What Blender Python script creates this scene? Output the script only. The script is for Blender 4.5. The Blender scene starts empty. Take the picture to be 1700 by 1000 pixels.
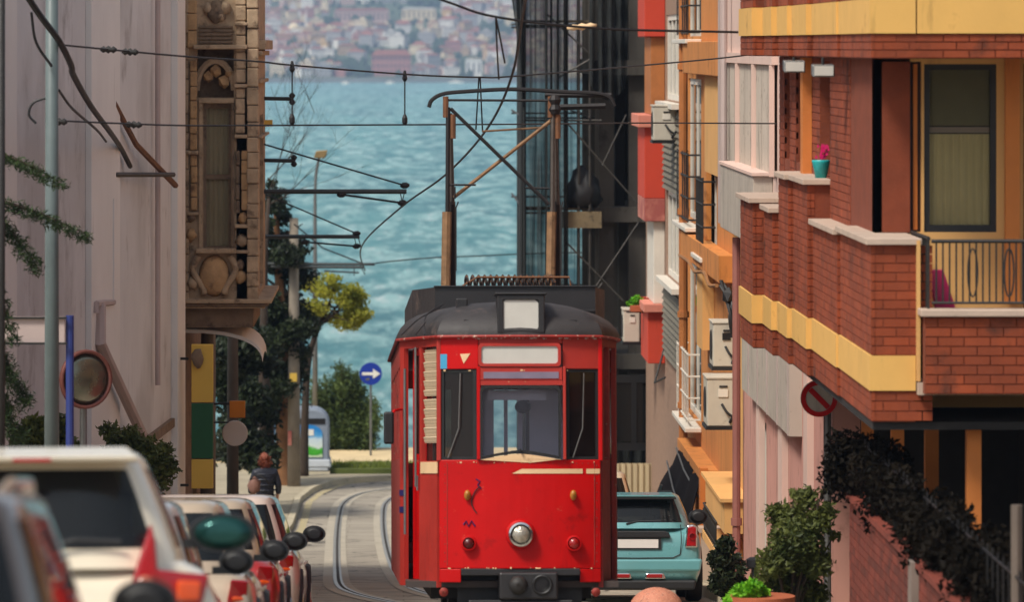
import bpy, bmesh, math, random
from mathutils import Vector, Matrix, Euler
import numpy as np

scene = bpy.context.scene
COL = scene.collection
R = math.radians

# ------------------------------------------------------------------ camera, light, exposure
CH = 1.6                       # eye height above the street at the camera
FPX, HX, HY = 8000.0, 670.0, 75.0
cam_d = bpy.data.cameras.new('camera'); cam = bpy.data.objects.new('camera', cam_d); COL.objects.link(cam)
cam.location = (0, 0, CH); cam.rotation_euler = (R(90), 0, 0)
cam_d.sensor_width = 36.0; cam_d.lens = 36.0 * FPX / 1700.0
cam_d.shift_x = (850 - HX) / 1700.0; cam_d.shift_y = -(500 - HY) / 1700.0
cam_d.clip_start = 0.5; cam_d.clip_end = 20000
cam_d.dof.use_dof = True; cam_d.dof.focus_distance = 59.0; cam_d.dof.aperture_fstop = 3.2
scene.camera = cam

SUN_TO = Vector((-0.52, -0.50, 0.98)).normalized()
sun_el = math.asin(SUN_TO.z); sun_az = math.atan2(SUN_TO.x, SUN_TO.y)
world = bpy.data.worlds.new('World'); scene.world = world; world.use_nodes = True
nt = world.node_tree; nt.nodes.clear()
sky = nt.nodes.new('ShaderNodeTexSky'); sky.sky_type = 'NISHITA'; sky.sun_disc = False
sky.sun_elevation = sun_el; sky.sun_rotation = sun_az; sky.altitude = 20; sky.air_density = 1.0; sky.dust_density = 2.5; sky.ozone_density = 1.0
bg = nt.nodes.new('ShaderNodeBackground'); bg.inputs['Strength'].default_value = 0.108
wo = nt.nodes.new('ShaderNodeOutputWorld')
hs = nt.nodes.new('ShaderNodeHueSaturation'); hs.inputs['Saturation'].default_value = 0.45   # thin white cloud over the blue
nt.links.new(sky.outputs[0], hs.inputs['Color']); nt.links.new(hs.outputs[0], bg.inputs['Color']); nt.links.new(bg.outputs[0], wo.inputs['Surface'])
sun_d = bpy.data.lights.new('sun', 'SUN'); sun = bpy.data.objects.new('sun', sun_d); COL.objects.link(sun)
sun_d.energy = 2.6; sun_d.angle = R(13.0); sun_d.color = (1.0, 0.94, 0.84)
sun.rotation_euler = (-SUN_TO).to_track_quat('-Z', 'Y').to_euler(); sun.location = (-20, -30, 60)
scene.view_settings.view_transform = 'Standard'; scene.view_settings.look = 'None'
scene.view_settings.exposure = 0.42; scene.view_settings.gamma = 1.0
scene.view_settings.use_curve_mapping = False
scene.cycles.use_denoising = True
scene.cycles.max_bounces = 6; scene.cycles.transparent_max_bounces = 12; scene.cycles.volume_bounces = 0

# ------------------------------------------------------------------ helpers
def G(y):
    """height of the street at distance y: 9 percent downhill, easing out to the shore road"""
    if y < 82: return -0.09 * y
    if y < 130: return -7.38 - 0.09 * (y - 82) + 0.09 * (y - 82) ** 2 / 96.0
    return -9.54
def X_(px, d): return (px - HX) / FPX * d
def Z_(py, d): return CH - (py - HY) / FPX * d
def W(px, py, d): return Vector((X_(px, d), d, Z_(py, d)))
def YX(px, X): return FPX * X / (px - HX)
def lin(c):
    c = c / 255.0
    return c / 12.92 if c <= 0.04045 else ((c + 0.055) / 1.055) ** 2.4
def C(r, g, b): return (lin(r), lin(g), lin(b), 1.0)
def interp(x, tab):
    if x <= tab[0][0]: return tab[0][1]
    for (a, va), (b, vb) in zip(tab, tab[1:]):
        if x <= b: return va + (vb - va) * (x - a) / (b - a)
    return tab[-1][1]
def catmull(pts, n=8):
    P = [Vector(p) for p in pts]; P = [2 * P[0] - P[1]] + P + [2 * P[-1] - P[-2]]
    out = []
    for i in range(1, len(P) - 2):
        p0, p1, p2, p3 = P[i - 1:i + 3]
        for k in range(n):
            t = k / n
            out.append(0.5 * ((2 * p1) + (p2 - p0) * t + (2 * p0 - 5 * p1 + 4 * p2 - p3) * t * t + (3 * p1 - p0 - 3 * p2 + p3) * t ** 3))
    out.append(P[-2]); return out

class MB:
    def __init__(s): s.v = []; s.f = []; s.m = []
    def add(s, vs, fs, mi=0):
        b = len(s.v); s.v += [tuple(v) for v in vs]
        for f in fs: s.f.append(tuple(b + i for i in f)); s.m.append(mi)
        return s
    def box(s, x0, x1, y0, y1, z0, z1, mi=0):
        if x0 > x1: x0, x1 = x1, x0
        if y0 > y1: y0, y1 = y1, y0
        if z0 > z1: z0, z1 = z1, z0
        return s.add([(x0, y0, z0), (x1, y0, z0), (x1, y1, z0), (x0, y1, z0), (x0, y0, z1), (x1, y0, z1), (x1, y1, z1), (x0, y1, z1)],
              [(0, 3, 2, 1), (4, 5, 6, 7), (0, 1, 5, 4), (1, 2, 6, 5), (2, 3, 7, 6), (3, 0, 4, 7)], mi)
    def hexa(s, b, t, mi=0):
        """b, t: four bottom and four top points, counter-clockwise from above"""
        return s.add(list(b) + list(t), [(3, 2, 1, 0), (4, 5, 6, 7), (0, 1, 5, 4), (1, 2, 6, 5), (2, 3, 7, 6), (3, 0, 4, 7)], mi)
    def prism(s, poly, z0, z1, mi=0):
        n = len(poly)
        return s.add([(x, y, z0) for x, y in poly] + [(x, y, z1) for x, y in poly],
              [tuple(range(n - 1, -1, -1)), tuple(range(n, 2 * n))] + [(i, (i + 1) % n, n + (i + 1) % n, n + i) for i in range(n)], mi)
    def extr(s, pts, off, mi=0):
        """solid from a 3d outline swept by a vector"""
        n = len(pts); o = Vector(off)
        return s.add([Vector(p) for p in pts] + [Vector(p) + o for p in pts],
              [tuple(range(n - 1, -1, -1)), tuple(range(n, 2 * n))] + [(i, (i + 1) % n, n + (i + 1) % n, n + i) for i in range(n)], mi)
    def quad(s, a, b, c, d, mi=0): return s.add([a, b, c, d], [(0, 1, 2, 3)], mi)
    def tube(s, pts, r, n=7, mi=0, cap=True):
        P = [Vector(p) for p in pts]; rs = r if isinstance(r, (list, tuple)) else [r] * len(P)
        rings = []; up = None
        for i, p in enumerate(P):
            t = (P[min(i + 1, len(P) - 1)] - P[max(i - 1, 0)])
            if t.length < 1e-9: t = Vector((0, 0, 1))
            t.normalize()
            if up is None:
                up = Vector((0, 0, 1)) if abs(t.z) < 0.9 else Vector((1, 0, 0))
            a = t.cross(up)
            if a.length < 1e-6: up = Vector((1, 0, 0)) if abs(t.x) < 0.9 else Vector((0, 1, 0)); a = t.cross(up)
            a.normalize(); b = a.cross(t).normalized(); up = b
            rings.append([p + (a * math.cos(2 * math.pi * k / n) + b * math.sin(2 * math.pi * k / n)) * rs[i] for k in range(n)])
        vs = [v for g in rings for v in g]; fs = []
        for i in range(len(P) - 1):
            for k in range(n):
                k2 = (k + 1) % n
                fs.append((i * n + k, (i + 1) * n + k, (i + 1) * n + k2, i * n + k2))
        if cap:
            fs.append(tuple(range(n))); fs.append(tuple(range((len(P) - 1) * n + n - 1, (len(P) - 1) * n - 1, -1)))
        return s.add(vs, fs, mi)
    def lathe(s, prof, origin=(0, 0, 0), axis=(0, 0, 1), n=20, mi=0, sx=1.0, sz=1.0):
        ax = Vector(axis).normalized(); t = Vector((0, 0, 1)) if abs(ax.z) < 0.9 else Vector((1, 0, 0))
        a = t.cross(ax).normalized(); b = ax.cross(a).normalized(); o = Vector(origin)
        vs = []; fs = []
        for r, h in prof:
            for k in range(n):
                an = 2 * math.pi * k / n
                vs.append(o + ax * h + a * (math.cos(an) * r * sx) + b * (math.sin(an) * r * sz))
        m = len(prof)
        for i in range(m - 1):
            for k in range(n):
                k2 = (k + 1) % n
                fs.append((i * n + k, i * n + k2, (i + 1) * n + k2, (i + 1) * n + k))
        fs.append(tuple(range(n - 1, -1, -1))); fs.append(tuple((m - 1) * n + k for k in range(n)))
        return s.add(vs, fs, mi)
    def grid(s, fn, nu, nv, mi=0, u0=0, u1=1, v0=0, v1=1, flip=False):
        vs = [fn(u0 + (u1 - u0) * i / nu, v0 + (v1 - v0) * j / nv) for j in range(nv + 1) for i in range(nu + 1)]
        w = nu + 1; fs = []
        for j in range(nv):
            for i in range(nu):
                q = (j * w + i, j * w + i + 1, (j + 1) * w + i + 1, (j + 1) * w + i)
                fs.append(q[::-1] if flip else q)
        return s.add(vs, fs, mi)
    def ring(s, outer, inner, off, mi=0):
        """frame between two 3d outlines of equal length, swept by a vector"""
        n = len(outer); o = Vector(off)
        vs = [Vector(p) for p in outer] + [Vector(p) for p in inner] + [Vector(p) + o for p in outer] + [Vector(p) + o for p in inner]
        fs = []
        for i in range(n):
            j = (i + 1) % n
            fs += [(i, j, n + j, n + i), (2 * n + j, 2 * n + i, 3 * n + i, 3 * n + j), (j, i, 2 * n + i, 2 * n + j), (n + i, n + j, 3 * n + j, 3 * n + i)]
        return s.add(vs, fs, mi)
    def wall(s, p0, p1, z0, z1, holes, t=0.2, mi=0):
        """upright wall from p0 to p1, outside to the right of that direction; holes are (u0, u1, v0, v1), v an absolute height"""
        p0 = Vector((p0[0], p0[1], 0)); p1 = Vector((p1[0], p1[1], 0)); L = (p1 - p0).length; d = (p1 - p0) / L
        inn = Vector((-d.y, d.x, 0)) * t
        us = sorted({0.0, L} | {max(0, min(L, h[k])) for h in holes for k in (0, 1)})
        vs = sorted({z0, z1} | {max(z0, min(z1, h[k])) for h in holes for k in (2, 3)})
        nu, nv = len(us) - 1, len(vs) - 1
        def solid(i, j):
            if i < 0 or j < 0 or i >= nu or j >= nv: return False
            cu = (us[i] + us[i + 1]) / 2; cv = (vs[j] + vs[j + 1]) / 2
            return not any(h[0] < cu < h[1] and h[2] < cv < h[3] for h in holes)
        def P(u, v, k): q = p0 + d * u + (inn if k else Vector()); return (q.x, q.y, v)
        for i in range(nu):
            for j in range(nv):
                if not solid(i, j): continue
                a, b, c, e = us[i], us[i + 1], vs[j], vs[j + 1]
                s.quad(P(a, c, 0), P(b, c, 0), P(b, e, 0), P(a, e, 0), mi); s.quad(P(b, c, 1), P(a, c, 1), P(a, e, 1), P(b, e, 1), mi)
                if not solid(i - 1, j): s.quad(P(a, c, 1), P(a, c, 0), P(a, e, 0), P(a, e, 1), mi)
                if not solid(i + 1, j): s.quad(P(b, c, 0), P(b, c, 1), P(b, e, 1), P(b, e, 0), mi)
                if not solid(i, j - 1): s.quad(P(a, c, 1), P(b, c, 1), P(b, c, 0), P(a, c, 0), mi)
                if not solid(i, j + 1): s.quad(P(a, e, 0), P(b, e, 0), P(b, e, 1), P(a, e, 1), mi)
        return s
    def xf(s, M):
        s.v = [tuple(M @ Vector(v)) for v in s.v]; return s
    def mesh(s, name, mats, smooth=False):
        me = bpy.data.meshes.new(name); me.from_pydata(s.v, [], s.f)
        for m in (mats if isinstance(mats, (list, tuple)) else [mats]): me.materials.append(m)
        if any(s.m): me.polygons.foreach_set('material_index', s.m)
        if smooth: me.polygons.foreach_set('use_smooth', [True] * len(s.f))
        me.update(); return me

WM = {}
def link(o, parent=None, world=True):
    COL.objects.link(o)
    if parent is not None:
        o.parent = parent
        if world:
            o.matrix_parent_inverse = WM.get(parent.name, Matrix()).inverted(); WM[o.name] = Matrix()
        else: WM[o.name] = WM.get(parent.name, Matrix())
    else: WM[o.name] = Matrix()
    return o
def obj(name, mb, mats, parent=None, world=True, smooth=False, bevel=0, autosmooth=False, label=None):
    o = bpy.data.objects.new(name, mb.mesh(name, mats, smooth)); link(o, parent, world)
    if bevel:
        m = o.modifiers.new('edge', 'BEVEL'); m.width = bevel; m.segments = 2; m.limit_method = 'ANGLE'; m.angle_limit = R(35)
    if autosmooth:
        try: o.data.set_sharp_from_angle(angle=R(35))
        except Exception: pass
    if label: o['label'] = label
    return o
def piece(name, me, parent, loc, rot=(0, 0, 0), scale=(1, 1, 1), world=True):
    o = bpy.data.objects.new(name, me); o.location = loc; o.rotation_euler = rot; o.scale = scale
    return link(o, parent, world)
def thing(name, label, cat, loc=(0, 0, 0), rot=(0, 0, 0), group=None):
    o = bpy.data.objects.new(name, None); COL.objects.link(o); o.empty_display_size = 0.2
    o.location = loc; o.rotation_euler = rot
    WM[o.name] = Matrix.Translation(Vector(loc)) @ Euler(rot).to_matrix().to_4x4()
    return tag(o, label, cat, group)
def tag(o, label, cat=None, group=None):
    o['label'] = label
    if cat: o['category'] = cat
    if group: o['group'] = group
    return o
def struct(name, mb, mats, smooth=False, label=None, **k):
    o = obj(name, mb, mats, smooth=smooth, **k); o['kind'] = 'structure'
    if label: o['label'] = label
    return o

# ------------------------------------------------------------------ materials
def nodes(name):
    m = bpy.data.materials.new(name); m.use_nodes = True
    t = m.node_tree; b = t.nodes['Principled BSDF']; return m, t, b
def mixc(t, fac, a, b, blend='MIX'):
    n = t.nodes.new('ShaderNodeMix'); n.data_type = 'RGBA'; n.blend_type = blend
    for sock, v in ((0, fac), (6, a), (7, b)):
        if hasattr(v, 'is_linked'): t.links.new(v, n.inputs[sock])
        else: n.inputs[sock].default_value = v
    return n.outputs[2]
def ramp(t, src, a, b):
    n = t.nodes.new('ShaderNodeMapRange'); n.inputs['From Min'].default_value = a; n.inputs['From Max'].default_value = b
    t.links.new(src, n.inputs['Value']); return n.outputs[0]
def scaled(col, k): return tuple(min(1.0, c * k) for c in col[:3]) + (1.0,)
def mat(name, col, rough=0.7, var=0.14, scale=2.0, bump=0.12, bscale=40, metal=0.0, dirt=0.0, dirtcol=(0.035, 0.028, 0.02, 1), dscale=5.0,
        streak=0.0, rand=0.0, coat=0.0, spec=0.5, wear=0.0, wearcol=(0.45, 0.36, 0.25, 1), world=False, blotch=None):
    m, t, b = nodes(name); L = t.links
    if world: co = t.nodes.new('ShaderNodeNewGeometry').outputs['Position']
    else: co = t.nodes.new('ShaderNodeTexCoord').outputs['Object']
    def noise(s, detail=6, rough=0.6, vec=co):
        n = t.nodes.new('ShaderNodeTexNoise'); n.inputs['Scale'].default_value = s; n.inputs['Detail'].default_value = detail
        n.inputs['Roughness'].default_value = rough; L.new(vec, n.inputs['Vector']); return n.outputs['Fac']
    n1 = noise(scale)
    c = mixc(t, ramp(t, n1, 0.3, 0.7), scaled(col, 1 - var), scaled(col, 1 + var))
    if blotch:
        c = mixc(t, ramp(t, noise(scale * 0.6, 4), 0.48, 0.60), c, blotch)
    if streak:
        mp = t.nodes.new('ShaderNodeMapping'); mp.inputs['Scale'].default_value = (4.5, 4.5, 0.7); L.new(co, mp.inputs['Vector'])
        c = mixc(t, ramp(t, noise(1.0, 6, 0.65, mp.outputs[0]), 0.66 - 0.25 * streak, 0.86 - 0.2 * streak), c, scaled(col, 0.35))
    if dirt:
        c = mixc(t, ramp(t, noise(dscale, 8, 0.7), 0.66 - 0.25 * dirt, 0.80 - 0.22 * dirt), c, dirtcol)
    if wear:
        c = mixc(t, ramp(t, noise(dscale * 3.1, 8, 0.75), 0.70 - 0.26 * wear, 0.73 - 0.24 * wear), c, wearcol)
    if rand:
        oi = t.nodes.new('ShaderNodeObjectInfo'); ge = t.nodes.new('ShaderNodeNewGeometry')
        ad = t.nodes.new('ShaderNodeMath'); ad.operation = 'ADD'; L.new(oi.outputs['Random'], ad.inputs[0]); L.new(ge.outputs['Random Per Island'], ad.inputs[1])
        fr = t.nodes.new('ShaderNodeMath'); fr.operation = 'FRACT'; L.new(ad.outputs[0], fr.inputs[0])
        k = t.nodes.new('ShaderNodeMapRange'); k.inputs['To Min'].default_value = 1 - rand; k.inputs['To Max'].default_value = 1 + rand
        L.new(fr.outputs[0], k.inputs['Value'])
        hv = t.nodes.new('ShaderNodeHueSaturation'); L.new(c, hv.inputs['Color']); L.new(k.outputs[0], hv.inputs['Value']); c = hv.outputs[0]
    L.new(c, b.inputs['Base Color'])
    rr = t.nodes.new('ShaderNodeMapRange'); rr.inputs['To Min'].default_value = max(0.03, rough - 0.12); rr.inputs['To Max'].default_value = min(1, rough + 0.12)
    L.new(noise(scale * 3), rr.inputs['Value']); L.new(rr.outputs[0], b.inputs['Roughness'])
    b.inputs['Metallic'].default_value = metal; b.inputs['Specular IOR Level'].default_value = spec; b.inputs['Coat Weight'].default_value = coat
    b.inputs['Coat Roughness'].default_value = 0.06
    if bump:
        bp = t.nodes.new('ShaderNodeBump'); bp.inputs['Strength'].default_value = bump; bp.inputs['Distance'].default_value = 0.02
        L.new(noise(bscale, 5), bp.inputs['Height']); L.new(bp.outputs[0], b.inputs['Normal'])
    return m
def glass(name, tint=(0.6, 0.66, 0.66, 1), trans=0.75, rough=0.03, base=(0.02, 0.025, 0.03, 1)):
    m, t, b = nodes(name); L = t.links
    b.inputs['Base Color'].default_value = base; b.inputs['Roughness'].default_value = rough; b.inputs['Specular IOR Level'].default_value = 0.6
    tr = t.nodes.new('ShaderNodeBsdfTransparent'); tr.inputs[0].default_value = tint
    mx = t.nodes.new('ShaderNodeMixShader'); lw = t.nodes.new('ShaderNodeFresnel'); lw.inputs['IOR'].default_value = 1.45
    mr = t.nodes.new('ShaderNodeMapRange'); mr.inputs['To Min'].default_value = 1 - trans; mr.inputs['To Max'].default_value = 1.0
    L.new(lw.outputs[0], mr.inputs['Value']); L.new(mr.outputs[0], mx.inputs[0]); L.new(tr.outputs[0], mx.inputs[1]); L.new(b.outputs[0], mx.inputs[2])
    L.new(mx.outputs[0], t.nodes['Material Output'].inputs['Surface']); return m
def leafmat(name, dark, light, transl=0.35, nscale=1.6):
    m, t, b = nodes(name); L = t.links
    ge = t.nodes.new('ShaderNodeNewGeometry'); n = t.nodes.new('ShaderNodeTexNoise'); n.inputs['Scale'].default_value = nscale; L.new(ge.outputs['Position'], n.inputs['Vector'])
    a = t.nodes.new('ShaderNodeMath'); a.operation = 'MULTIPLY_ADD'; a.inputs[1].default_value = 0.55; L.new(ge.outputs['Random Per Island'], a.inputs[0])
    L.new(ramp(t, n.outputs['Fac'], 0.2, 0.9), a.inputs[2])
    c = mixc(t, ramp(t, a.outputs[0], 0.2, 1.1), dark, light); L.new(c, b.inputs['Base Color']); b.inputs['Roughness'].default_value = 0.55; b.inputs['Specular IOR Level'].default_value = 0.3
    tl = t.nodes.new('ShaderNodeBsdfTranslucent'); L.new(c, tl.inputs[0]); mx = t.nodes.new('ShaderNodeMixShader'); mx.inputs[0].default_value = transl
    L.new(b.outputs[0], mx.inputs[1]); L.new(tl.outputs[0], mx.inputs[2]); L.new(mx.outputs[0], t.nodes['Material Output'].inputs['Surface']); return m

M = {}
def roadmat():
    m = mat('asphalt', C(158, 148, 132), 0.85, 0.16, 0.7, 0.35, 60, dirt=0.3, dirtcol=C(84, 80, 72), dscale=0.8, world=True)
    t = m.node_tree; L = t.links; b = t.nodes['Principled BSDF']; ge = t.nodes.new('ShaderNodeNewGeometry')
    src = b.inputs['Base Color'].links[0].from_socket
    vo = t.nodes.new('ShaderNodeTexVoronoi'); vo.inputs['Scale'].default_value = 0.22; L.new(ge.outputs['Position'], vo.inputs['Vector'])
    sp = t.nodes.new('ShaderNodeSeparateColor'); L.new(vo.outputs['Color'], sp.inputs[0])
    k = t.nodes.new('ShaderNodeMapRange'); k.inputs['To Min'].default_value = .82; k.inputs['To Max'].default_value = 1.1; L.new(sp.outputs[0], k.inputs['Value'])
    hv = t.nodes.new('ShaderNodeHueSaturation'); L.new(src, hv.inputs['Color']); L.new(k.outputs[0], hv.inputs['Value'])
    ve = t.nodes.new('ShaderNodeTexVoronoi'); ve.feature = 'DISTANCE_TO_EDGE'; ve.inputs['Scale'].default_value = 0.55
    nd = t.nodes.new('ShaderNodeTexNoise'); nd.inputs['Scale'].default_value = 1.5; L.new(ge.outputs['Position'], nd.inputs['Vector'])
    mv = t.nodes.new('ShaderNodeMix'); mv.data_type = 'VECTOR'; mv.inputs[0].default_value = .25; L.new(ge.outputs['Position'], mv.inputs[4]); L.new(nd.outputs['Color'], mv.inputs[5]); L.new(mv.outputs[1], ve.inputs['Vector'])
    c = mixc(t, ramp(t, ve.outputs['Distance'], 0.018, 0.004), hv.outputs[0], C(66, 60, 54))
    bk = t.nodes.new('ShaderNodeTexBrick'); bk.inputs['Scale'].default_value = 1.0; bk.inputs['Mortar Size'].default_value = .012; bk.inputs['Brick Width'].default_value = 2.4; bk.inputs['Row Height'].default_value = 1.1
    bk.inputs['Color1'].default_value = (1, 1, 1, 1); bk.inputs['Color2'].default_value = (.86, .86, .86, 1); bk.inputs['Mortar'].default_value = (.62, .6, .58, 1); L.new(ge.outputs['Position'], bk.inputs['Vector'])
    c = mixc(t, .75, c, bk.outputs['Color'], 'MULTIPLY'); L.new(c, b.inputs['Base Color']); return m
M['asphalt'] = roadmat()
M['pave'] = mat('pave', C(160, 148, 124), 0.85, 0.15, 1.2, 0.3, 30, dirt=0.3, dirtcol=C(90, 84, 70), world=True)
M['kerb'] = mat('kerb', C(176, 164, 138), 0.8, 0.12, 2, 0.25, 30, dirt=0.25, dirtcol=C(80, 74, 60), rand=0.12)
M['yellowline'] = mat('yellowline', C(184, 168, 122), 0.75, 0.1, 3, 0.1, 40, wear=0.75, wearcol=C(152, 143, 128), world=True)
M['rail'] = mat('rail', C(176, 170, 158), 0.38, 0.15, 6, 0.1, 40, metal=0.7, dirt=0.15)
M['groove'] = mat('groove', C(48, 42, 36), 0.9)
M['railbed'] = mat('railbed', C(170, 160, 142), 0.85, 0.14, 2.0, 0.25, 40, dirt=0.25, dirtcol=C(96, 90, 78), world=True)
M['earth'] = mat('earth', C(96, 86, 62), 0.95, 0.25, 0.8, 0.4, 10, world=True)
M['grassbase'] = mat('grassbase', C(86, 96, 40), 0.95, 0.25, 1.2, 0.4, 20, world=True)
M['sand'] = mat('sand', C(205, 182, 140), 0.9, 0.14, 1.0, 0.25, 20, world=True)
M['black'] = mat('black', C(22, 21, 22), 0.5, 0.2, 5, 0.1, 40)
M['rubber'] = mat('rubber', C(24, 24, 25), 0.75, 0.2, 5)
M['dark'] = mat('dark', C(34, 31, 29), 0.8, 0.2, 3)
M['steel'] = mat('steel', C(120, 120, 118), 0.45, 0.15, 4, 0.1, 50, metal=0.6, dirt=0.2)
M['chrome'] = mat('chrome', C(210, 210, 208), 0.18, 0.05, 4, 0, metal=1.0)
M['iron'] = mat('iron', C(44, 42, 40), 0.6, 0.2, 6, 0.2, 60, metal=0.2)
M['cable'] = mat('cable', C(30, 29, 30), 0.6, 0.1, 3, 0)
M['white'] = mat('white', C(226, 222, 212), 0.5, 0.06, 3, 0.05, 40, dirt=0.12, dirtcol=C(140, 130, 112))
M['acwhite'] = mat('acwhite', C(196, 188, 172), 0.5, 0.08, 4, 0.05, 40, dirt=0.25, dirtcol=C(110, 96, 76), streak=0.2)
M['winwhite'] = mat('winwhite', C(222, 214, 200), 0.5, 0.06, 3, 0.05, 40, streak=0.15)
M['wglass'] = glass('wglass', (0.35, 0.38, 0.38, 1), 0.45, 0.05, (0.03, 0.035, 0.04, 1))
M['dglass'] = glass('dglass', (0.2, 0.22, 0.22, 1), 0.35, 0.04, (0.012, 0.013, 0.013, 1))
M['cglass'] = glass('cglass', (0.97, 0.97, 0.95, 1), 0.92, 0.04)
M['curtain'] = mat('curtain', C(196, 184, 150), 0.9, 0.12, 1.5, 0.1)

# ------------------------------------------------------------------ ground, road, sea
rng = random.Random(7)
XL = [(0, -2.75), (80, -2.75), (105, -2.4), (115, -2.44), (118.5, -2.2), (121.5, -1.67), (122.6, -0.7), (123.2, 0.6), (123.8, 4), (124.2, 12), (124.6, 40)]
XR = [(0, 4.05), (72, 4.05), (90, 2.3), (104, 2.2), (107, 2.6), (109.5, 4.5), (111, 9), (112, 40), (125, 40)]
ROWS = [-12 + 1.5 * i for i in range(78)] + [105 + 0.35 * i for i in range(1, 57)]
def left_edge(y): return interp(y, XL)
def right_edge(y): return interp(y, XR)

g = MB()
ys = [-40, -20] + [y for y in range(-10, 136, 2)] + [137, 141, 148, 158, 175]
def gz(x, y):
    if y <= 134: return G(y) - 0.14
    return interp(y, [(134, -9.68), (137, -12.0), (141, -16), (148, -22), (158, -27), (175, -29)]) + 0.5 * math.sin(x * 0.7 + y)
xs = [-90, -50, -25, -14, -9, -6, -3, 0, 3, 6, 9, 14, 25, 50, 90]
g.grid(lambda u, v: (xs[round(u * (len(xs) - 1))], ys[round(v * (len(ys) - 1))], gz(xs[round(u * (len(xs) - 1))], ys[round(v * (len(ys) - 1))])), len(xs) - 1, len(ys) - 1)
struct('ground', g, M['earth'], smooth=True, label='bare earth around the street, falling steeply to the water at its end')

r = MB()
def road_pt(u, v):
    y = ROWS[round(v * (len(ROWS) - 1))]
    if y > 124.6: y = 124.6
    a, b = left_edge(y), right_edge(y); x = a + (b - a) * u
    return (x, y, G(y))
r.grid(road_pt, 8, len(ROWS) - 1)
road = struct('road', r, M['asphalt'], smooth=True, label='pale worn road running downhill and bending right at the shore')

def strip(name, edge, out, rows, dz, m, label):
    """pavement slab with a kerb face; edge(y) is the road side, out(y) the far side"""
    s = MB(); n = len(rows) - 1
    def top(u, v):
        y = rows[round(v * n)]; a, b = edge(y), out(y); return (a + (b - a) * u, y, G(y) + dz)
    s.grid(top, 4, n)
    def face(u, v):
        y = rows[round(u * n)]; return (edge(y), y, G(y) + dz - v * (dz + 0.14))
    s.grid(face, n, 1)
    return struct(name, s, m, label=label)
lrows = [y for y in ROWS if y <= 123.2]
strip('pavement_left', lambda y: left_edge(y) - 0.18, lambda y: -9.0, lrows, 0.125, M['pave'], 'narrow paved footway along the left-hand row of parked cars')
rrows = [y for y in ROWS if y <= 107]
strip('pavement_right', lambda y: right_edge(y) + 0.18, lambda y: 9.0, rrows, 0.125, M['pave'], 'narrow paved footway below the right-hand houses')

def kerb_line(name, edge, side, ya, yb, step, label):
    root = struct(name, MB().box(0, 0.01, 0, 0.01, -0.1, -0.09), M['kerb'], label=label); root.location = (edge(ya) + side * 0.09, ya, G(ya) - 0.2)
    WM[root.name] = Matrix.Translation(root.location)
    me = MB().hexa([(-.09, -.49, -.12), (.09, -.49, -.12), (.09, .49, -.12), (-.09, .49, -.12)], [(-.075, -.485, .14), (.075, -.485, .14), (.075, .485, .14), (-.075, .485, .14)]).mesh('kerb_stone', M['kerb'])
    y = ya
    while y < yb:
        x0, x1 = edge(y), edge(y + step); dx = x1 - x0; ln = math.hypot(dx, step)
        ang = math.atan2(-dx, step); pit = math.atan2(G(y + step) - G(y), ln)
        piece('kerb_stone', me, root, ((x0 + x1) / 2 + side * 0.09, y + step / 2, (G(y) + G(y + step)) / 2 + rng.uniform(-.006, .006)), (pit, 0, ang), (1, ln / 1.0, 1))
        y += step if dx < step else step * 0.5
    return root
kerb_line('kerb_left', left_edge, -1, 14, 122.3, 1.0, 'stone kerb along the left pavement, curving right at the shore road')
kerb_line('kerb_right', right_edge, 1, 30, 104, 1.0, 'stone kerb along the right pavement below the houses')

s = MB(); n = len(lrows) - 1
lr2 = [y for y in ROWS if 40 <= y <= 122.8]
s.grid(lambda u, v: (left_edge(lr2[round(v * (len(lr2) - 1))]) + 0.10 + 0.16 * u, lr2[round(v * (len(lr2) - 1))], G(lr2[round(v * (len(lr2) - 1))]) + 0.004), 1, len(lr2) - 1)
struct('road_edge_line', s, M['yellowline'], label='faded yellow line painted along the left edge of the road')

# tram track: two grooved rails set in a paved bed
TRK = [(20, 1.15), (40, 1.13), (46, 1.12), (57, 0.95), (60, 0.62), (63, 0.2), (67, -0.22), (72, -0.47), (83, -0.66), (100, -0.9), (110, -0.98), (115, -0.92), (118, -0.55), (119.6, 0.2), (120.6, 1.4), (121.2, 4), (121.5, 12), (121.6, 38)]
trk = catmull([(x, y, 0) for y, x in TRK], 10)
def offs(line, o):
    out = []
    for i, p in enumerate(line):
        t = (line[min(i + 1, len(line) - 1)] - line[max(i - 1, 0)]).normalized(); q = p + Vector((t.y, -t.x, 0)) * o
        out.append(q)
    return out
def ribbon(mb, line, o0, o1, dz):
    a, b = offs(line, o0), offs(line, o1); n = len(line)
    mb.add([(p.x, p.y, G(p.y) + dz) for p in a] + [(p.x, p.y, G(p.y) + dz) for p in b], [(i, n + i, n + i + 1, i + 1) for i in range(n - 1)])
tr = struct('tram_track', (lambda q: (ribbon(q, trk, -0.72, -0.30, 0.008), ribbon(q, trk, 0.30, 0.72, 0.008), q)[2])(MB()), M['railbed'], label='grooved tram rails in a paler bed bending past the tram')
for sd in (-1, 1):
    q = MB(); c = sd * 0.5
    ribbon(q, trk, c - 0.055, c + 0.0, 0.016); rl = obj('rail', q, M['rail'], tr)
    q = MB(); ribbon(q, trk, c + 0.0, c + 0.05, 0.013); obj('groove', q, M['groove'], rl)
    q = MB(); ribbon(q, trk, c + 0.05, c + 0.085, 0.016); obj('guard_rail', q, M['rail'], rl)

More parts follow.
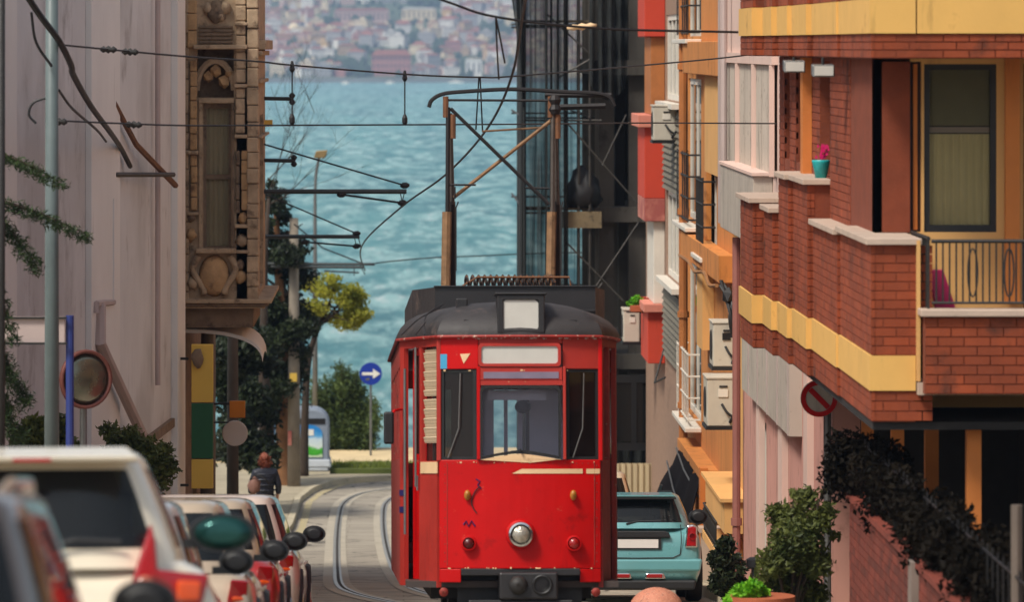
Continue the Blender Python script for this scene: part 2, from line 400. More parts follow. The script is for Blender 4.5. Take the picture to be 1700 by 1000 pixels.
# shore strip: grass verge, sandy walk, low edging
v = MB(); v.grid(lambda a, b: (-1.9 + 42 * a, 124.7 + 2.3 * b, G(125) + 0.10 + 0.05 * math.sin(a * 60) * b), 60, 3)
v.box(-1.9, 40, 124.55, 124.72, -9.7, -9.36)
struct('grass_verge', v, M['grassbase'], label='strip of mown grass between shore road and sandy walk')
gr = MB()
for i in range(9000):
    x = -1.85 + 14 * rng.random(); y = 124.75 + 2.2 * rng.random(); h = rng.uniform(.05, .14); a = rng.random() * 6.28; w = 0.02
    z = G(125) + 0.1; dx, dy = math.cos(a) * w, math.sin(a) * w
    gr.add([(x - dx, y - dy, z), (x + dx, y + dy, z), (x + rng.uniform(-.06, .06), y + rng.uniform(-.06, .06), z + h)], [(0, 1, 2)])
M['grass'] = leafmat('grass', C(70, 86, 26), C(132, 142, 52), 0.3, 3)
o = obj('grass', gr, M['grass']); o['kind'] = 'stuff'; o['label'] = 'short green grass blades on the verge by the shore road'; o['category'] = 'grass'
v = MB(); v.box(-40, 40, 127.0, 131.6, -9.9, -9.40)
struct('shore_walk', v, M['sand'], label='sandy walkway along the top of the bluff above the sea')
v = MB(); v.box(-40, -1.9, 122.9, 127.0, -9.9, -9.42)
struct('shore_pavement', v, M['pave'], label='paved apron where the recycling containers stand')

# sea
def seamat():
    m, t, b = nodes('sea'); L = t.links
    ge = t.nodes.new('ShaderNodeNewGeometry')
    def nz(sx, sy, sc, det=6, ro=0.62, dist=0.0):
        mp = t.nodes.new('ShaderNodeMapping'); mp.inputs['Scale'].default_value = (sx, sy, 1); mp.inputs['Rotation'].default_value = (0, 0, R(9)); L.new(ge.outputs['Position'], mp.inputs['Vector'])
        n = t.nodes.new('ShaderNodeTexNoise'); n.inputs['Scale'].default_value = sc; n.inputs['Detail'].default_value = det; n.inputs['Roughness'].default_value = ro
        n.inputs['Distortion'].default_value = dist; L.new(mp.outputs[0], n.inputs['Vector']); return n.outputs['Fac']
    big = nz(1.0, 0.14, 0.035, 6, .7); med = nz(1.0, 0.16, 0.24, 12, 0.74, 0.3); fine = nz(1.0, 0.18, 0.55, 8, .75)
    c = mixc(t, ramp(t, big, 0.36, 0.64), C(34, 112, 122), C(80, 154, 156))
    c = mixc(t, ramp(t, med, 0.45, 0.58), c, C(160, 206, 202))
    foam = t.nodes.new('ShaderNodeMath'); foam.operation = 'MULTIPLY'
    L.new(ramp(t, med, 0.53, 0.60), foam.inputs[0]); L.new(ramp(t, fine, 0.52, 0.60), foam.inputs[1])
    c = mixc(t, foam.outputs[0], c, C(225, 232, 228))
    L.new(c, b.inputs['Base Color']); b.inputs['Roughness'].default_value = 0.42; b.inputs['Specular IOR Level'].default_value = 0.35
    ad = t.nodes.new('ShaderNodeMath'); ad.operation = 'MULTIPLY_ADD'; ad.inputs[1].default_value = 0.5; L.new(fine, ad.inputs[0]); L.new(med, ad.inputs[2])
    bp = t.nodes.new('ShaderNodeBump'); bp.inputs['Strength'].default_value = 0.9; bp.inputs['Distance'].default_value = 2.6; L.new(ad.outputs[0], bp.inputs['Height']); L.new(bp.outputs[0], b.inputs['Normal'])
    return m
SEA_Z = -25.9; SHORE = 3548.0
sy = [150 * (3900 / 150) ** (i / 40) for i in range(41)]
s = MB(); s.grid(lambda u, v: ((u - 0.5) * 2 * 950, sy[round(v * 40)], SEA_Z), 10, 40)
struct('sea', s, seamat(), label='choppy turquoise sea with pale crests filling the view down the street')

# ------------------------------------------------------------------ far shore
def hill(x, D): return SEA_Z + 3.0 + max(0, D - SHORE - 20) * 0.088 + 2.5 * math.sin(x * 0.021 + 1.3) * min(1, max(0, D - SHORE) / 250) + 2.0 * math.sin(D * 0.017 + x * 0.011)* min(1, max(0, D - SHORE) / 250)
M['hill'] = mat('hill', C(74, 90, 62), 0.95, 0.3, 0.02, 0, world=True)
hD = [SHORE + 10 + 45 * i for i in range(36)]
s = MB(); s.grid(lambda u, v: (-520 + 1040 * u, hD[round(v * 35)], hill(-520 + 1040 * u, hD[round(v * 35)])), 52, 35)
struct('far_hillside', s, M['hill'], smooth=True, label='low wooded hillside beyond the water covered with houses')
M['quay'] = mat('quay', C(120, 126, 124), 0.9, 0.2, 0.05, 0, world=True)
s = MB(); s.box(-540, 540, SHORE, SHORE + 26, SEA_Z - 2, SEA_Z + 3.2); s.box(-540, 540, SHORE - 6, SHORE, SEA_Z - 2, SEA_Z + 1.2)
struct('far_quay', s, M['quay'], label='stone sea wall along the far shore')
def hill_at(px, py):
    lo, hi = SHORE + 22, SHORE + 1560
    for _ in range(40):
        D = (lo + hi) / 2
        if Z_(py, D) > hill(X_(px, D), D): lo = D
        else: hi = D
    return X_(px, D), D, hill(X_(px, D), D)

FW = {'cream': mat('f_cream', C(222, 204, 168), 0.9, 0.06, .3, 0), 'white': mat('f_white', C(228, 224, 214), 0.9, 0.05, .3, 0), 'pink': mat('f_pink', C(206, 172, 158), 0.9, 0.06, .3, 0),
      'tan': mat('f_tan', C(190, 160, 122), 0.9, 0.06, .3, 0), 'grey': mat('f_grey', C(170, 168, 164), 0.9, 0.06, .3, 0), 'rose': mat('f_rose', C(176, 122, 110), 0.9, 0.06, .3, 0), 'ochre': mat('f_ochre', C(214, 176, 110), 0.9, 0.06, .3, 0)}
M['ftile'] = mat('ftile', C(146, 92, 74), 0.9, 0.12, .4, 0, rand=0.2); M['fflat'] = mat('fflat', C(158, 152, 146), 0.9, 0.1, .4, 0, rand=0.2)
M['fwin'] = mat('fwin', C(64, 66, 74), 0.5, 0.1, 1, 0)
def house_mesh(w, d, h, roof):
    m = MB(); m.box(-w / 2, w / 2, -d / 2, d / 2, -3, h, 0); e = 0.4
    if roof == 'tiled':
        rh = 1.7; k = min(w, d) * 0.42
        m.add([(-w/2-e, -d/2-e, h), (w/2+e, -d/2-e, h), (w/2+e, d/2+e, h), (-w/2-e, d/2+e, h), (-w/2+k, 0, h+rh), (w/2-k, 0, h+rh)], [(0, 1, 5, 4), (1, 2, 5), (2, 3, 4, 5), (3, 0, 4), (3, 2, 1, 0)], 1)
    else:
        m.box(-w/2-.2, w/2+.2, -d/2-.2, d/2+.2, h, h + 0.5, 1); m.box(-w*.2, w*.15, -1, 1.5, h + .5, h + 2.2, 0)
    fl = max(1, int(h // 2.9)); nc = max(2, int(w // 2.6))
    for i in range(fl):
        for j in range(nc):
            x = -w/2 + w * (j + .5) / nc; z = h * (i + .28) / fl
            m.box(x - .55, x + .55, -d/2 - .12, -d/2 + .05, z, z + 1.5, 2)
    return m
HM = {}
for roof in ('tiled', 'flat'):
    for i, (w, d, h) in enumerate([(7, 8, 5.8), (10, 8, 5.6), (9, 9, 8.4), (14, 9, 7.6), (12, 10, 10.5), (6, 7, 8.2)]):
        HM[roof, i] = house_mesh(w, d, h, roof).mesh('far_house', [FW['cream'], M['ftile'] if roof == 'tiled' else M['fflat'], M['fwin']])
CLUMPS = [(690, 72, 24, 12), (735, 78, 14, 12), (838, 62, 30, 16), (812, 58, 18, 12), (575, 118, 26, 15), (603, 122, 16, 14), (545, 112, 16, 9), (503, 112, 22, 12), (775, 121, 13, 17), (852, 122, 14, 18),
          (705, 8, 34, 9), (655, 60, 14, 8), (488, 82, 9, 9), (443, 50, 10, 8), (600, 40, 20, 5), (725, 92, 10, 9), (815, 82, 12, 7), (460, 122, 12, 8), (630, 20, 9, 5), (760, 40, 14, 6), (545, 44, 18, 5), (870, 30, 16, 9), (660, 118, 10, 8), (530, 66, 11, 5), (795, 20, 12, 6)]
LAND = [(553, 648, 12, 40), (664, 728, 12, 38), (614, 684, 84, 128), (770, 802, 96, 130)]
def in_clump(px, py, k=0.8): return any(((px - a) / c) ** 2 + ((py - b + d * 0.5) / d) ** 2 < k for a, b, c, d in CLUMPS)
def in_land(px, py): return any(a - 12 < px < b + 12 and c - 4 < py < d + 10 for a, b, c, d in LAND)
cnt = 0; FH = {}; rest = MB(); D = SHORE + 34
colors = ['cream'] * 5 + ['white'] * 6 + ['pink'] * 3 + ['tan'] * 2 + ['grey'] * 5 + ['rose'] * 1 + ['ochre']
while D < SHORE + 1180:
    x = -330 + rng.random() * 10
    while x < 330:
        k = rng.randrange(6); roof = 'tiled' if rng.random() < .6 else 'flat'; w = [7, 10, 9, 14, 12, 6][k]
        d = D + rng.uniform(-9, 9); z = hill(x, d); px = HX + FPX * x / d; py = HY - FPX * (z - CH) / d
        vis = 424 < px < 884 and py > -6
        if vis and (in_clump(px, py) or in_land(px, py)): x += w * .5; continue
        if vis and cnt < 300:
            cnt += 1; col = rng.choice(colors)
            o = bpy.data.objects.new('far_house', HM[roof, k]); o.location = (x, d, z); o.rotation_euler = (0, 0, rng.uniform(-.5, .5)); o.scale = (rng.uniform(.85, 1.1),) * 2 + (rng.uniform(.8, 1.05),); COL.objects.link(o)
            o.material_slots[0].link = 'OBJECT'; o.material_slots[0].material = FW[col]
            band = 'near the shoreline' if py > 96 else 'halfway up the slope' if py > 48 else 'high on the slope'
            side = 'left' if px < 580 else 'middle' if px < 730 else 'right'
            size = 'tall' if k in (2, 4, 5) else 'wide' if k == 3 else 'small'
            FH.setdefault((size, col, roof, band, side), []).append((px, o))
            tag(o, f'{size} {col} {roof}-roofed house {band}, {side} of far shore', 'house', f'{size} {col} {roof}-roofed far houses {band}, {side}')
        elif not vis:
            rz = rng.uniform(-.5, .5); q = house_mesh(w, 8, rng.choice([5.6, 7.8, 9]), roof); q.xf(Matrix.Translation((x, d, z)) @ Matrix.Rotation(rz, 4, 'Z')); rest.v, b0 = rest.v + q.v, len(rest.v)
            rest.f += [tuple(b0 + i for i in f) for f in q.f]; rest.m += q.m
        x += w * rng.uniform(1.0, 1.35) + (rng.uniform(3, 9) if rng.random() < .25 else 0)
    D += 30 if D < SHORE + 500 else 44
ORD = ['first', 'second', 'third', 'fourth', 'fifth', 'sixth', 'seventh', 'eighth', 'ninth', 'tenth']
for lst in FH.values():
    if len(lst) > 1:
        for i, (px, o) in enumerate(sorted(lst, key=lambda e: e[0])): o['label'] += f', {ORD[min(i, 9)]} from left'
o = obj('far_housing', rest, [FW['cream'], M['ftile'], M['fwin']]); o['kind'] = 'stuff'; tag(o, 'mass of further houses on the far hillside beyond the view', 'houses')

def icos(mb, c, rx, ry, rz, rg, sub=1):
    bm = bmesh.new(); bmesh.ops.create_icosphere(bm, subdivisions=sub, radius=1.0)
    vs = [(c[0] + v.co.x * rx * rg.uniform(.75, 1.2), c[1] + v.co.y * ry * rg.uniform(.75, 1.2), c[2] + v.co.z * rz * rg.uniform(.75, 1.25)) for v in bm.verts]
    mb.add(vs, [tuple(v.index for v in f.verts) for f in bm.faces]); bm.free()
M['ftree'] = mat('ftree', C(44, 66, 40), 0.95, 0.35, 0.25, 0, world=True)
ft = MB()
for a, b, c, d in CLUMPS:
    for i in range(int(c * d / 9) + 4):
        px = a + rng.gauss(0, .45) * c; py = b + rng.gauss(0, .3) * d; x, y, z = hill_at(px, min(132, py)); q = rng.uniform(2.2, 4.2)
        icos(ft, (x, y, z + q * .9), q, q, q * rng.uniform(.9, 1.5), rng)
for i in range(420):
    x, y, z = hill_at(rng.uniform(420, 885), rng.uniform(-5, 132)); q = rng.uniform(1.4, 3.4); icos(ft, (x, y + 6, z + q * .6), q, q, q * 1.3, rng)
for i in range(240):
    x = rng.choice((-1, 1)) * rng.uniform(130, 480); y = SHORE + rng.uniform(40, 1300); q = rng.uniform(3, 6); icos(ft, (x, y, hill(x, y) + q * .6), q, q, q * 1.2, rng)
o = obj('far_trees', ft, M['ftree']); o['kind'] = 'stuff'; tag(o, 'dark hazy masses of trees between the far houses', 'trees')

def landmark(name, label, px0, px1, py0, py1, wallm, roofm, rows, cols, win, roof_h, depth=14):
    x0, d, z = hill_at((px0 + px1) / 2, py1); d = d - 4; xa, xb = X_(px0, d), X_(px1, d); z0, z1 = Z_(py1, d), Z_(py0, d)
    t = thing(name, label, 'building', ((xa + xb) / 2, d, z0))
    ww = (xb - xa) / cols; hh = (z1 - z0) / rows; holes = []
    for i in range(cols):
        for j in range(rows):
            holes.append((ww * (i + .5 - win / 2), ww * (i + .5 + win / 2), z0 + hh * (j + .22), z0 + hh * (j + .8)))
    wl = MB(); wl.wall((xa, d), (xb, d), z0, z1, holes, .8); wl.box(xa, xb, d + .81, d + depth, z0 - 5, z1); wl.box(xa - .2, xb + .2, d - .3, d + .78, z0 - 6, z0 - .02)
    obj('wall', wl, wallm, t)
    me = MB().box(-ww * win / 2, ww * win / 2, .4, .6, 0, hh * .58).mesh('window', M['fwin'])
    for i in range(cols):
        for j in range(rows): piece('window', me, t, (xa + ww * (i + .5), d, z0 + hh * (j + .22)))
    rf = MB(); e = .7
    rf.hexa([(xa - e, d - e, z1), (xb + e, d - e, z1), (xb + e, d + depth + e, z1), (xa - e, d + depth + e, z1)], [(xa + depth * .25, d + depth * .45, z1 + roof_h), (xb - depth * .25, d + depth * .45, z1 + roof_h), (xb - depth * .25, d + depth * .55, z1 + roof_h), (xa + depth * .25, d + depth * .55, z1 + roof_h)])
    obj('roof', rf, roofm, t); return t
landmark('arcaded_palace', 'long pale pink arcaded building high on the far slope', 555, 646, 16, 38, FW['pink'], M['ftile'], 1, 13, .42, 1.6)
landmark('cream_palace', 'long cream building beside the arcaded one high on the far slope', 667, 724, 14, 34, FW['cream'], FW['white'], 1, 7, .3, .8)
landmark('red_mansion', 'rose-red mansion with pale windows above the far quay', 617, 682, 92, 126, FW['rose'], M['ftile'], 3, 9, .4, 4.5)
landmark('white_tower_block', 'tall bright cream block with dark window slots at the far waterline', 773, 800, 97, 128, FW['white'], FW['cream'], 1, 3, .34, .5)
x, d, z = hill_at(488, 58); t = thing('domed_mosque', 'small pale domed building half way up the far slope at left', 'building', (x, d, z))
q = MB(); q.box(x - 8, x + 8, d - 6, d + 6, z - 3, z + 5); obj('wall', q, FW['white'], t)
q = MB(); q.lathe([(5, 0), (4.8, 1.6), (4, 3.2), (2.6, 4.5), (.9, 5.2), (.05, 5.4)], (x, d, z + 5), n=14); obj('dome', q, FW['cream'], t, smooth=True)
q = MB(); q.lathe([(.9, -3), (.9, 14), (1.3, 14.2), (1.3, 14.8), (.7, 15), (.6, 18), (.03, 22)], (x + 10, d, z), n=8); obj('minaret', q, FW['white'], t)
for i, (px, ln) in enumerate([(758, 11), (648, 7), (574, 6)]):
    dd = SHORE - 60 - 40 * i; x = X_(px, dd); t = thing('motor_boat', ['long white boat below the white tower block', 'small white boat below the rose-red mansion', 'small white boat left of the rose-red mansion'][i], 'boat', (x, dd, SEA_Z), group='boats at the far shore')
    h = MB(); h.prism([(x - ln/2, dd - 1), (x + ln*.3, dd - 1.2), (x + ln/2, dd), (x + ln*.3, dd + 1.2), (x - ln/2, dd + 1)], SEA_Z - .3, SEA_Z + 1.2); obj('hull', h, FW['white'], t)
    h = MB(); h.box(x - ln*.25, x + ln*.12, dd - .7, dd + .7, SEA_Z + 1.2, SEA_Z + 2.6); cb = obj('cabin', h, FW['white'], t)
    h = MB(); h.box(x - ln*.22, x + ln*.09, dd - .73, dd - .68, SEA_Z + 1.8, SEA_Z + 2.3); obj('window', h, M['fwin'], cb)

# haze: one closed box of even, pale air
hz = MB().box(-1100, 1100, -140, 5400, -34, 130)
hm = bpy.data.materials.new('haze'); hm.use_nodes = True; ht = hm.node_tree; ht.nodes.clear()
pv = ht.nodes.new('ShaderNodeVolumePrincipled'); pv.inputs['Color'].default_value = (0.50, 0.68, 0.98, 1); pv.inputs['Density'].default_value = 1.6e-4; pv.inputs['Anisotropy'].default_value = 0.1
ho = ht.nodes.new('ShaderNodeOutputMaterial'); ht.links.new(pv.outputs[0], ho.inputs['Volume'])
o = obj('haze', hz, hm); o['kind'] = 'stuff'; o['label'] = 'pale blue haze in the air over the water'; o['category'] = 'haze'

# ------------------------------------------------------------------ tram
M['red'] = mat('red', C(186, 4, 4), 0.5, 0.12, 1.6, 0.06, 14, dirt=0.34, dirtcol=C(118, 10, 8), dscale=2.2, wear=0.20, wearcol=C(196, 84, 66), coat=0.0, spec=0.22, streak=0.12)
M['redfade'] = mat('redfade', C(168, 40, 28), 0.6, 0.14, 2.2, 0.1, 30, dirt=0.22, dirtcol=C(84, 34, 26), dscale=4, wear=0.16, wearcol=C(190, 150, 128), streak=0.25)
M['redworn'] = mat('redworn', C(150, 48, 38), 0.7, 0.2, 2.5, 0.2, 30, dirt=0.35, dirtcol=C(70, 40, 32), dscale=5, wear=0.34, wearcol=C(150, 122, 104), streak=0.4)
M['roofblack'] = mat('roofblack', C(48, 44, 44), 0.62, 0.22, 1.6, 0.25, 14, dirt=0.36, dirtcol=C(96, 80, 72), dscale=4.5, streak=0.3, wear=.12, wearcol=C(150, 130, 116))
M['blackpaint'] = mat('blackpaint', C(34, 32, 33), 0.45, 0.2, 3, 0.1, 30, dirt=0.15, dirtcol=C(80, 66, 58))
M['creampaint'] = mat('creampaint', C(226, 190, 146), 0.6, 0.08, 3, 0.08, 30, dirt=0.18, dirtcol=C(150, 110, 80))
M['opal'] = mat('opal', C(196, 194, 186), 0.35, 0.06, 4, 0.03, 30, dirt=0.1, dirtcol=C(130, 126, 116))
M['tglass'] = glass('tglass', (0.96, 0.97, 0.98, 1), 0.88, 0.04, (0.10, 0.10, 0.13, 1))
M['tglassdark'] = glass('tglassdark', (0.42, 0.38, 0.34, 1), 0.55, 0.05, (0.02, 0.012, 0.01, 1))
M['interior'] = mat('interior', C(226, 220, 240), 0.7, 0.1, 2, 0.05)
M['interiordark'] = mat('interiordark', C(66, 56, 52), 0.7, 0.15, 2, 0.05)
M['blind'] = mat('blind', C(206, 186, 156), 0.8, 0.1, 4, 0.05)
M['rust'] = mat('rust', C(112, 72, 44), 0.8, 0.3, 6, 0.3, 30, dirt=0.3)
M['pantsteel'] = mat('pantsteel', C(92, 84, 78), 0.55, 0.2, 5, 0.1, 40, metal=0.5, dirt=0.3, dirtcol=C(60, 44, 34))
M['pantrust'] = mat('pantrust', C(138, 104, 72), 0.75, 0.3, 7, 0.3, 30, dirt=0.35, dirtcol=C(50, 34, 24), streak=0.3)
M['pantdark'] = mat('pantdark', C(40, 36, 36), 0.6, 0.2, 5, 0.1, 40, metal=0.3)
M['lampglass'] = mat('lampglass', C(180, 174, 160), 0.15, 0.25, 18, 0.4, 60, metal=0.6)
M['redlens'] = mat('redlens', C(150, 14, 14), 0.2, 0.1, 8, 0.1, 60, coat=0.5)
M['amber'] = mat('amber', C(170, 112, 40), 0.35, 0.1, 8, 0.05)
M['bluestick'] = mat('bluestick', C(60, 150, 190), 0.5, 0.05, 4, 0)
M['navytape'] = mat('navytape', C(36, 30, 88), 0.5, 0.1, 6, 0.02)

TD, TX = 46.0, 1.121
TZ = G(TD) + 0.016
tram = thing('tram', 'red single-ended tram with black roof coming uphill in the middle of the street', 'tram', (TX, TD, TZ), (-0.0898, 0, 0.0128))
TMi = WM[tram.name].inverted()
def TP(px, py, yl):
    """tram-local point seen at a photo position at depth yl behind the nose"""
    d = TD + yl
    for _ in range(4):
        p = TMi @ W(px, py, d); d += (yl - p.y)
    return p
def tobj(name, mb, m, parent=None, **k): return obj(name, mb, m, parent or tram, world=False, **k)
FW0, FB = 0.776, 0.13                       # half width and bow of the nose
def fy(x): return FB * (x / FW0) ** 2
LS, RS, SY, TL = -1.139, 0.996, 1.25, 10.9  # shoulders, shoulder depth, length
def zt(py): return TP(865, py, 0.05).z
z_skirt, z_belt, z_wtop, z_gut = zt(968), zt(764), zt(613), zt(556)
# --- nose: lower panel, upper band
def nose(name, za, zb, mt, x0=-FW0, x1=FW0, t=0.04, y_off=0.0, parent=None, bev=0.008):
    m = MB(); nseg = 14
    f = [(x0 + (x1 - x0) * i / nseg) for i in range(nseg + 1)]
    out = [(x, fy(x) + y_off) for x in f]; inn = [(x, fy(x) + y_off + t) for x in reversed(f)]
    m.prism(out + inn, za, zb); return tobj(name, m, mt, parent, bevel=bev)
zb1 = zt(945)
nose('front_panel', zb1, z_belt, M['red'])
nose('front_apron', z_skirt, zb1 - 0.003, M['red'], -FW0, -0.57); nose('front_apron', z_skirt, zb1 - 0.003, M['red'], 0.57, FW0)
nose('fascia', z_wtop + 0.0, z_gut - 0.004, M['red'], -FW0, -0.40); nose('fascia', z_wtop, z_gut - 0.004, M['redfade'], 0.41, FW0)
nose('fascia', zt(571), z_gut - 0.004, M['redfade'], -0.398, 0.408)
st = nose('sticker', z_wtop + .004, zt(588), M['bluestick'], -FW0 + .005, -0.70, 0.004, -0.005, None, 0)
def patch(name, pts, m, parent=None, lift=0.006):
    q = MB(); P = [TP(px, py, 0.0) for px, py in pts]; P = [Vector((p.x, fy(p.x) - lift, p.z)) for p in P]; q.extr(P, (0, 0.005, 0)); return tobj(name, q, m, parent)
patch('sticker', [(764, 588), (781, 587), (770, 604)], M['creampaint'])
def stripe(xa, xb, slant):
    q = MB(); n = 10; a, b = TP(xa, 787, 0), TP(xb, 779, 0); s_ = slant / 174.0
    lo_ = [Vector((a.x + (b.x - a.x) * k / n, 0, a.z)) for k in range(n + 1)]; hi_ = [Vector((a.x + s_ + (b.x - a.x - s_) * k / n, 0, b.z)) for k in range(n + 1)]
    for l in (lo_, hi_):
        for v in l: v.y = fy(v.x) - .005
    q.add(lo_ + hi_, [(k, k + 1, n + 2 + k, n + 1 + k) for k in range(n)]); return tobj('stripe', q, M['creampaint'])
stripe(850, 968, 16); stripe(974, 997, 0)
# roller-blind board, vent slot and central window
def rr(px0, px1, py0, py1, r, y, n=5):
    a, b = TP(px0, py1, 0), TP(px1, py0, 0); P = []
    for cx, cz, s0 in ((b.x - r, b.z - r, 0), (a.x + r, b.z - r, 90), (a.x + r, a.z + r, 180), (b.x - r, a.z + r, 270)):
        for k in range(n): an = R(s0 + 90 * k / (n - 1)); P.append(Vector((cx + r * math.cos(an), y, cz + r * math.sin(an))))
    return P
brd = MB(); brd.ring(rr(794, 931, 570, 609, .035, -0.012), rr(799, 926, 575, 604, .03, -0.012), (0, .06, 0)); bo = tobj('destination_board', brd, M['redfade'])
q = MB(); q.extr(rr(797, 928, 573, 606, .03, 0.004), (0, .03, 0)); tobj('board_face', q, M['opal'], bo)
q = MB(); q.box(TP(795, 0, 0).x, TP(931, 0, 0).x, 0.0, .04, zt(632), zt(610)); tobj('vent_strip', q, M['redfade'], bevel=.006)
q = MB(); q.box(TP(801, 0, 0).x, TP(925, 0, 0).x, -.006, .03, zt(629), zt(618)); tobj('vent_slot', q, mat('ventgrey', C(124, 112, 132), .6, .15, 4))
a0, a1 = TP(790, 0, 0).x, TP(937, 0, 0).x
q = MB(); q.box(a0, TP(796, 0, 0).x, -.004, .05, z_belt + .001, zt(609)); tobj('window_post', q, M['red'], bevel=.006)
q = MB(); q.box(TP(932, 0, 0).x, a1, -.004, .05, z_belt + .001, zt(609)); tobj('window_post', q, M['redfade'], bevel=.006)
q = MB(); q.box(TP(796.5, 0, 0).x, TP(931.5, 0, 0).x, -.002, .05, zt(640), zt(632.5)); tobj('window_rail', q, M['redfade'])
def wshape(px0, px1, py0, r, drop, y):
    P = rr(px0, px1, py0, 762, r, y); out = [p for p in P if p.z > P[0].z - .4]
    top = P[:10]; l, rgt = top[-1].x, top[0].x
    zc, ze = zt(750 - drop), zt(760 - drop)
    bot = [Vector((l + (rgt - l) * k / 10, y, ze + (zc - ze) * (1 - abs(k / 5 - 1) ** 1.3))) for k in range(11)]
    return top + bot
q = MB(); q.ring(wshape(797, 931, 640, .06, -3, -0.008), wshape(801, 927, 645, .05, 2, -0.008), (0, .05, 0)); fw = tobj('front_window', q, M['rubber'])
q = MB(); q.extr(wshape(799, 929, 643, .05, 0, 0.02), (0, .008, 0)); tobj('pane', q, M['tglass'], fw)
sh = wshape(797, 931, 640, .06, -4, 0)[10:]
q = MB(); q.extr([Vector((p.x, -.005, p.z)) for p in sh] + [Vector((sh[-1].x, -.005, zt(763))), Vector((.1, -.005, zt(769))), Vector((sh[0].x, -.005, zt(764)))], (0, .05, 0)); tobj('window_sill', q, M['creampaint'])
q = MB(); q.tube([TP(864, 748, -.02), TP(864, 748, -.05)], .012, 8); tobj('wiper_hub', q, M['black'])
# flanking nose windows
for nm, x0, x1 in (('l', -FW0 + .018, a0 - .004), ('r', a1 + .004, FW0 - .018)):
    y0, y1 = fy(x0) + .012, fy(x1) + .012
    def pt(u, z, o=0): x = x0 + (x1 - x0) * u; return Vector((x, y0 + (y1 - y0) * u + o, z))
    e = .03 / (x1 - x0)
    q = MB(); q.ring([pt(0, z_belt), pt(1, z_belt), pt(1, z_wtop), pt(0, z_wtop)], [pt(e, z_belt + .03), pt(1 - e, z_belt + .03), pt(1 - e, z_wtop - .03), pt(e, z_wtop - .03)], (0, .045, 0)); w_ = tobj('corner_window', q, M['rubber'])
    q = MB(); q.extr([pt(e * .5, z_belt + .015), pt(1 - e * .5, z_belt + .015), pt(1 - e * .5, z_wtop - .015), pt(e * .5, z_wtop - .015)], (0, .008, 0)); q.xf(Matrix.Translation((0, .02, 0))); tobj('pane', q, M['tglassdark'], w_)
    q = MB(); q.tube([pt(.55, z_wtop - .04, -.02), pt(.5, z_belt + .3, -.03), pt(.2, z_belt + .02, -.02)], .006, 5); tobj('wiper', q, M['steel'], w_)
for s in (-1, 1):
    q = MB(); q.box(s * FW0 - .02, s * FW0 + .02, FB - .01, FB + .05, z_belt - .01, z_gut - .01); tobj('corner_post', q, M['redfade'] if s < 0 else M['red'], bevel=.008)
# --- angled door bays, long sides, tail
def side(name, p0, p1, holes, z0, z1, mt, t=.045):
    q = MB(); q.wall(p0, p1, z0, z1, holes, t); return tobj(name, q, mt, bevel=.006)
Ld = math.hypot(LS + FW0, SY - FB)
# left bay, travelling from the rear shoulder to the nose so that its outside faces out
z_low = z_skirt - .05
zd0, zd1 = TP(715, 766, .6).z, TP(715, 577, .6).z
db = side('door_bay', (LS, SY), (-FW0 - .022, FB + .05), [(.13, Ld * .50, z_low + .06, zd1), (Ld * .56, Ld - .06, zd0, zd1)], z_low, z_gut - .02, M['redfade'])
dv = Vector((-FW0 - LS, FB - SY, 0)).normalized(); nv = Vector((dv.y, -dv.x, 0))
def bay(u, z, o=0): p = Vector((LS, SY, 0)) + dv * u + nv * o; return Vector((p.x, p.y, z))
q = MB(); q.extr([bay(.135, z_low + .065, -.09), bay(Ld * .5 - .005, z_low + .065, -.09), bay(Ld * .5 - .005, zd0, -.09), bay(.135, zd0, -.09)], -nv * .03); dr = tobj('door', q, M['red'])
q = MB(); q.ring([bay(.135, zd0 + .003, -.09), bay(Ld * .5 - .005, zd0 + .003, -.09), bay(Ld * .5 - .005, zd1 - .005, -.09), bay(.135, zd1 - .005, -.09)], [bay(.2, zd0 + .07, -.09), bay(Ld * .5 - .07, zd0 + .07, -.09), bay(Ld * .5 - .07, zd1 - .07, -.09), bay(.2, zd1 - .07, -.09)], -nv * .03); tobj('window_frame', q, M['red'], dr)
q = MB(); q.extr([bay(.19, zd0 + .06, -.1), bay(Ld * .5 - .06, zd0 + .06, -.1), bay(Ld * .5 - .06, zd1 - .06, -.1), bay(.19, zd1 - .06, -.1)], -nv * .006); tobj('pane', q, M['tglassdark'], dr)
q = MB(); q.tube([bay(.3, z_low + .5, .05), bay(.3, zd1 - .2, .05)], .014, 7); tobj('grab_rail', q, M['steel'])
q = MB(); q.tube([bay(Ld * .53, zd0 - .25, .05), bay(Ld * .53, zd1, .05)], .012, 7); tobj('grab_rail', q, M['steel'])
zb = zd0 + (zd1 - zd0) * .16; nb = 30
me = MB().box(-.5, .5, -.012, .006, -.011, .008).mesh('blind_slat', M['blind'])
for i in range(nb):
    z = zb + (zd1 - .02 - zb) * (i + .5) / nb
    if abs(i - 14) < 1: continue
    ang = math.atan2(dv.y, dv.x); c = bay(Ld * .78 - .02, z, -.03 + .008 * math.sin(i * 2.1))
    piece('blind_slat', me, tram, c, (R(25), 0, ang), ((Ld * .36), 1, (zd1 - zb) / nb / .022), world=False)
q = MB(); q.extr([bay(Ld * .565, zd0, -.055), bay(Ld - .065, zd0, -.055), bay(Ld - .065, zd1, -.055), bay(Ld * .565, zd1, -.055)], -nv * .006); tobj('cab_side_window', q, M['tglassdark'])
q = MB(); q.box(0, 1, 0, 1, 0, 1); q = MB(); q.extr([bay(Ld * .56, zd0 - .12, .004), bay(Ld - .03, zd0 - .12, .004), bay(Ld - .03, zd0 - .01, .004), bay(Ld * .56, zd0 - .01, .004)], nv * .01); tobj('cream_patch', q, M['creampaint'])
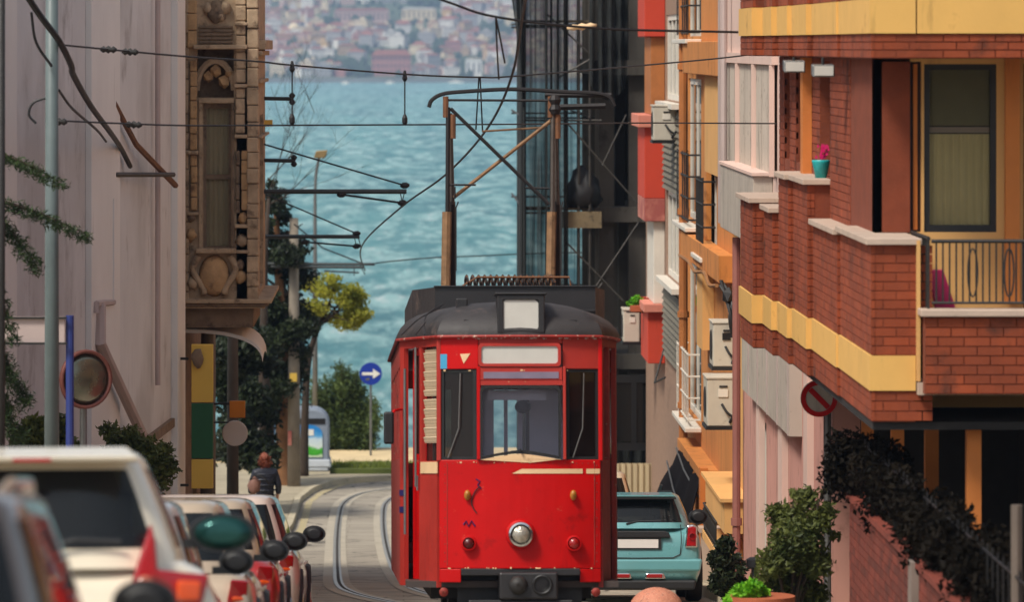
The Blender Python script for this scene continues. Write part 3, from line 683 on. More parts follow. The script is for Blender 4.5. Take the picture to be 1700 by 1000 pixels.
for py in (819, 847):
    za, zb_ = TP(680, py + 5, 1).z, TP(680, py - 5, 1).z
    q = MB(); q.extr([bay(-.0, za, .003), bay(.128, za, .003), bay(.128, zb_, .003), bay(0, zb_, .003)], nv * .004); tobj('navy_band', q, M['navytape'])
Rd = math.hypot(RS - FW0, SY - FB)
side('door_bay', (FW0 + .022, FB + .05), (RS, SY), [(.10, Rd * .42, z_belt, zd1), (Rd * .5, Rd - .14, z_low + .06, zd1)], z_low, z_gut - .02, M['redworn'])
rv = Vector((RS - FW0, SY - FB, 0)).normalized(); rn = Vector((rv.y, -rv.x, 0))
def rbay(u, z, o=0): p = Vector((FW0, FB, 0)) + rv * u + rn * o; return Vector((p.x, p.y, z))
q = MB(); q.extr([rbay(Rd * .505, z_low + .065, -.09), rbay(Rd - .145, z_low + .065, -.09), rbay(Rd - .145, zd1 - .005, -.09), rbay(Rd * .505, zd1 - .005, -.09)], -rn * .03); tobj('door', q, M['redworn'])
q = MB(); q.extr([rbay(.1, z_belt, -.05), rbay(Rd * .42, z_belt, -.05), rbay(Rd * .42, zd1, -.05), rbay(.1, zd1, -.05)], -rn * .006); tobj('cab_side_window', q, M['tglassdark'])
SL = 8.4; nw = 6; holes = [(SL * i / nw + .12, SL * (i + 1) / nw - .12, z_belt + .02, z_wtop + .05) for i in range(nw)]
side('side_wall', (LS, SY + SL), (LS, SY), holes, z_low, z_gut - .02, M['redworn']); side('side_wall', (RS, SY), (RS, SY + SL), holes, z_low, z_gut - .02, M['redworn'])
for i in range(nw):
    for sx, xx in ((-1, LS + .02), (1, RS - .028)):
        y0 = SY + SL * i / nw + .12; y1 = SY + SL * (i + 1) / nw - .12
        q = MB(); q.ring([(xx, y0, holes[0][2]), (xx, y1, holes[0][2]), (xx, y1, holes[0][3]), (xx, y0, holes[0][3])], [(xx, y0 + .04, holes[0][2] + .04), (xx, y1 - .04, holes[0][2] + .04), (xx, y1 - .04, holes[0][3] - .04), (xx, y0 + .04, holes[0][3] - .04)], (.025, 0, 0)); w_ = tobj('side_window', q, M['blackpaint'])
        q = MB(); q.box(xx + .008, xx + .014, y0 + .03, y1 - .03, holes[0][2] + .03, holes[0][3] - .03); tobj('pane', q, M['tglass'], w_)
YB = SY + SL
side('tail_bay', (-.70, TL), (LS, YB), [(.2, .9, z_belt, z_wtop)], z_low, z_gut - .02, M['redworn']); side('tail_bay', (RS, YB), (.60, TL), [(.2, .9, z_belt, z_wtop)], z_low, z_gut - .02, M['redworn'])
side('tail_panel', (.60, TL + .001), (-.70, TL + .001), [(.06, .54, z_belt - .25, z_wtop), (.62, 1.24, z_belt - .1, z_wtop)], z_skirt, z_gut - .02, M['redworn'])
q = MB(); q.box(LS + .05, RS - .05, .2, TL - .1, z_low + .0, z_low + .06); tobj('floor', q, M['interiordark'])
q = MB(); q.box(LS + .06, RS - .06, SY - .1, TL - .2, z_gut - .12, z_gut - .06); q.box(-.7, .7, .25, SY - .11, z_gut - .12, z_gut - .06); tobj('ceiling_lining', q, M['interior'])
# cab bulkhead with openings, seats, poles
q = MB(); q.wall((-.9, .95), (.78, .95), z_low + .06, z_gut - .13, [(.20, .26, z_belt - .2, z_wtop - .1), (.675, .775, z_low + .1, z_wtop - .10), (.812, .912, z_low + .1, z_wtop - .10), (.955, 1.025, z_low + .1, z_wtop + .05)], .04); tobj('bulkhead', q, M['interior'])
q = MB(); q.box(-.30, .26, .30, .34, zt(664), zt(647)); tobj('sun_visor', q, M['interior'])
q = MB(); q.lathe([(.0, 0), (.075, .0), (.08, .02), (.06, .04), (.0, .045)], TP(868, 676, .45), (0, -1, 0), 16, sx=1.0, sz=.8); tobj('interior_mirror', q, M['pantdark'], smooth=True)
q = MB(); q.box(-.55, .45, .22, .45, z_belt - .35, z_belt - .06); tobj('dashboard', q, M['interiordark'], bevel=.02)
for i, (x, y) in enumerate(((-.35, 3), (.3, 3.6), (-.35, 5.2), (.3, 6))):
    q = MB(); q.tube([(x, y, z_low + .05), (x, y, z_gut - .1)], .018, 8); tobj('stanchion', q, M['steel'])
for i in range(5):
    for sx in (LS + .3, RS - .3):
        y = 2.8 + 1.35 * i; q = MB(); q.box(sx - .2, sx + .2, y, y + .42, z_low + .4, z_low + .47); q.box(sx - .2, sx + .2, y + .4, y + .46, z_low + .45, z_low + .95); q.box(sx - .03, sx + .03, y + .1, y + .3, z_low + .05, z_low + .4); tobj('seat', q, M['interiordark'], bevel=.02)
# --- roof
out = []
for i in range(15): x = -FW0 + 2 * FW0 * i / 14; out.append((x * 1.02, fy(x) - .03))
out += [(RS * .5 + FW0 * .5 + .03, (SY + FB) * .45), (RS + .03, SY), (RS + .03, SY + 3), (RS + .03, SY + 6), (RS + .03, YB), (.62, TL + .03), (0, TL + .06), (-.72, TL + .03), (LS - .03, YB), (LS - .03, SY + 6), (LS - .03, SY + 3), (LS - .03, SY), (LS * .5 - FW0 * .5 - .03, (SY + FB) * .45)]
prof = [(0, -.015), (0, .03), (.035, .10), (.10, .17), (.20, .23), (.36, .285), (.58, .325), (.85, .345), (1.03, .35)]
q = MB(); n = len(out); cx, cy = (LS + RS) / 2, TL / 2
for o_, h_ in prof:
    for (x, y) in out: q.v.append((cx + (x - cx) * (1 - o_ / 1.08), cy + (y - cy) * (1 - o_ / 5.5), z_gut + h_))
for k in range(len(prof) - 1):
    for i in range(n): j = (i + 1) % n; q.f.append((k * n + i, k * n + j, (k + 1) * n + j, (k + 1) * n + i)); q.m.append(0)
q.f.append(tuple((len(prof) - 1) * n + i for i in range(n))); q.m.append(0); q.f.append(tuple(range(n - 1, -1, -1))); q.m.append(0)
roof = tobj('roof', q, M['roofblack'], smooth=True, autosmooth=True)
def on_roof(px, py):     # where a photo point meets the front of the dome, roughly
    return TP(px, py, interp(py, [(490, .75), (515, .42), (535, .2), (552, .06), (560, 0.0)]))
q = MB()
for pts in ([(667, 556), (695, 530), (730, 512)], [(690, 556), (706, 536)], [(705, 556), (707, 525), (735, 506)]):
    P = [on_roof(*p) for p in pts]; q.tube([p + Vector((0, -.02, .0)) for p in catmull(P, 4)], .007, 5)
tobj('roof_seam', q, M['blackpaint'], roof)
q = MB(); gl = [Vector((x, y - .012, z_gut - .018)) for x, y in out]; q.tube(gl + [gl[0]], .016, 6); tobj('gutter', q, mat('gutterpaint', C(150, 34, 24), .6, .2, 5, .2, 30, wear=.5, wearcol=C(206, 180, 160), dscale=6, dirt=.3), roof)
q = MB()
for k in range(60):
    x = rng.uniform(-.72, .74); s_ = rng.uniform(.004, .014); z = z_gut - rng.uniform(.03, .045); q.box(x, x + s_ * rng.uniform(1, 2.4), fy(x) - .004, fy(x) + .02, z, z + s_)
o = tobj('paint_chips', q, M['opal']); o['kind'] = 'stuff'
q = MB()
for k in range(44):
    a_ = rng.choice(((zt(613), 1), (zt(766), 1), (zt(632), .5), (zt(942), 1))); x = rng.uniform(-.75, .75) * a_[1]; s_ = rng.uniform(.003, .009); q.box(x, x + s_ * rng.uniform(1, 3), fy(x) - .005, fy(x) + .02, a_[0] - .012 - s_, a_[0] - .012 + rng.uniform(0, .01))
o = tobj('paint_scuffs', q, M['creampaint']); o['kind'] = 'stuff'
bx0, bx1, bz0, bz1 = TP(824, 0, 0).x, TP(902, 0, 0).x, zt(553), zt(490)
q = MB(); q.ring([(bx0, -.03, bz0), (bx1, -.03, bz0), (bx1, -.03, bz1), (bx0, -.03, bz1)], [(bx0 + .06, -.03, bz0 + .03), (bx1 - .06, -.03, bz0 + .03), (bx1 - .06, -.03, bz1 - .05), (bx0 + .06, -.03, bz1 - .05)], (0, .5, 0)); q.box(bx0 - .02, bx1 + .02, -.05, .5, bz1 + .001, bz1 + .02); nbx = tobj('number_box', q, M['blackpaint'], bevel=.008)
q = MB(); q.extr(rr(834, 894, 498, 549, .05, -.012), (0, .03, 0)); tobj('number_glass', q, M['opal'], nbx)
h0 = TP(757, 520, .55); h1 = TP(776, 496, .55)
q = MB(); q.box(h0.x, h1.x, h0.y - .08, h0.y + .1, h0.z, h1.z); q.tube([((h0.x + h1.x) / 2, h0.y, h0.z + .01), ((h0.x + h1.x) / 2, h0.y, h0.z - .1)], .03, 8); tobj('roof_horn', q, M['blackpaint'], bevel=.015)
for pa, pb in ((770, 812), (912, 957)):
    a = TP(pa, 553, .16); b = TP(pb, 535, .16)
    q = MB(); q.box(a.x, b.x, a.y - .06, a.y + .25, b.z, b.z + .02); q.box(a.x, a.x + .02, a.y - .05, a.y + .2, a.z, b.z - .001); q.box(b.x - .02, b.x, a.y - .05, a.y + .2, a.z, b.z - .001); lv = tobj('roof_vent', q, M['blackpaint'])
    for k in range(3):
        z = a.z + (b.z - a.z) * (k + .3) / 3; q = MB(); q.hexa([(a.x + .021, a.y - .06, z), (b.x - .021, a.y - .06, z), (b.x - .021, a.y + .04, z + .025), (a.x + .021, a.y + .04, z + .025)], [(a.x + .021, a.y - .06, z + .008), (b.x - .021, a.y - .06, z + .008), (b.x - .021, a.y + .04, z + .033), (a.x + .021, a.y + .04, z + .033)]); tobj('louvre', q, M['blackpaint'], lv)
# roof equipment fairing with resistor coils
fz0, fz1 = TP(850, 545, 2).z, TP(850, 477, 2).z
xa, xb, xla, xrb = TP(721, 0, 2).x, TP(986, 0, 2).x, TP(683, 0, 3).x, TP(999, 0, 3).x
q = MB(); q.box(xa, xb, 2.0, 2.04, fz0, fz1); q.box(xa, xb, 1.98, 2.0, fz0 + .16, fz0 + .185); q.box(xa - .01, xb + .01, 1.975, 2.06, fz1, fz1 + .015); fair = tobj('roof_fairing', q, M['blackpaint'], bevel=.004)
for nm, p in (('l', [(xa, 2.0), (xla, 2.75), (xla, 8.6)]), ('r', [(xb, 2.0), (xrb, 2.75), (xrb, 8.6)])):
    for (c, d) in zip(p, p[1:]):
        q = MB(); sgn = -1 if nm == 'l' else 1
        q.hexa([(c[0], c[1], fz0 - .2), (d[0], d[1], fz0 - .2), (d[0] - sgn * .04, d[1], fz0 - .2), (c[0] - sgn * .04, c[1] + .01, fz0 - .2)][::(1 if nm == 'l' else 1)], [(c[0], c[1], fz1), (d[0], d[1], fz1), (d[0] - sgn * .04, d[1], fz1), (c[0] - sgn * .04, c[1] + .01, fz1)])
        tobj('side_fairing', q, M['roofblack'], fair)
z0 = fz1 + .02
for k in range(6):
    q = MB(); y = 2.3 + .17 * k; P = []
    L0, L1 = TP(772, 470, y).x, TP(922, 470, y).x; nt_ = 15
    for i in range(nt_ * 8 + 1): an = 2 * math.pi * i / 8; P.append((L0 + (L1 - L0) * i / (nt_ * 8), y + .055 * math.cos(an), z0 + .04 + .05 * math.sin(an) + .018 * (k % 3)))
    q.tube(P, .011, 5); tobj('resistor_coil', q, M['rust'] if k % 2 else M['pantdark'], fair)
q = MB(); q.box(L0 - .06, L1 + .08, 2.2, 3.3, z0 - .06, z0 - .03); q.tube([(L0 - .1, 2.25, z0 - .03), (L0 + .1, 2.25, z0 + .09), (L1 + .1, 2.25, z0 + .09), (L1 + .12, 2.25, z0 - .03)], .012, 6); tobj('coil_tray', q, M['rust'], fair)
# --- bow collector
pg = MB(); Yp = 4.0
def pp(px, py, y=Yp): return TP(px, py, y)
q = MB(); q.box(pp(730, 0).x, pp(935, 0).x, Yp - .3, Yp + .3, fz1 - .3, fz1 - .02); pant = tobj('current_collector', q, M['pantdark'])
for a in (743, 917):
    q = MB(); q.tube([pp(a - 3, 476), pp(a - 1, 352)], .05, 8); tobj('lower_leg', q, M['pantrust'], pant)
    q = MB(); q.tube([pp(a + 7, 476, Yp + .12), pp(a + 6, 335, Yp + .12)], .045, 8); tobj('lower_leg', q, M['pantdark'], pant)
    q = MB(); q.tube([pp(a, 352), pp(a + 1, 178)], .024, 8); tobj('upper_leg', q, M['pantdark'] if a < 800 else M['pantsteel'], pant)
    q = MB(); q.tube([pp(a + 8, 340, Yp + .1), pp(a + 4, 188, Yp + .1)], .026, 8); tobj('upper_leg', q, M['pantsteel'], pant)
    q = MB(); q.tube([pp(a + 9, 230), pp(a + 9, 190)], .03, 8); q.tube([pp(a - 3, 195), pp(a - 3, 160)], .03, 8); tobj('spring_box', q, M['rust'], pant)
    q = MB(); q.tube([pp(a + 14, 450), pp(a + 14, 345), pp(a + 18, 335)], .008, 5); tobj('cable', q, M['cable'], pant)
q = MB(); q.tube([pp(748, 180), pp(912, 340)], .02, 7); tobj('cross_brace', q, M['pantdark'], pant)
q = MB(); q.tube([pp(753, 328, Yp + .05), pp(920, 196, Yp + .05)], .02, 7); tobj('cross_brace', q, M['pantrust'], pant)
for a_, b_ in (((745, 307), (790, 307)), ((755, 330), (755, 310)), ((872, 312), (912, 313))): q = MB(); q.tube([pp(*a_), pp(*b_)], .012, 6); tobj('stay', q, M['pantdark'], pant)
q = MB(); q.tube([pp(800, 218, Yp + .2), pp(897, 212, Yp + .2)], .012, 6); tobj('stay', q, M['pantrust'], pant)
q = MB(); q.tube(catmull([pp(712, 178), pp(717, 166), pp(735, 156), pp(770, 152), pp(850, 148), pp(930, 152), pp(990, 155), pp(1012, 162), pp(1020, 176)], 5), .022, 7); tobj('contact_bow', q, M['pantdark'], pant)
q = MB(); q.tube([pp(738, 166), pp(925, 167)], .014, 6); tobj('contact_bow', q, M['pantdark'], pant)
q = MB(); q.tube([pp(905, 158, Yp + .25), pp(1015, 158, Yp + .25)], .03, 6); q.tube([pp(925, 178, Yp + .25), pp(1005, 176, Yp + .25)], .035, 6); tobj('collector_head', q, M['pantdark'], pant)
q = MB(); q.lathe([(.05, 0), (.07, .05), (.05, .1), (.07, .15), (.05, .2)], pp(921, 190, Yp), n=10); tobj('insulator', q, M['pantdark'], pant)
# --- lamps, handles, coupler
def lamp(name, px, py, r, rim, lens, dep=.06):
    c = TP(px, py, 0); c = Vector((c.x, fy(c.x), c.z))
    q = MB(); q.lathe([(r * 1.12, .01), (r * 1.18, -dep * .5), (r * 1.1, -dep), (r * .92, -dep * 1.05), (r * .9, -dep * .7)], c, (0, 1, 0), 24); l = tobj(name, q, rim, smooth=True, autosmooth=True)
    q = MB(); q.lathe([(r * .91, -dep * .75), (r * .7, -dep * 1.02), (r * .35, -dep * 1.2), (.002, -dep * 1.25)], c, (0, 1, 0), 24); tobj('lens', q, lens, l, smooth=True)
    return l
hl = lamp('headlight', 864, 888, .105, M['chrome'], M['lampglass'], .10)
q = MB(); c = TP(864, 888, 0); q.lathe([(.145, 0.01), (.14, -.03), (.125, -.04)], Vector((c.x, fy(c.x), c.z)), (0, 1, 0), 24); tobj('headlight_rim', q, M['red'], hl, smooth=True)
lamp('tail_lamp', 778, 903, .062, M['red'], mat('dullred', C(84, 12, 12), .3), .07); lamp('tail_lamp', 953, 903, .065, M['red'], M['redlens'], .07)
for px in (776, 952):
    c = TP(px, 823, 0); q = MB(); q.lathe([(.028, 0), (.032, -.03), (.024, -.055), (.0, -.06)], Vector((c.x, fy(c.x), c.z)), (0, 1, 0), 12, sz=1.6); tobj('indicator', q, M['amber'], smooth=True)
q = MB(); P = [TP(px, py, 0) for px, py in ((797, 808), (788, 818), (783, 833), (786, 845), (792, 853))]; q.tube(catmull([Vector((p.x, fy(p.x) - .012, p.z)) for p in P], 4), .006, 5); tobj('hose', q, M['black'])
q = MB(); P = [TP(px, py, 0) for px, py in ((790, 796), (797, 800), (793, 806), (799, 812))]; q.tube([Vector((p.x, fy(p.x) - .006, p.z)) for p in P], .006, 4); tobj('graffiti_mark', q, M['navytape'])
q = MB(); P = [TP(px, py, 0) for px, py in ((770, 872), (774, 866), (778, 875), (783, 866), (789, 875))]; q.tube([Vector((p.x, fy(p.x) - .006, p.z)) for p in P], .008, 4); tobj('graffiti_mark', q, M['navytape'])
zr = TP(865, 946, 0).z
q = MB(); q.box(-.57, .57, .012, .06, zr - .06, zr + .006); tobj('recess_lintel', q, M['blackpaint'], bevel=.008)
q = MB(); q.box(-.6, .6, .35, .4, .2, zr); q.box(-.6, .6, .06, .36, .2, .24); tobj('coupler_recess', q, M['black'])
q = MB(); q.box(-.50, .50, -.02, .06, .3, .42); tobj('bumper_beam', q, M['blackpaint'], bevel=.015)
c = TP(853, 972, 0); q = MB(); q.box(c.x - .14, c.x + .42, -.06, .30, c.z - .14, c.z + .12); cp = tobj('coupler', q, M['blackpaint'], bevel=.02)
q = MB(); q.lathe([(.085, -.05), (.09, -.10), (.07, -.15), (.03, -.17), (.0, -.172)], (c.x + .04, 0, c.z), (0, 1, 0), 20); tobj('coupler_cone', q, M['iron'], cp, smooth=True)
q = MB(); q.lathe([(.10, -.055), (.10, -.075), (.075, -.08), (.07, -.06)], (c.x + .27, 0, c.z), (0, 1, 0), 20); tobj('coupler_cup', q, M['black'], cp, smooth=True)
for px in (737, 990):
    c = TP(px, 988, .05); q = MB(); q.lathe([(.035, 0), (.045, -.02), (.035, -.04), (0, -.042)], Vector((c.x, fy(c.x) + .03, c.z + .02)), (0, 1, 0), 14); tobj('buffer', q, M['redworn'], smooth=True)
for px in (743, 988): q = MB(); q.tube([Vector((TP(px, py, 0).x, fy(TP(px, py, 0).x) - .002, TP(px, py, 0).z)) for py in (770, 850, 940)], .004, 4); tobj('panel_seam', q, M['redworn'])
q = MB()
for px in (739, 992):
    for k in range(12): c = TP(px, 774 + 14.5 * k, 0); q.lathe([(.007, 0), (.006, -.003), (.001, -.004)], Vector((c.x, fy(c.x), c.z)), (0, 1, 0), 6)
for k in range(26): c = TP(742 + 9.8 * k, 770, 0); q.lathe([(.006, 0), (.005, -.003), (.001, -.004)], Vector((c.x, fy(c.x), c.z)), (0, 1, 0), 6)
o = tobj('rivets', q, M['redworn']); o['kind'] = 'stuff'
# mirror
q = MB(); a, b = TP(637, 738, .95), TP(654, 684, .95); q.box(a.x, b.x, a.y - .03, a.y + .03, a.z, b.z); mr = tobj('wing_mirror', q, M['black'], bevel=.02)
q = MB(); q.tube([TP(650, 690, .95), TP(655, 682, 1.0), TP(667, 680, 1.15)], .014, 6); tobj('mirror_arm', q, M['red'], mr)
q = MB(); q.tube([TP(693, 790, .9), TP(693, 815, .9)], .012, 6); tobj('door_handle', q, M['steel'])
# running gear
q = MB(); q.box(-.85, .7, .5, TL - .5, .42, z_low); tobj('underframe', q, M['dark'])
for y in (3.4, 6.6):
    for x in (-.57, .43):
        q = MB(); q.lathe([(.06, -.06), (.33, -.06), (.36, -.05), (.36, -.03), (.33, -.028), (.33, .05), (.1, .06)], (x, y, .33), (1 if x > 0 else -1, 0, 0), 24); tobj('wheel', q, M['iron'], smooth=False)
    q = MB(); q.tube([(-.62, y, .33), (.48, y, .33)], .06, 8); tobj('axle', q, M['iron'])

# ------------------------------------------------------------------ right side: brick balcony building
M['brick'] = mat('brick', C(136, 60, 28), 0.85, 0.24, 2, 0.2, 60, rand=0.15, world=True, dirt=.4, dirtcol=C(64, 34, 22), dscale=1.6)
M['brickback'] = mat('brickback', C(122, 56, 30), 0.9, 0.15, 4, 0.2, 40)
M['brickdark'] = mat('brickdark', C(110, 46, 30), 0.85, 0.2, 3, 0.3, 60, rand=0.3, world=True, dirt=.4, dirtcol=C(50, 28, 20), dscale=1.6)
M['yellow'] = mat('yellow', C(220, 172, 94), 0.8, 0.07, 1.5, 0.08, 40, dirt=0.3, dirtcol=C(160, 112, 56), dscale=1.5, streak=0.2)
M['cap'] = mat('cap', C(186, 164, 146), 0.75, 0.1, 3, 0.15, 30, dirt=0.2, dirtcol=C(110, 96, 84))
M['creamwall'] = mat('creamwall', C(214, 164, 100), 0.85, 0.08, 1.2, 0.1, 30, streak=0.15)
M['darkwood'] = mat('darkwood', C(50, 30, 22), 0.6, 0.25, 3, 0.1, 30)
M['orangepost'] = mat('orangepost', C(196, 116, 50), 0.75, 0.1, 2, 0.1, 30, streak=0.2)
BR = {}                                   # brick placements by owner
brick_me = MB().hexa([(-.103, -.007, -.033), (.103, -.007, -.033), (.103, .02, -.033), (-.103, .02, -.033)], [(-.103, -.007, .033), (.103, -.007, .033), (.103, .02, .033), (-.103, .02, .033)]).mesh('brick', M['brick'])
brickd_me = brick_me.copy(); brickd_me.materials[0] = M['brickdark']
def brick_face(key, p0, p1, z0, z1):
    """courses of bricks on an upright face; outside is to the right of p0 -> p1"""
    p0, p1 = Vector(p0), Vector(p1); L = (p1 - p0).length; d = (p1 - p0) / L; ang = math.atan2(d.y, d.x)
    nz = max(1, round((z1 - z0) / .076)); ch = (z1 - z0) / nz
    for k in range(nz):
        u = -(.108 if k % 2 else 0); z = z0 + ch * (k + .5)
        while u < L - .02:
            a, b = max(0, u), min(L, u + .206); u += .216
            if b - a < .03: continue
            c = p0 + d * ((a + b) / 2); BR.setdefault(key, []).append(((c.x, c.y, z), ang, ((b - a) / .206, rng.uniform(.8, 1.1), (ch - .010) / .066)))
brb = thing('brick_apartment_building', 'red brick apartment house with stepped balconies and yellow bands, right edge', 'building', (4.4, 41, G(41)))
SEG = [(3.60, 49.7, 51.6, -.03), (3.71, 48.5, 49.69, -.09), (3.765, 47.2, 48.49, .28), (3.81, 45.5, 47.19, .28), (3.86, 42.9, 45.49, -.09), (3.88, 40.0, 42.89, -.06)]
BK = 4.25
mort = MB(); mort2 = MB()
for i, (X, ya, yb, zc) in enumerate(SEG):
    mort.box(X + .012, BK, ya + .012, yb, -1.53, zc)
    brick_face('bal', (X + .013, yb), (X + .013, ya), -.975, zc); brick_face('bal', (X + .013, yb), (X + .013, ya), -1.525, -1.275)
    nx = SEG[i + 1][0] if i + 1 < len(SEG) else BK + .12
    brick_face('bal', (X, ya + .013), (nx + .02, ya + .013), -.975, zc); brick_face('bal', (X, ya + .013), (nx + .02, ya + .013), -1.525, -1.275)
    q = MB(); q.box(X - .012, BK, ya - .012, yb - .005 if i else yb, -1.27, -.98); obj('yellow_band', q, M['yellow'], brb)
    q = MB(); q.box(X - .045, BK + .05, ya - .04, yb - .045 if i else yb, zc + .002, zc + .055); obj('coping', q, M['cap'], brb, bevel=.006)
    mort2.box(X + .012, BK, ya + .012, yb, 1.49, 3.2)
    q = MB(); q.box(X - .012, BK, ya - .012, yb - .005 if i else yb, 1.70, 1.99); obj('yellow_band', q, M['yellow'], brb)
    brick_face('bal', (X + .013, yb), (X + .013, ya), 1.495, 1.695); brick_face('bal', (X, ya + .013), (nx + .02, ya + .013), 1.495, 1.695)
    brick_face('bal', (X + .013, yb), (X + .013, ya), 1.995, 2.30); brick_face('bal', (X, ya + .013), (nx + .02, ya + .013), 1.995, 2.30)
obj('balcony_core', mort, M['brickback'], brb); obj('balcony_core', mort2, M['brickback'], brb)
q = MB(); q.box(4.262, 9.5, 40.02, 41.1, 1.49, 3.2); obj('balcony_core', q, M['brickback'], brb)
brick_face('bal', (4.27, 40.013), (6.2, 40.013), 1.495, 1.695); brick_face('bal', (4.27, 40.013), (6.2, 40.013), 1.995, 2.30)
q = MB(); q.box(4.262, 9.5, 39.988, 40.6, 1.70, 1.99); obj('yellow_band', q, M['yellow'], brb)
# street side wall between the two balcony bands, with dark windows
FX = 4.03
def fwins(l): return [(51.6 - YX(a, FX), 51.6 - YX(b, FX), z0, z1) for a, b, z0, z1 in l]
wl = MB(); hs = fwins([(1303, 1312, .4, 1.45), (1322, 1333, .4, 1.45), (1362, 1379, .35, 1.45)]); wl.wall((FX, 51.6), (FX, 41.2), -.95, 1.488, hs, .3); obj('side_wall', wl, M['brickback'], brb)
for h in hs:
    q = MB(); q.box(FX + .12, FX + .15, 51.6 - h[1], 51.6 - h[0], h[2], h[3]); obj('window', q, M['dglass'], brb)
u = 51.6
brick_face('sw', (FX, 51.6), (FX, 51.6 - hs[0][0]), -.9, 1.48); brick_face('sw', (FX, 51.6 - hs[0][1]), (FX, 51.6 - hs[1][0]), -.9, 1.48); brick_face('sw', (FX, 51.6 - hs[1][1]), (FX, 51.6 - hs[2][0]), -.9, 1.48); brick_face('sw', (FX, 51.6 - hs[2][1]), (FX, 43.4), -.9, 1.48)
q = MB(); q.box(3.93, 4.02, 47.45, 47.75, .3, 1.48); obj('timber_post', q, M['orangepost'], brb)
# near face: balcony wall, sliding window, timber column
q = MB(); q.wall((FX, 41.2), (9.5, 41.2), -1.5, 1.488, [(.06, .40, .0, 1.46), (.42, 1.04, .0, 1.44), (1.27, 2.2, -.9, 1.44)], .25); obj('front_wall', q, M['creamwall'], brb)
q = MB(); q.box(4.08, 4.43, 41.3, 41.34, 0, 1.46); sh_ = obj('shutter', q, M['darkwood'], brb)
for k in range(5): q = MB(); q.box(4.10 + .066 * k, 4.135 + .066 * k, 41.26, 41.299, .02, 1.44); obj('shutter_board', q, M['darkwood'] if k % 2 else M['orangepost'], sh_)
q = MB(); q.ring([(4.45, 41.22, 0), (5.07, 41.22, 0), (5.07, 41.22, 1.44), (4.45, 41.22, 1.44)], [(4.50, 41.22, .06), (5.02, 41.22, .06), (5.02, 41.22, 1.39), (4.50, 41.22, 1.39)], (0, .1, 0)); wn = obj('sliding_window', q, M['black'], brb)
q = MB(); q.box(4.49, 5.03, 41.26, 41.27, .05, 1.4); obj('pane', q, M['cglass'], wn)
q = MB()
q.grid(lambda a, b: (4.5 + .52 * a, 41.30 + .010 * math.sin(a * 50), .02 + .82 * b), 48, 1); obj('curtain', q, mat('curtainbright', C(240, 218, 160), .9, .1, 1.5, .1), wn, smooth=True)
q = MB(); q.box(4.50, 5.02, 41.275, 41.288, .85, .90); obj('blind_rail', q, M['cap'], wn)
q = MB(); q.box(4.49, 5.03, 41.30, 41.32, .91, 1.4); obj('blind', q, mat('olive', C(140, 130, 96), .8), wn)
q = MB(); q.box(5.13, 5.25, 41.05, 41.15, -.6, 1.488); obj('timber_post', q, M['orangepost'], brb)
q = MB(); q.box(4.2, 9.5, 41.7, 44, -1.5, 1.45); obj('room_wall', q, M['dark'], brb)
# lower near balcony: parapet, slab, railing
q = MB(); q.box(4.30, 9.5, 39.72, 39.9, -1.28, -.64); obj('balcony_parapet', q, M['brickback'], brb)
brick_face('bal', (4.30, 39.715), (6.1, 39.715), -1.275, -.65)
q = MB(); q.box(4.26, 9.5, 39.66, 39.96, -.638, -.58); obj('coping', q, M['cap'], brb, bevel=.008)
q = MB(); q.box(4.26, 9.5, 39.9, 41.19, -1.3, -1.2); obj('balcony_slab', q, M['cap'], brb)
q = MB(); q.box(4.255, 4.285, 39.95, 41.19, -1.19, -.02); obj('cheek_wall', q, M['creamwall'], brb)
rail = thing('balcony_railing', 'black iron balcony railing with ornamental ovals in front of the sliding window', 'railing', (5.0, 39.8, -.578))
q = MB(); q.tube([(4.36, 39.8, -.02), (9.4, 39.8, -.02)], .018, 6); obj('top_rail', q, M['iron'], rail)
q = MB(); q.tube([(4.36, 39.8, -.53), (9.4, 39.8, -.53)], .012, 6); obj('bottom_rail', q, M['iron'], rail)
me = MB().tube([(0, 0, -.53), (0, 0, -.02)], .008, 5).mesh('bar', M['iron'])
for k in range(46): piece('bar', me, rail, (4.4 + .055 * k, 39.8, 0))
ov = MB().tube([(math.cos(a * math.pi / 8) * .04, -.012, -.28 + math.sin(a * math.pi / 8) * .2) for a in range(17)], .008, 5, cap=False).mesh('scroll', M['iron'])
for k in range(5): piece('scroll', ov, rail, (4.70 + .3 * k, 39.8, 0))
srail = thing('side_railing', 'dark iron railing closing the near end of the balcony', 'railing', (4.34, 40.5, -1.2))
q = MB(); q.tube([(4.34, 39.82, .0), (4.34, 41.15, .0)], .018, 6); obj('top_rail', q, M['iron'], srail)
me = MB().tube([(0, 0, -1.19), (0, 0, 0)], .011, 5).mesh('bar', M['iron'])
for k in range(16): piece('bar', me, srail, (4.34, 39.84 + .085 * k, 0))
M['magenta'] = mat('magenta', C(190, 24, 90), .4, .08, 3, 0)
ch = thing('child_chair', 'small magenta plastic chair on the balcony behind the railing', 'chair', (4.62, 40.5, -1.2))
q = MB(); q.hexa([(4.50, 40.35, -.75), (4.74, 40.35, -.75), (4.74, 40.62, -.75), (4.50, 40.62, -.75)], [(4.50, 40.35, -.72), (4.74, 40.35, -.72), (4.74, 40.62, -.72), (4.50, 40.62, -.72)]); obj('seat', q, M['magenta'], ch, bevel=.01)
q = MB(); q.hexa([(4.47, 40.35, -.72), (4.66, 40.35, -.72), (4.66, 40.39, -.72), (4.47, 40.39, -.72)], [(4.39, 40.35, -.28), (4.52, 40.35, -.28), (4.52, 40.39, -.28), (4.39, 40.39, -.28)]); obj('backrest', q, M['magenta'], ch, bevel=.01)
for lx in (4.52, 4.72):
    for ly in (40.38, 40.59): q = MB(); q.tube([(lx, ly, -.75), (lx + .01, ly, -1.2)], .015, 6); obj('leg', q, M['magenta'], ch)
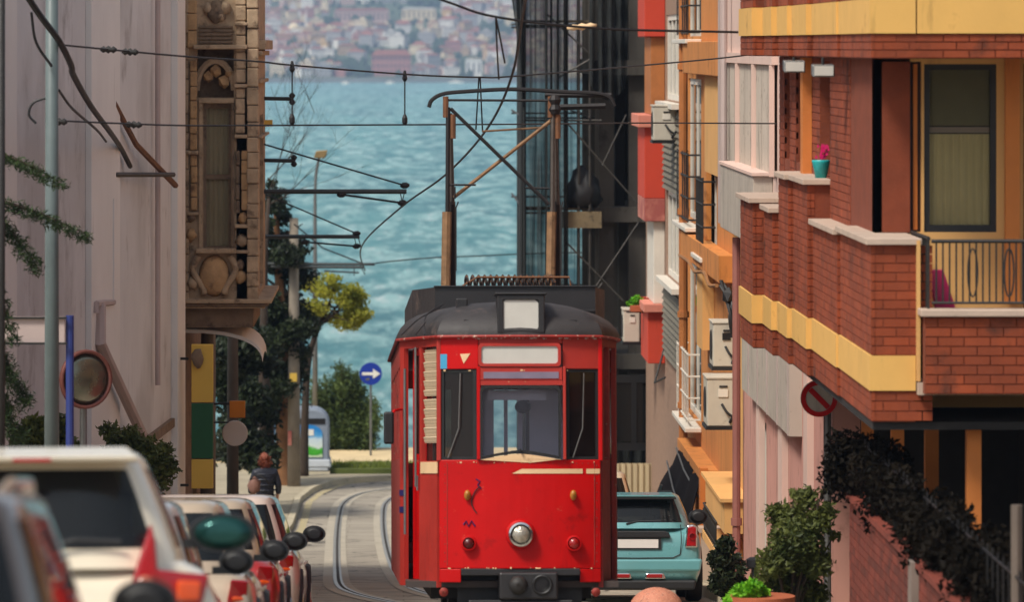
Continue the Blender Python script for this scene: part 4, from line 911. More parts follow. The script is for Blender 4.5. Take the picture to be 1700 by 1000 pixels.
# terrace below the balcony: columns, dark backing for the shaded void, cream lower facade, retaining wall
q = MB(); q.box(6.6, 9.5, 34, 53, -5.5, -1.31); obj('terrace_void_back', q, M['dark'], brb)  # dark wall added so the space under the balcony stays black
q = MB(); q.box(3.9, 9.5, 40.05, 51.6, -1.60, -1.535); obj('terrace_ceiling', q, M['dark'], brb)  # ceiling and floor coloured dark to stand for the shade here
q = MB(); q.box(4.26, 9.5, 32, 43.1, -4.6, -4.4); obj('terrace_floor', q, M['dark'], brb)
for y in (40.2, 43.4, 46.4, 49.4): q = MB(); q.box(4.70, 4.82, y, y + .12, -4.39 if y < 43 else G(y), -1.61); obj('terrace_column', q, M['orangepost'], brb)
q = MB(); q.box(4.62, 4.9, 44, 51.6, -4.9, -1.61); 
rw = thing('retaining_wall', 'dark red brick garden wall under the near balcony with posts', 'wall', (4.1, 38, G(38)))
q = MB(); q.box(4.012, 4.25, 30.5, 43.2, -4.9, -2.47); obj('wall_core', q, M['brickback'], rw)
brick_face('ret', (4.005, 43.2), (4.005, 31.5), -4.4, -2.48)
brick_face('ret', (4.25, 43.213), (4.0, 43.213), -4.9, -2.48)
for y in (37.4, 33.0): q = MB(); q.box(3.94, 4.0, y, y + .25, -4.6, -2.42); obj('post', q, mat('dullpost', C(128, 114, 104), .8, .15, 3, .1), rw)
q = MB(); q.box(3.97, 4.26, 30.5, 43.25, -2.468, -2.42); obj('coping', q, M['brickdark'], rw)
fence = thing('garden_fence', 'black iron fence grown over with ivy above the brick garden wall', 'fence', (4.12, 38, -2.42))
me = MB().tube([(0, 0, 0), (0, 0, .50)], .008, 5).mesh('picket', M['black'])
for k in range(41): piece('picket', me, fence, (4.12, 31 + .3 * k, -2.42))
for z in (-2.30, -1.98): q = MB(); q.tube([(4.12, 31, z), (4.12, 43.1, z)], .010, 5); obj('rail', q, M['black'], fence)
q = MB(); q.box(4.5, 4.9, 34.2, 34.6, -4.4, -2.6); mb_ = obj('door_panel_box', q, M['creamwall'], bevel=.02); tag(mb_, 'beige box in place of a lit door panel, behind the ivy fence at the lower right corner', 'door_box')  # plain box made up in place of a lit door panel
mb_.location = (0, 0, 0)
q = MB(); q.tube([(4.13, 32.45, -4.6), (4.13, 32.45, -1.5)], .04, 8); dp = obj('drain_pipe', q, mat('dullpipe', C(104, 92, 82), .6, .15, 3, .1)); tag(dp, 'pale upright pipe at the far right beside the brick wall', 'pipe')
q = MB(); q.box(4.2, 4.7, 31.2, 32.2, -4.6, -1.2); obj('end_pier', q, M['brickdark'], rw)

for key, m_, par, mt in (('bal', brick_me, brb, M['brick']), ('sw', brick_me, None, M['brick']), ('ret', brickd_me, rw, M['brickdark'])):
    lst = BR[key]; par = par or brb; rng2 = random.Random(3)
    cap_n = {'bal': 300, 'sw': 0, 'ret': 300}[key]
    if key == 'bal': lst.sort(key=lambda b: -b[0][1] if b[0][1] > 46 else 100 - b[0][1])   # the sharp far balconies first
    else: lst.sort(key=lambda b: -b[0][2])
    for loc, ang, sc in lst[:cap_n]: piece('brick', m_, par, loc, (0, 0, ang), sc)
    q = MB(); base = [Vector(v.co) for v in brick_me.vertices]; fs = [tuple(p.vertices) for p in brick_me.polygons]
    for loc, ang, sc in lst[cap_n:]:
        Mx = Matrix.Translation(loc) @ Matrix.Rotation(ang, 4, 'Z') @ Matrix.Diagonal((*sc, 1)); q.add([Mx @ v for v in base], fs)
    if q.f: o = obj('brickwork', q, mt, par); o['kind'] = 'stuff'

def floodlight(px, py, y, label):
    c = W(px, py, y); t = thing('floodlight', label, 'floodlight', (c.x, c.y, 1.49), group='floodlights under the upper balcony')
    q = MB(); q.tube([(c.x, c.y, 1.49), (c.x, c.y, c.z + .03)], .015, 6); obj('bracket', q, M['iron'], t)
    q = MB(); q.hexa([(c.x - .10, c.y - .10, c.z - .07), (c.x + .10, c.y - .10, c.z - .07), (c.x + .10, c.y + .08, c.z - .05), (c.x - .10, c.y + .08, c.z - .05)], [(c.x - .10, c.y - .08, c.z + .04), (c.x + .10, c.y - .08, c.z + .04), (c.x + .10, c.y + .08, c.z + .05), (c.x - .10, c.y + .08, c.z + .05)]); obj('housing', q, M['steel'], t, bevel=.01)
    q = MB(); q.box(c.x - .085, c.x + .085, c.y - .12, c.y - .10, c.z - .055, c.z + .03); obj('lens', q, M['opal'], t)
floodlight(1318, 108, 45.2, 'left of two floodlights hung under the upper brick balcony')
floodlight(1366, 115, 43.6, 'right, larger of two floodlights hung under the upper brick balcony')
M['teal'] = mat('tealpot', C(40, 168, 168), .4, .05, 3, 0)
c = Vector((3.98, 45.95, .335)); t = thing('flower_pot', 'turquoise pot with a small red flower on the brick balcony ledge', 'pot', tuple(c))
q = MB(); q.lathe([(.055, 0), (.085, .15), (.09, .17), (.075, .17)], c, n=14); obj('pot', q, M['teal'], t, smooth=True)
q = MB()
for k in range(40): a = rng.random() * 6.28; rr_ = rng.random() * .07; z = c.z + .17 + rng.random() * .12; x, y = c.x + rr_ * math.cos(a), c.y + rr_ * math.sin(a); q.add([(x, y, z), (x + .03, y + .01, z + .01), (x + .01, y + .02, z + .04)], [(0, 1, 2)])
obj('flower', q, M['magenta'], t)

# ------------------------------------------------------------------ right side: pink, orange and red-bay houses
M['pink'] = mat('pinkwall', C(200, 146, 132), 0.9, 0.08, 0.9, 0.12, 40, dirt=0.35, dirtcol=C(150, 104, 92), dscale=1.5, streak=0.45)
M['palepink'] = mat('palepink', C(216, 186, 172), 0.9, 0.07, 0.9, 0.1, 40, streak=0.2)
M['clad'] = mat('clad', C(186, 174, 160), 0.6, 0.08, 1.2, 0.05, 30, dirt=0.35, dirtcol=C(128, 116, 102), streak=0.5, rand=0.06)
M['mauve'] = mat('mauve', C(182, 164, 158), 0.8, 0.08, 1.5, 0.1, 30)
M['orange'] = mat('orangewall', C(204, 132, 64), 0.9, 0.09, 1.0, 0.12, 40, dirt=0.4, dirtcol=C(140, 84, 40), dscale=1.2, streak=0.5)
M['ochre'] = mat('ochrewall', C(222, 170, 104), 0.9, 0.08, 1.0, 0.1, 40, streak=0.2)
M['browndp'] = mat('brownpipe', C(176, 108, 54), 0.6, 0.15, 3, 0.1, 30, streak=0.35)
M['siding'] = mat('siding', C(112, 106, 92), 0.75, 0.12, 2, 0.15, 30, rand=0.12, dirt=0.15)
M['brickwallpale'] = mat('brickwallpale', C(150, 120, 100), 0.9, 0.2, 9, 0.3, 30)
M['redbay'] = mat('redbay', C(196, 62, 36), 0.7, 0.08, 1.4, 0.06, 30, streak=0.15)
M['redfaded'] = mat('redfaded', C(190, 120, 104), 0.85, 0.14, 3, 0.1, 30, blotch=C(160, 84, 76))
M['potpink'] = mat('potpink', C(206, 128, 108), 0.8, 0.1, 3, 0.1)
M['terra'] = mat('terra', C(170, 90, 56), 0.85, 0.14, 5, 0.15, 40, dirt=0.15)

pk = thing('pink_house', 'pink rendered house with grey cladding between brick and orange houses', 'building', (4.8, 60, G(60)))
q = MB(); q.wall((4.6, 65.3), (4.6, 51.7), -7, -.95, [(3.0, 4.2, -5.2, -3.2), (6.6, 7.6, -5.2, -3.4)], .3); obj('wall', q, M['pink'], pk)
q = MB(); q.box(4.9, 9.5, 51.75, 65.3, -7, -.95); obj('rear_mass', q, M['dark'], pk)
for u0, u1 in ((3.0, 4.2), (6.6, 7.6)):
    q = MB(); q.box(4.70, 4.72, 65.3 - u1, 65.3 - u0, -5.2, -3.3); wn = obj('window', q, M['dglass'], pk)
    q = MB(); q.ring([(4.62, 65.3 - u1, -5.2), (4.62, 65.3 - u0, -5.2), (4.62, 65.3 - u0, -3.2), (4.62, 65.3 - u1, -3.2)], [(4.62, 65.36 - u1, -5.14), (4.62, 65.24 - u0, -5.14), (4.62, 65.24 - u0, -3.3), (4.62, 65.36 - u1, -3.3)], (.08, 0, 0)); obj('window_frame', q, M['winwhite'], wn)
for y, w in ((61.3, .5), (57.6, .6), (54.0, .5)): q = MB(); q.box(4.52, 4.598, y, y + w, -6.8, -.96); obj('pilaster', q, M['palepink'], pk)
q = MB(); q.box(4.55, 4.598, 51.8, 65.3, -5.72, -5.6); obj('plinth_course', q, M['palepink'], pk)
q = MB(); q.box(4.45, 4.599, 55.6, 63.4, -2.92, -1.98); pan = obj('cladding_panel', q, M['clad'], pk)
for k in range(5): q = MB(); q.box(4.436, 4.449, 55.7 + 1.6 * k, 55.76 + 1.6 * k, -2.92, -1.98); obj('cover_strip', q, M['mauve'], pan)
q = MB(); q.box(4.6, 9.5, 51.7, 69.0, -.949, 4.2); obj('upper_mass', q, M['palepink'], pk)
q = MB(); q.box(4.52, 4.599, 59.2, 68.9, 1.36, 1.50); obj('lintel', q, M['palepink'], pk)
q = MB(); q.box(4.50, 4.599, 68.5, 69.0, -.94, 4); obj('corner_strip', q, M['mauve'], pk)
for k in range(9):
    ya = 59.3 + 1.02 * k; q = MB(); n = 12
    q.grid(lambda a, b: (4.56 + (.02 if int(a * n + .5) % 2 else 0), ya + .98 * a, -.02 + 1.375 * b), n, 1, flip=True); obj('cladding_sheet', q, M['clad'], pk)
    if k % 3 == 0: q = MB(); q.box(4.50, 4.56, ya - .03, ya + .06, -.02, 1.355); obj('cladding_post', q, M['palepink'], pk)
q = MB(); q.box(4.35, 4.599, 60, 66.2, -.9, -.03); obj('parapet_box', q, M['clad'], pk, bevel=.01)
q = MB(); q.box(4.33, 4.60, 59.95, 66.25, -.028, .01); obj('coping', q, M['palepink'], pk)
q = MB(); q.tube([(4.5, 65.15, -7), (4.5, 65.15, -1.0)], .055, 8); q.tube([(4.5, 65.15, -4.9), (4.5, 65.15, -4.8)], .075, 8); obj('downpipe', q, mat('pinkpipe', C(150, 96, 86), .6, .12), pk)
q = MB(); q.tube([(4.49, 67.5, -.9), (4.49, 67.5, 4)], .045, 8); obj('downpipe', q, M['mauve'], pk)

og = thing('orange_house', 'narrow orange rendered house with barred white windows and brown downpipe', 'building', (4.9, 74, G(74)))
OX = 4.78
def oh(pa, pb, z0, z1): return (82 - YX(pa, OX), 82 - YX(pb, OX), z0, z1)
owin = [oh(1143, 1164, 1.75, 4.0), oh(1143, 1164, -1.28, 1.05), oh(1143, 1164, -4.5, -2.0), oh(1176, 1190, -1.6, .9)]
q = MB(); q.wall((OX, 82), (OX, 65.31), -8, 5, owin + [(3.2, 8.2, -8, -5.0)], .3); obj('wall', q, M['orange'], og)
q = MB(); q.box(OX + .32, 9.5, 65.4, 82, -8, 5); obj('rear_mass', q, M['dark'], og)
for i, h in enumerate(owin):
    ya, yb = 82 - h[1], 82 - h[0]
    q = MB(); q.ring([(OX + .03, ya, h[2]), (OX + .03, yb, h[2]), (OX + .03, yb, h[3]), (OX + .03, ya, h[3])], [(OX + .03, ya + .12, h[2] + .1), (OX + .03, yb - .12, h[2] + .1), (OX + .03, yb - .12, h[3] - .1), (OX + .03, ya + .12, h[3] - .1)], (.08, 0, 0)); q.box(OX + .04, OX + .1, (ya + yb) / 2 - .1, (ya + yb) / 2 + .1, h[2] + .1, h[3] - .1); wn = obj('window', q, M['winwhite'], og)
    q = MB(); q.box(OX + .06, OX + .07, ya + .1, (ya + yb) / 2 - .1, h[2] + .1, h[3] - .1); obj('pane', q, M['wglass'], wn)
    q = MB(); q.box(OX + .06, OX + .07, (ya + yb) / 2 + .1, yb - .1, h[2] + .1, h[3] - .1); obj('pane', q, M['wglass'], wn)
    q = MB(); q.box(OX + .14, OX + .15, ya + .1, yb - .1, h[2] + .1, h[3] - .1); obj('curtain', q, M['white'], wn)
    q = MB(); q.box(OX - .27, OX - .003, ya - .15, yb + .15, h[2] - .12, h[2] - .05); obj('sill', q, M['winwhite'], og, bevel=.01)
    gm = M['winwhite'] if i == 2 else M['iron']; xo = OX - .20
    q = MB(); zt1 = h[2] + (1.15 if i != 0 else 1.4)
    for k in range(4):
        z = h[2] + .06 + (zt1 - h[2] - .1) * k / 3; q.tube([(OX - .01, ya + .15, z), (xo, ya + .15, z), (xo, yb - .15, z), (OX - .01, yb - .15, z)], .016, 5)
    for k in range(7): y = ya + .2 + (yb - ya - .4) * k / 6; q.tube([(xo, y, h[2] + .02), (xo, y, zt1)], .011, 5)
    obj('window_grille', q, gm, og)
q = MB(); q.box(4.55, OX - .003, 69.6, 78.6, 1.15, 1.66); obj('parapet', q, M['orange'], og, bevel=.01)
q = MB(); q.box(4.55, OX - .003, 69.6, 79.2, -1.84, -1.44); obj('parapet', q, M['orange'], og, bevel=.01)
q = MB(); q.box(4.66, OX - .003, 70.2, 74.6, -.35, 1.149); obj('pilaster', q, M['ochre'], og)
q = MB(); q.box(4.70, OX - .003, 74.8, 75.5, -1.43, 1.149); obj('pilaster', q, M['orange'], og)
q = MB(); q.box(4.60, OX - .003, 74.2, 75.6, -3.1, -1.85); obj('box_bay', q, M['ochre'], og)
q = MB(); q.box(4.70, OX - .003, 65.4, 68.6, -4.9, -1.0); obj('side_panel', q, M['ochre'], og)
q = MB(); q.box(4.36, OX - .003, 65.5, 69.6, -5.05, -4.62); q.box(4.30, OX - .003, 65.45, 69.7, -4.618, -4.57); obj('ledge', q, M['ochre'], og)
q = MB(); q.tube([(4.62, 79.6, -8), (4.62, 79.6, 5)], .075, 10); obj('downpipe', q, M['browndp'], og)
for z in (-4.4, -1.2, 1.2, -2.9): q = MB(); q.tube([(4.62, 79.6, z), (4.62, 79.6, z + .1)], .1, 10); obj('pipe_collar', q, M['browndp'], og)
q = MB(); q.box(4.48, 4.60, 72.8, 73.1, -7, -4.8); obj('awning_post', q, M['orangepost'], og)
q = MB(); q.box(4.5, OX - .003, 73.1, 79.2, -5.0, -4.86); obj('awning_rail', q, M['orange'], og)
q = MB(); q.grid(lambda a, b: (4.5 - .35 * b + .05 * math.sin(a * 20), 73.2 + 5.6 * a, -5.0 - (1.5 - .9 * a) * b + .04 * math.sin(a * 17 + b * 4)), 24, 8); aw = obj('shop_awning', q, mat('awningcloth', C(26, 22, 24), .95, .2, 3, .1, spec=.1), og, smooth=True)
q = MB(); q.tube([(4.52, 73.3, -5.35), (4.42, 76, -5.1), (4.45, 78.7, -4.98)], .014, 5); q.tube([(4.30, 73.3, -5.75), (4.25, 76, -5.4), (4.3, 78.7, -5.2)], .014, 5); obj('awning_arm', q, M['steel'], aw)
q = MB(); q.box(OX + .1, OX + .2, 73.4, 79, -8, -5); obj('shop_dark_sheet', q, M['black'], og)  # black sheet stands for the unlit inside of the opening
q = MB(); P = [(4.53, 69.7, -1.88), (4.5, 71, -1.93), (4.52, 72.4, -1.82), (4.5, 74.5, -1.9), (4.53, 76.5, -1.84), (4.55, 79.4, -1.86)]; q.tube(catmull(P, 6), .03, 6); cbl = obj('cable_bundle', q, mat('tancable', C(150, 104, 60), .7)); tag(cbl, 'tan cable bundle sagging along the orange parapet', 'cable')
q = MB()
for k in range(7):
    P = [W(1198 + rng.uniform(-3, 6), 470 + rng.uniform(-6, 6), 68.2), W(1206 + rng.uniform(-10, 12), 500 + rng.uniform(-10, 14), 68.1), W(1214 + rng.uniform(-5, 5), 520 + rng.uniform(-8, 10), 68), W(1218 + rng.uniform(-3, 3), 545 + rng.uniform(-10, 25), 68)]; q.tube(catmull(P, 5), .02, 5)
icos(q, W(1210, 492, 68.1), .1, .1, .14, rng)
o = obj('cable_tangle', q, M['cable']); tag(o, 'tangle of black cables on the wall above the upper air conditioner', 'cable')

def aircon(px0, px1, py0, py1, y, ln, label, pipes=True):
    a = W(px0, py1, y); b = W(px1, py0, y); t = thing('air_conditioner', label, 'air conditioner', ((a.x + b.x) / 2, y + ln / 2, a.z), group='air conditioners on the right-hand houses')
    q = MB(); q.box(a.x, b.x, y, y + ln, a.z + .03, b.z); bd = obj('casing', q, M['acwhite'], t, bevel=.015)
    q = MB(); q.box(a.x - .015, b.x + .01, y - .012, y + ln, b.z + .001, b.z + .03); obj('lid', q, M['acwhite'], bd, bevel=.006)
    q = MB(); q.box(a.x - .02, b.x + .03, y - .02, y + ln + .02, a.z - .02, a.z + .028); obj('base_tray', q, M['black'], t)
    w, h = b.x - a.x, b.z - a.z
    q = MB(); q.box(a.x + w * .38, a.x + w * .72, y - .014, y - .001, b.z - h * .36, b.z - h * .2); obj('terminal_cover', q, M['black'] if label.startswith('upper') else M['winwhite'], bd)
    q = MB(); q.box(a.x + w * .42, a.x + w * .7, y - .012, y - .001, b.z - h * .17, b.z - h * .13); obj('grip', q, M['dark'], bd)
    q = MB(); q.lathe([(w * .0 + .2, -.01), (.22, 0), (.22, .015), (.2, .02)], (a.x - .005, y + ln * .5, (a.z + b.z) / 2), (1, 0, 0), 20); obj('fan_grille', q, M['dark'], bd)
    if pipes:
        q = MB(); q.tube(catmull([(a.x + w * .5, y - .02, a.z + h * .5), (a.x + w * .7, y - .06, a.z + h * .32), (a.x + w * .95, y - .04, a.z + h * .25), (b.x + .1, y + .1, a.z + h * .4)], 5), .018, 6); q.tube(catmull([(a.x + w * .78, y - .02, a.z + h * .12), (a.x + w * .9, y - .06, a.z + h * .25), (b.x + .12, y + .1, a.z + h * .48)], 5), .022, 6); obj('pipe', q, M['cable'], t)
    return t
aircon(1184, 1224, 538, 613, 68.2, .8, 'upper of two weathered air conditioners stacked beside the orange house')
aircon(1174, 1222, 630, 712, 67.4, .85, 'lower, larger of two air conditioners stacked beside the orange house')
aircon(1085, 1124, 177, 236, 83.6, .8, 'beige air conditioner under the white window left of the brown downpipe')
aircon(1035, 1062, 516, 571, 90.6, .75, 'small cream air conditioner below a flower box beside the scaffold', False)
q = MB(); q.box(4.05, 4.9, 91.0, 91.05, -3.98, -3.94); q.box(4.05, 4.9, 91.2, 91.25, -3.98, -3.94); o = obj('wall_bracket', q, M['iron']); tag(o, 'iron bracket carrying the small cream air conditioner', 'bracket')

rb = thing('red_bay_house', 'grey sided house with red box bays just before the scaffold', 'building', (4.9, 88, G(88)))
BX = 4.78
rwin = [(82.6, 87.6, .62, 2.15), (82.6, 87.4, -2.55, -1.0)]
q = MB(); q.wall((BX, 95), (BX, 82.05), -9, 5, [(95 - b, 95 - a, z0, z1) for a, b, z0, z1 in rwin], .3); obj('wall', q, M['brickwallpale'], rb)
q = MB(); q.box(BX + .32, 9.5, 82.05, 95, -9, 5); obj('rear_mass', q, M['dark'], rb)
for ya, yb, z0, z1 in rwin:
    q = MB(); q.ring([(BX + .02, ya, z0), (BX + .02, yb, z0), (BX + .02, yb, z1), (BX + .02, ya, z1)], [(BX + .02, ya + .2, z0 + .1), (BX + .02, yb - .2, z0 + .1), (BX + .02, yb - .2, z1 - .1), (BX + .02, ya + .2, z1 - .1)], (.1, 0, 0))
    for k in range(1, 4): y = ya + (yb - ya) * k / 4; q.box(BX + .03, BX + .1, y - .14, y + .14, z0 + .1, z1 - .1)
    wn = obj('window', q, M['winwhite'], rb)
    for k in range(4):
        a = ya + (yb - ya) * k / 4 + (.15 if k else .2); b = ya + (yb - ya) * (k + 1) / 4 - (.15 if k < 3 else .2)
        q = MB(); q.box(BX + .07, BX + .08, a, b, z0 + .1, z1 - .1); obj('pane', q, M['wglass'], wn)
    q = MB(); q.box(BX - .2, BX - .003, ya - .2, yb + .2, z0 - .12, z0 - .03); obj('sill', q, M['winwhite'], rb)
bd_me = MB().hexa([(-.05, 0, -.055), (0, 0, -.055), (0, 1, -.055), (-.05, 1, -.055)], [(-.02, 0, .052), (0, 0, .052), (0, 1, .052), (-.02, 1, .052)]).mesh('siding_board', M['siding'])
for z0, z1 in ((-.98, .45), (-4.0, -2.75)):
    n = round((z1 - z0) / .11)
    for k in range(n): piece('siding_board', bd_me, rb, (BX - .003, 82.1, z0 + (k + .5) * .11), (0, 0, 0), (1.6, 5.6, 1))
def rbox(name, x0, x1, y0, y1, z0, z1, m, bev=.012): q = MB(); q.box(x0, x1, y0, y1, z0, z1); return obj(name, q, m, rb, bevel=bev)
rbox('red_bay', 4.40, BX - .003, 88, 90.5, 1.76, 4.6, M['redbay']); rbox('bay_recess', 4.52, BX - .003, 88.1, 90.4, .33, 1.759, M['browndp'])
rbox('bay_ledge', 4.28, 4.62, 87.9, 90.6, .10, .329, M['potpink']); rbox('red_bay', 4.40, BX - .003, 88, 90.5, -1.2, .099, M['redbay']); rbox('bay_foot', 4.40, BX - .003, 88, 90.5, -1.62, -1.201, M['redfaded'])
rbox('bay_window', 4.57, BX - .003, 88.1, 90.4, -3.13, -1.621, M['winwhite']); rbox('bay_ledge', 4.38, BX - .003, 87.9, 90.6, -3.28, -3.131, M['potpink']); rbox('red_bay', 4.46, BX - .003, 88, 90.5, -4.22, -3.281, M['redbay'])
q = MB(); q.tube([(BX - .05, 87.4, -3.9), (BX - .25, 87.0, -4.5), (BX - .1, 86.2, -4.35)], .02, 5); obj('hanging_pipe', q, M['iron'], rb)

# corrugated hoarding at the foot of the building site
hd = thing('site_hoarding', 'pale corrugated metal hoarding behind the teal hatchback', 'fence', (4.1, 93, G(93)))
M['hoard'] = mat('hoard', C(188, 172, 140), 0.6, 0.08, 2, 0.05, 30, streak=0.35, rand=0.06)
hs_me = MB()
for k, x in enumerate((0, .035, .055, .095)):
    pass
hs_me.extr([(0, 0, 0), (.03, 0, 0), (.042, -.035, 0), (.085, -.035, 0), (.097, 0, 0), (.115, 0, 0), (.115, .004, 0), (.095, .004, 0), (.083, -.031, 0), (.044, -.031, 0), (.032, .004, 0), (0, .004, 0)], (0, 0, 1)); hs_me = hs_me.mesh('hoarding_sheet', M['hoard'])
for k in range(25): piece('hoarding_sheet', hs_me, hd, (2.45 + .116 * k, 93, G(93) - .1), (0, 0, 0), (1, 1, 1.88))
q = MB(); q.box(2.45, 5.35, 93.01, 93.06, -7.0, -6.92); q.box(2.45, 5.35, 93.01, 93.06, -8.0, -7.92); obj('rail', q, M['iron'], hd)
q = MB(); q.box(4.3, BX - .05, 83.5, 84.0, -8.2, -6.55); q.box(4.25, BX - .05, 83.45, 84.05, -6.549, -6.46); o = obj('gate_pier', q, M['ochre']); tag(o, 'cream gate pier left of the brown downpipe beside the hoarding', 'pier')
q = MB(); q.box(4.32, 4.56, 69.8, 70.1, -7.0, -5.47); q.box(4.28, 4.6, 69.75, 70.15, -5.468, -5.4); o = obj('stone_pier', q, M['cap']); tag(o, 'pale stone block pier right of the teal hatchback', 'pier')
bal = thing('small_balcony', 'small balcony with wrought iron railing low between orange and pink houses', 'balcony', (4.5, 68, -5.4))
q = MB(); q.box(4.3, 4.77, 66.5, 69.4, -5.5, -5.38); obj('slab', q, M['ochre'], bal)
q = MB(); q.tube([(4.32, 66.5, -5.0), (4.32, 69.4, -5.0), (4.75, 69.4, -5.0)], .014, 5); q.tube([(4.32, 66.5, -5.3), (4.32, 69.4, -5.3)], .012, 5)
for k in range(12):
    y = 66.6 + .24 * k; q.tube([(4.32, y, -5.38), (4.32, y, -5.0)], .009, 5); q.tube([(4.31, y + .06 + .05 * math.cos(a), -5.15 + .09 * math.sin(a)) for a in [i * math.pi / 5 for i in range(11)]], .008, 4, cap=False)
obj('railing', q, M['iron'], bal)

# ------------------------------------------------------------------ building site behind scaffold and netting
M['concrete'] = mat('concrete', C(104, 98, 90), 0.9, 0.15, 0.8, 0.2, 20, dirt=0.25, dirtcol=C(50, 46, 42), dscale=1.0, streak=0.35)
M['pole'] = mat('scafpole', C(70, 66, 62), 0.6, 0.2, 4, 0.05, 30, metal=0.3, dirt=0.3)
def netmat(nm, lo, hi):
    m, t, b = nodes(nm); L = t.links; b.inputs['Base Color'].default_value = C(26, 30, 30); b.inputs['Roughness'].default_value = .9
    tc = t.nodes.new('ShaderNodeNewGeometry'); mp = t.nodes.new('ShaderNodeMapping'); mp.inputs['Scale'].default_value = (6, 6, .35); L.new(tc.outputs['Position'], mp.inputs['Vector'])
    n = t.nodes.new('ShaderNodeTexNoise'); n.inputs['Scale'].default_value = 1.2; n.inputs['Detail'].default_value = 5; L.new(mp.outputs[0], n.inputs['Vector'])
    k = t.nodes.new('ShaderNodeMapRange'); k.inputs['From Min'].default_value = .35; k.inputs['From Max'].default_value = .65; k.inputs['To Min'].default_value = lo; k.inputs['To Max'].default_value = hi; L.new(n.outputs['Fac'], k.inputs['Value'])
    tr = t.nodes.new('ShaderNodeBsdfTransparent'); mx = t.nodes.new('ShaderNodeMixShader'); L.new(k.outputs[0], mx.inputs[0]); L.new(tr.outputs[0], mx.inputs[1]); L.new(b.outputs[0], mx.inputs[2]); L.new(mx.outputs[0], t.nodes['Material Output'].inputs['Surface']); return m
M['net'] = netmat('netting', .70, .96); M['netlight'] = netmat('netting_thin', .38, .72)
cf = thing('concrete_frame_building', 'unfinished grey concrete frame building behind scaffold on the right', 'building', (5, 101, G(101)))
for z in (-7.65, -4.64, -1.67, 1.3, 4.3): q = MB(); q.box(3.85, 9.5, 97.2, 107, z - .3, z); obj('floor_slab', q, M['concrete'], cf)
zs = [(-9.5, -7.951), (-7.649, -4.941), (-4.639, -1.971), (-1.669, .999), (1.301, 3.999)]
for za, zb_ in zs:
    for x, w in ((3.95, .3), (4.55, .35), (6.5, .35)):
        for y in (97.4, 102, 106.4): q = MB(); q.box(x, x + w, y, y + .35, za, zb_); obj('column', q, M['concrete'], cf)
for za, zb_ in zs: q = MB(); q.box(5.0, 9.4, 99.5, 99.7, za, zb_); q.box(4.3, 4.5, 98, 106, za, zb_) if za > -2 else None; obj('dark_backing', q, M['dark'], cf)  # dark walls added so the open storeys look like shaded voids
gl_ = MB(); gl_.wall((3.9, 95.6), (5.6, 95.6), -6.45, -4.95, [(.12, .62, -6.3, -5.1), (.72, 1.5, -6.3, -5.1)], .1); sw_ = obj('ground_floor_screen', gl_, M['black'], cf)
for a, b in ((4.02, 4.52), (4.62, 5.4)): q = MB(); q.box(a, b, 95.63, 95.64, -6.3, -5.1); obj('pane', q, M['dglass'], sw_)
sc = thing('scaffold', 'grey tube scaffold in front of the unfinished building', 'scaffold', (3.1, 97, G(97)))
me = MB().tube([(0, 0, -9), (0, 0, 5.2)], .028, 6).mesh('standard', M['pole'])
for x, y in ((2.42, 96.2), (2.85, 96.2), (3.22, 96.2), (3.50, 96.2), (3.72, 96.2), (2.45, 99.5), (3.05, 99.5), (3.6, 99.5), (2.5, 103), (3.3, 103), (2.55, 106.5), (3.6, 106.5)): piece('standard', me, sc, (x, y, 0))
me = MB().tube([(2.38, 0, 0), (3.95, 0, 0)], .022, 6).mesh('ledger', M['pole'])
for z in (-7.4, -5.6, -3.7, -1.75, .1, 2.0, 3.8):
    for y in (96.16, 99.54, 106.5): piece('ledger', me, sc, (0, y, z))
me2 = MB().tube([(0, 96.1, 0), (0, 106.8, 0)], .022, 6).mesh('ledger', M['pole'])
for z in (-5.6, -3.7, -1.75, .1, 2.0, 3.8):
    for x in (2.40, 3.70): piece('ledger', me2, sc, (x, 0, z + .06))
for a, b in (((938, 200), (1065, 345)), ((905, 20), (985, 95)), ((985, 95), (925, 130)), ((938, 400), (1035, 500)), ((990, 475), (1060, 370)), ((938, 560), (1000, 470)), ((1040, 190), (1000, 275))):
    q = MB(); q.tube([W(*a, 96.05), W(*b, 96.05)], .02, 6); obj('diagonal_brace', q, M['pole'], sc)
M['plank'] = mat('plank', C(120, 104, 78), .85, .2, 3, .2, 20, rand=.15, dirt=.3)
pm = MB().box(0, 1.3, 0, .22, 0, .045).mesh('plank', M['plank'])
for z in (-1.70, -3.64, 2.06):
    for k in range(4): piece('plank', pm, sc, (2.45, 96.3 + .24 * k, z))
q = MB(); q.box(3.15, 3.95, 96.12, 96.16, -2.05, -1.72); obj('toe_board', q, M['plank'], sc)
nets = thing('scaffold_netting', 'dark translucent safety netting hung down the scaffold in folds', 'netting', (2.9, 96, G(96)))
q = MB(); q.grid(lambda a, b: (2.36 + .92 * a, 95.95 - .05 * math.sin(a * 37) - .03 * math.sin(a * 91 + b * 5), -8.6 + 13.4 * b), 60, 30); obj('net_sheet', q, M['net'], nets, smooth=True)
q = MB(); q.grid(lambda a, b: (2.355 + .05 * math.sin(a * 60) + .2 * a, 96 + 10.9 * a, -8.6 + 13.4 * b), 60, 20); obj('net_sheet', q, M['net'], nets, smooth=True)
q = MB(); q.grid(lambda a, b: (3.70 + .75 * a, 95.9 - .12 * math.sin(a * 25) * (1 - b) - .05 * math.sin(b * 30 + a * 6), .75 + 3.5 * b + .35 * (a - .5) ** 2 - .25 * math.sin(a * 3.14)), 40, 24); obj('net_drape', q, M['net'], nets, smooth=True)
q = MB(); q.grid(lambda a, b: (3.75 + 1.25 * a, 96.9 - .06 * math.sin(a * 33), -8.6 + 3.4 * b), 40, 10); obj('net_sheet', q, M['net'], nets, smooth=True)
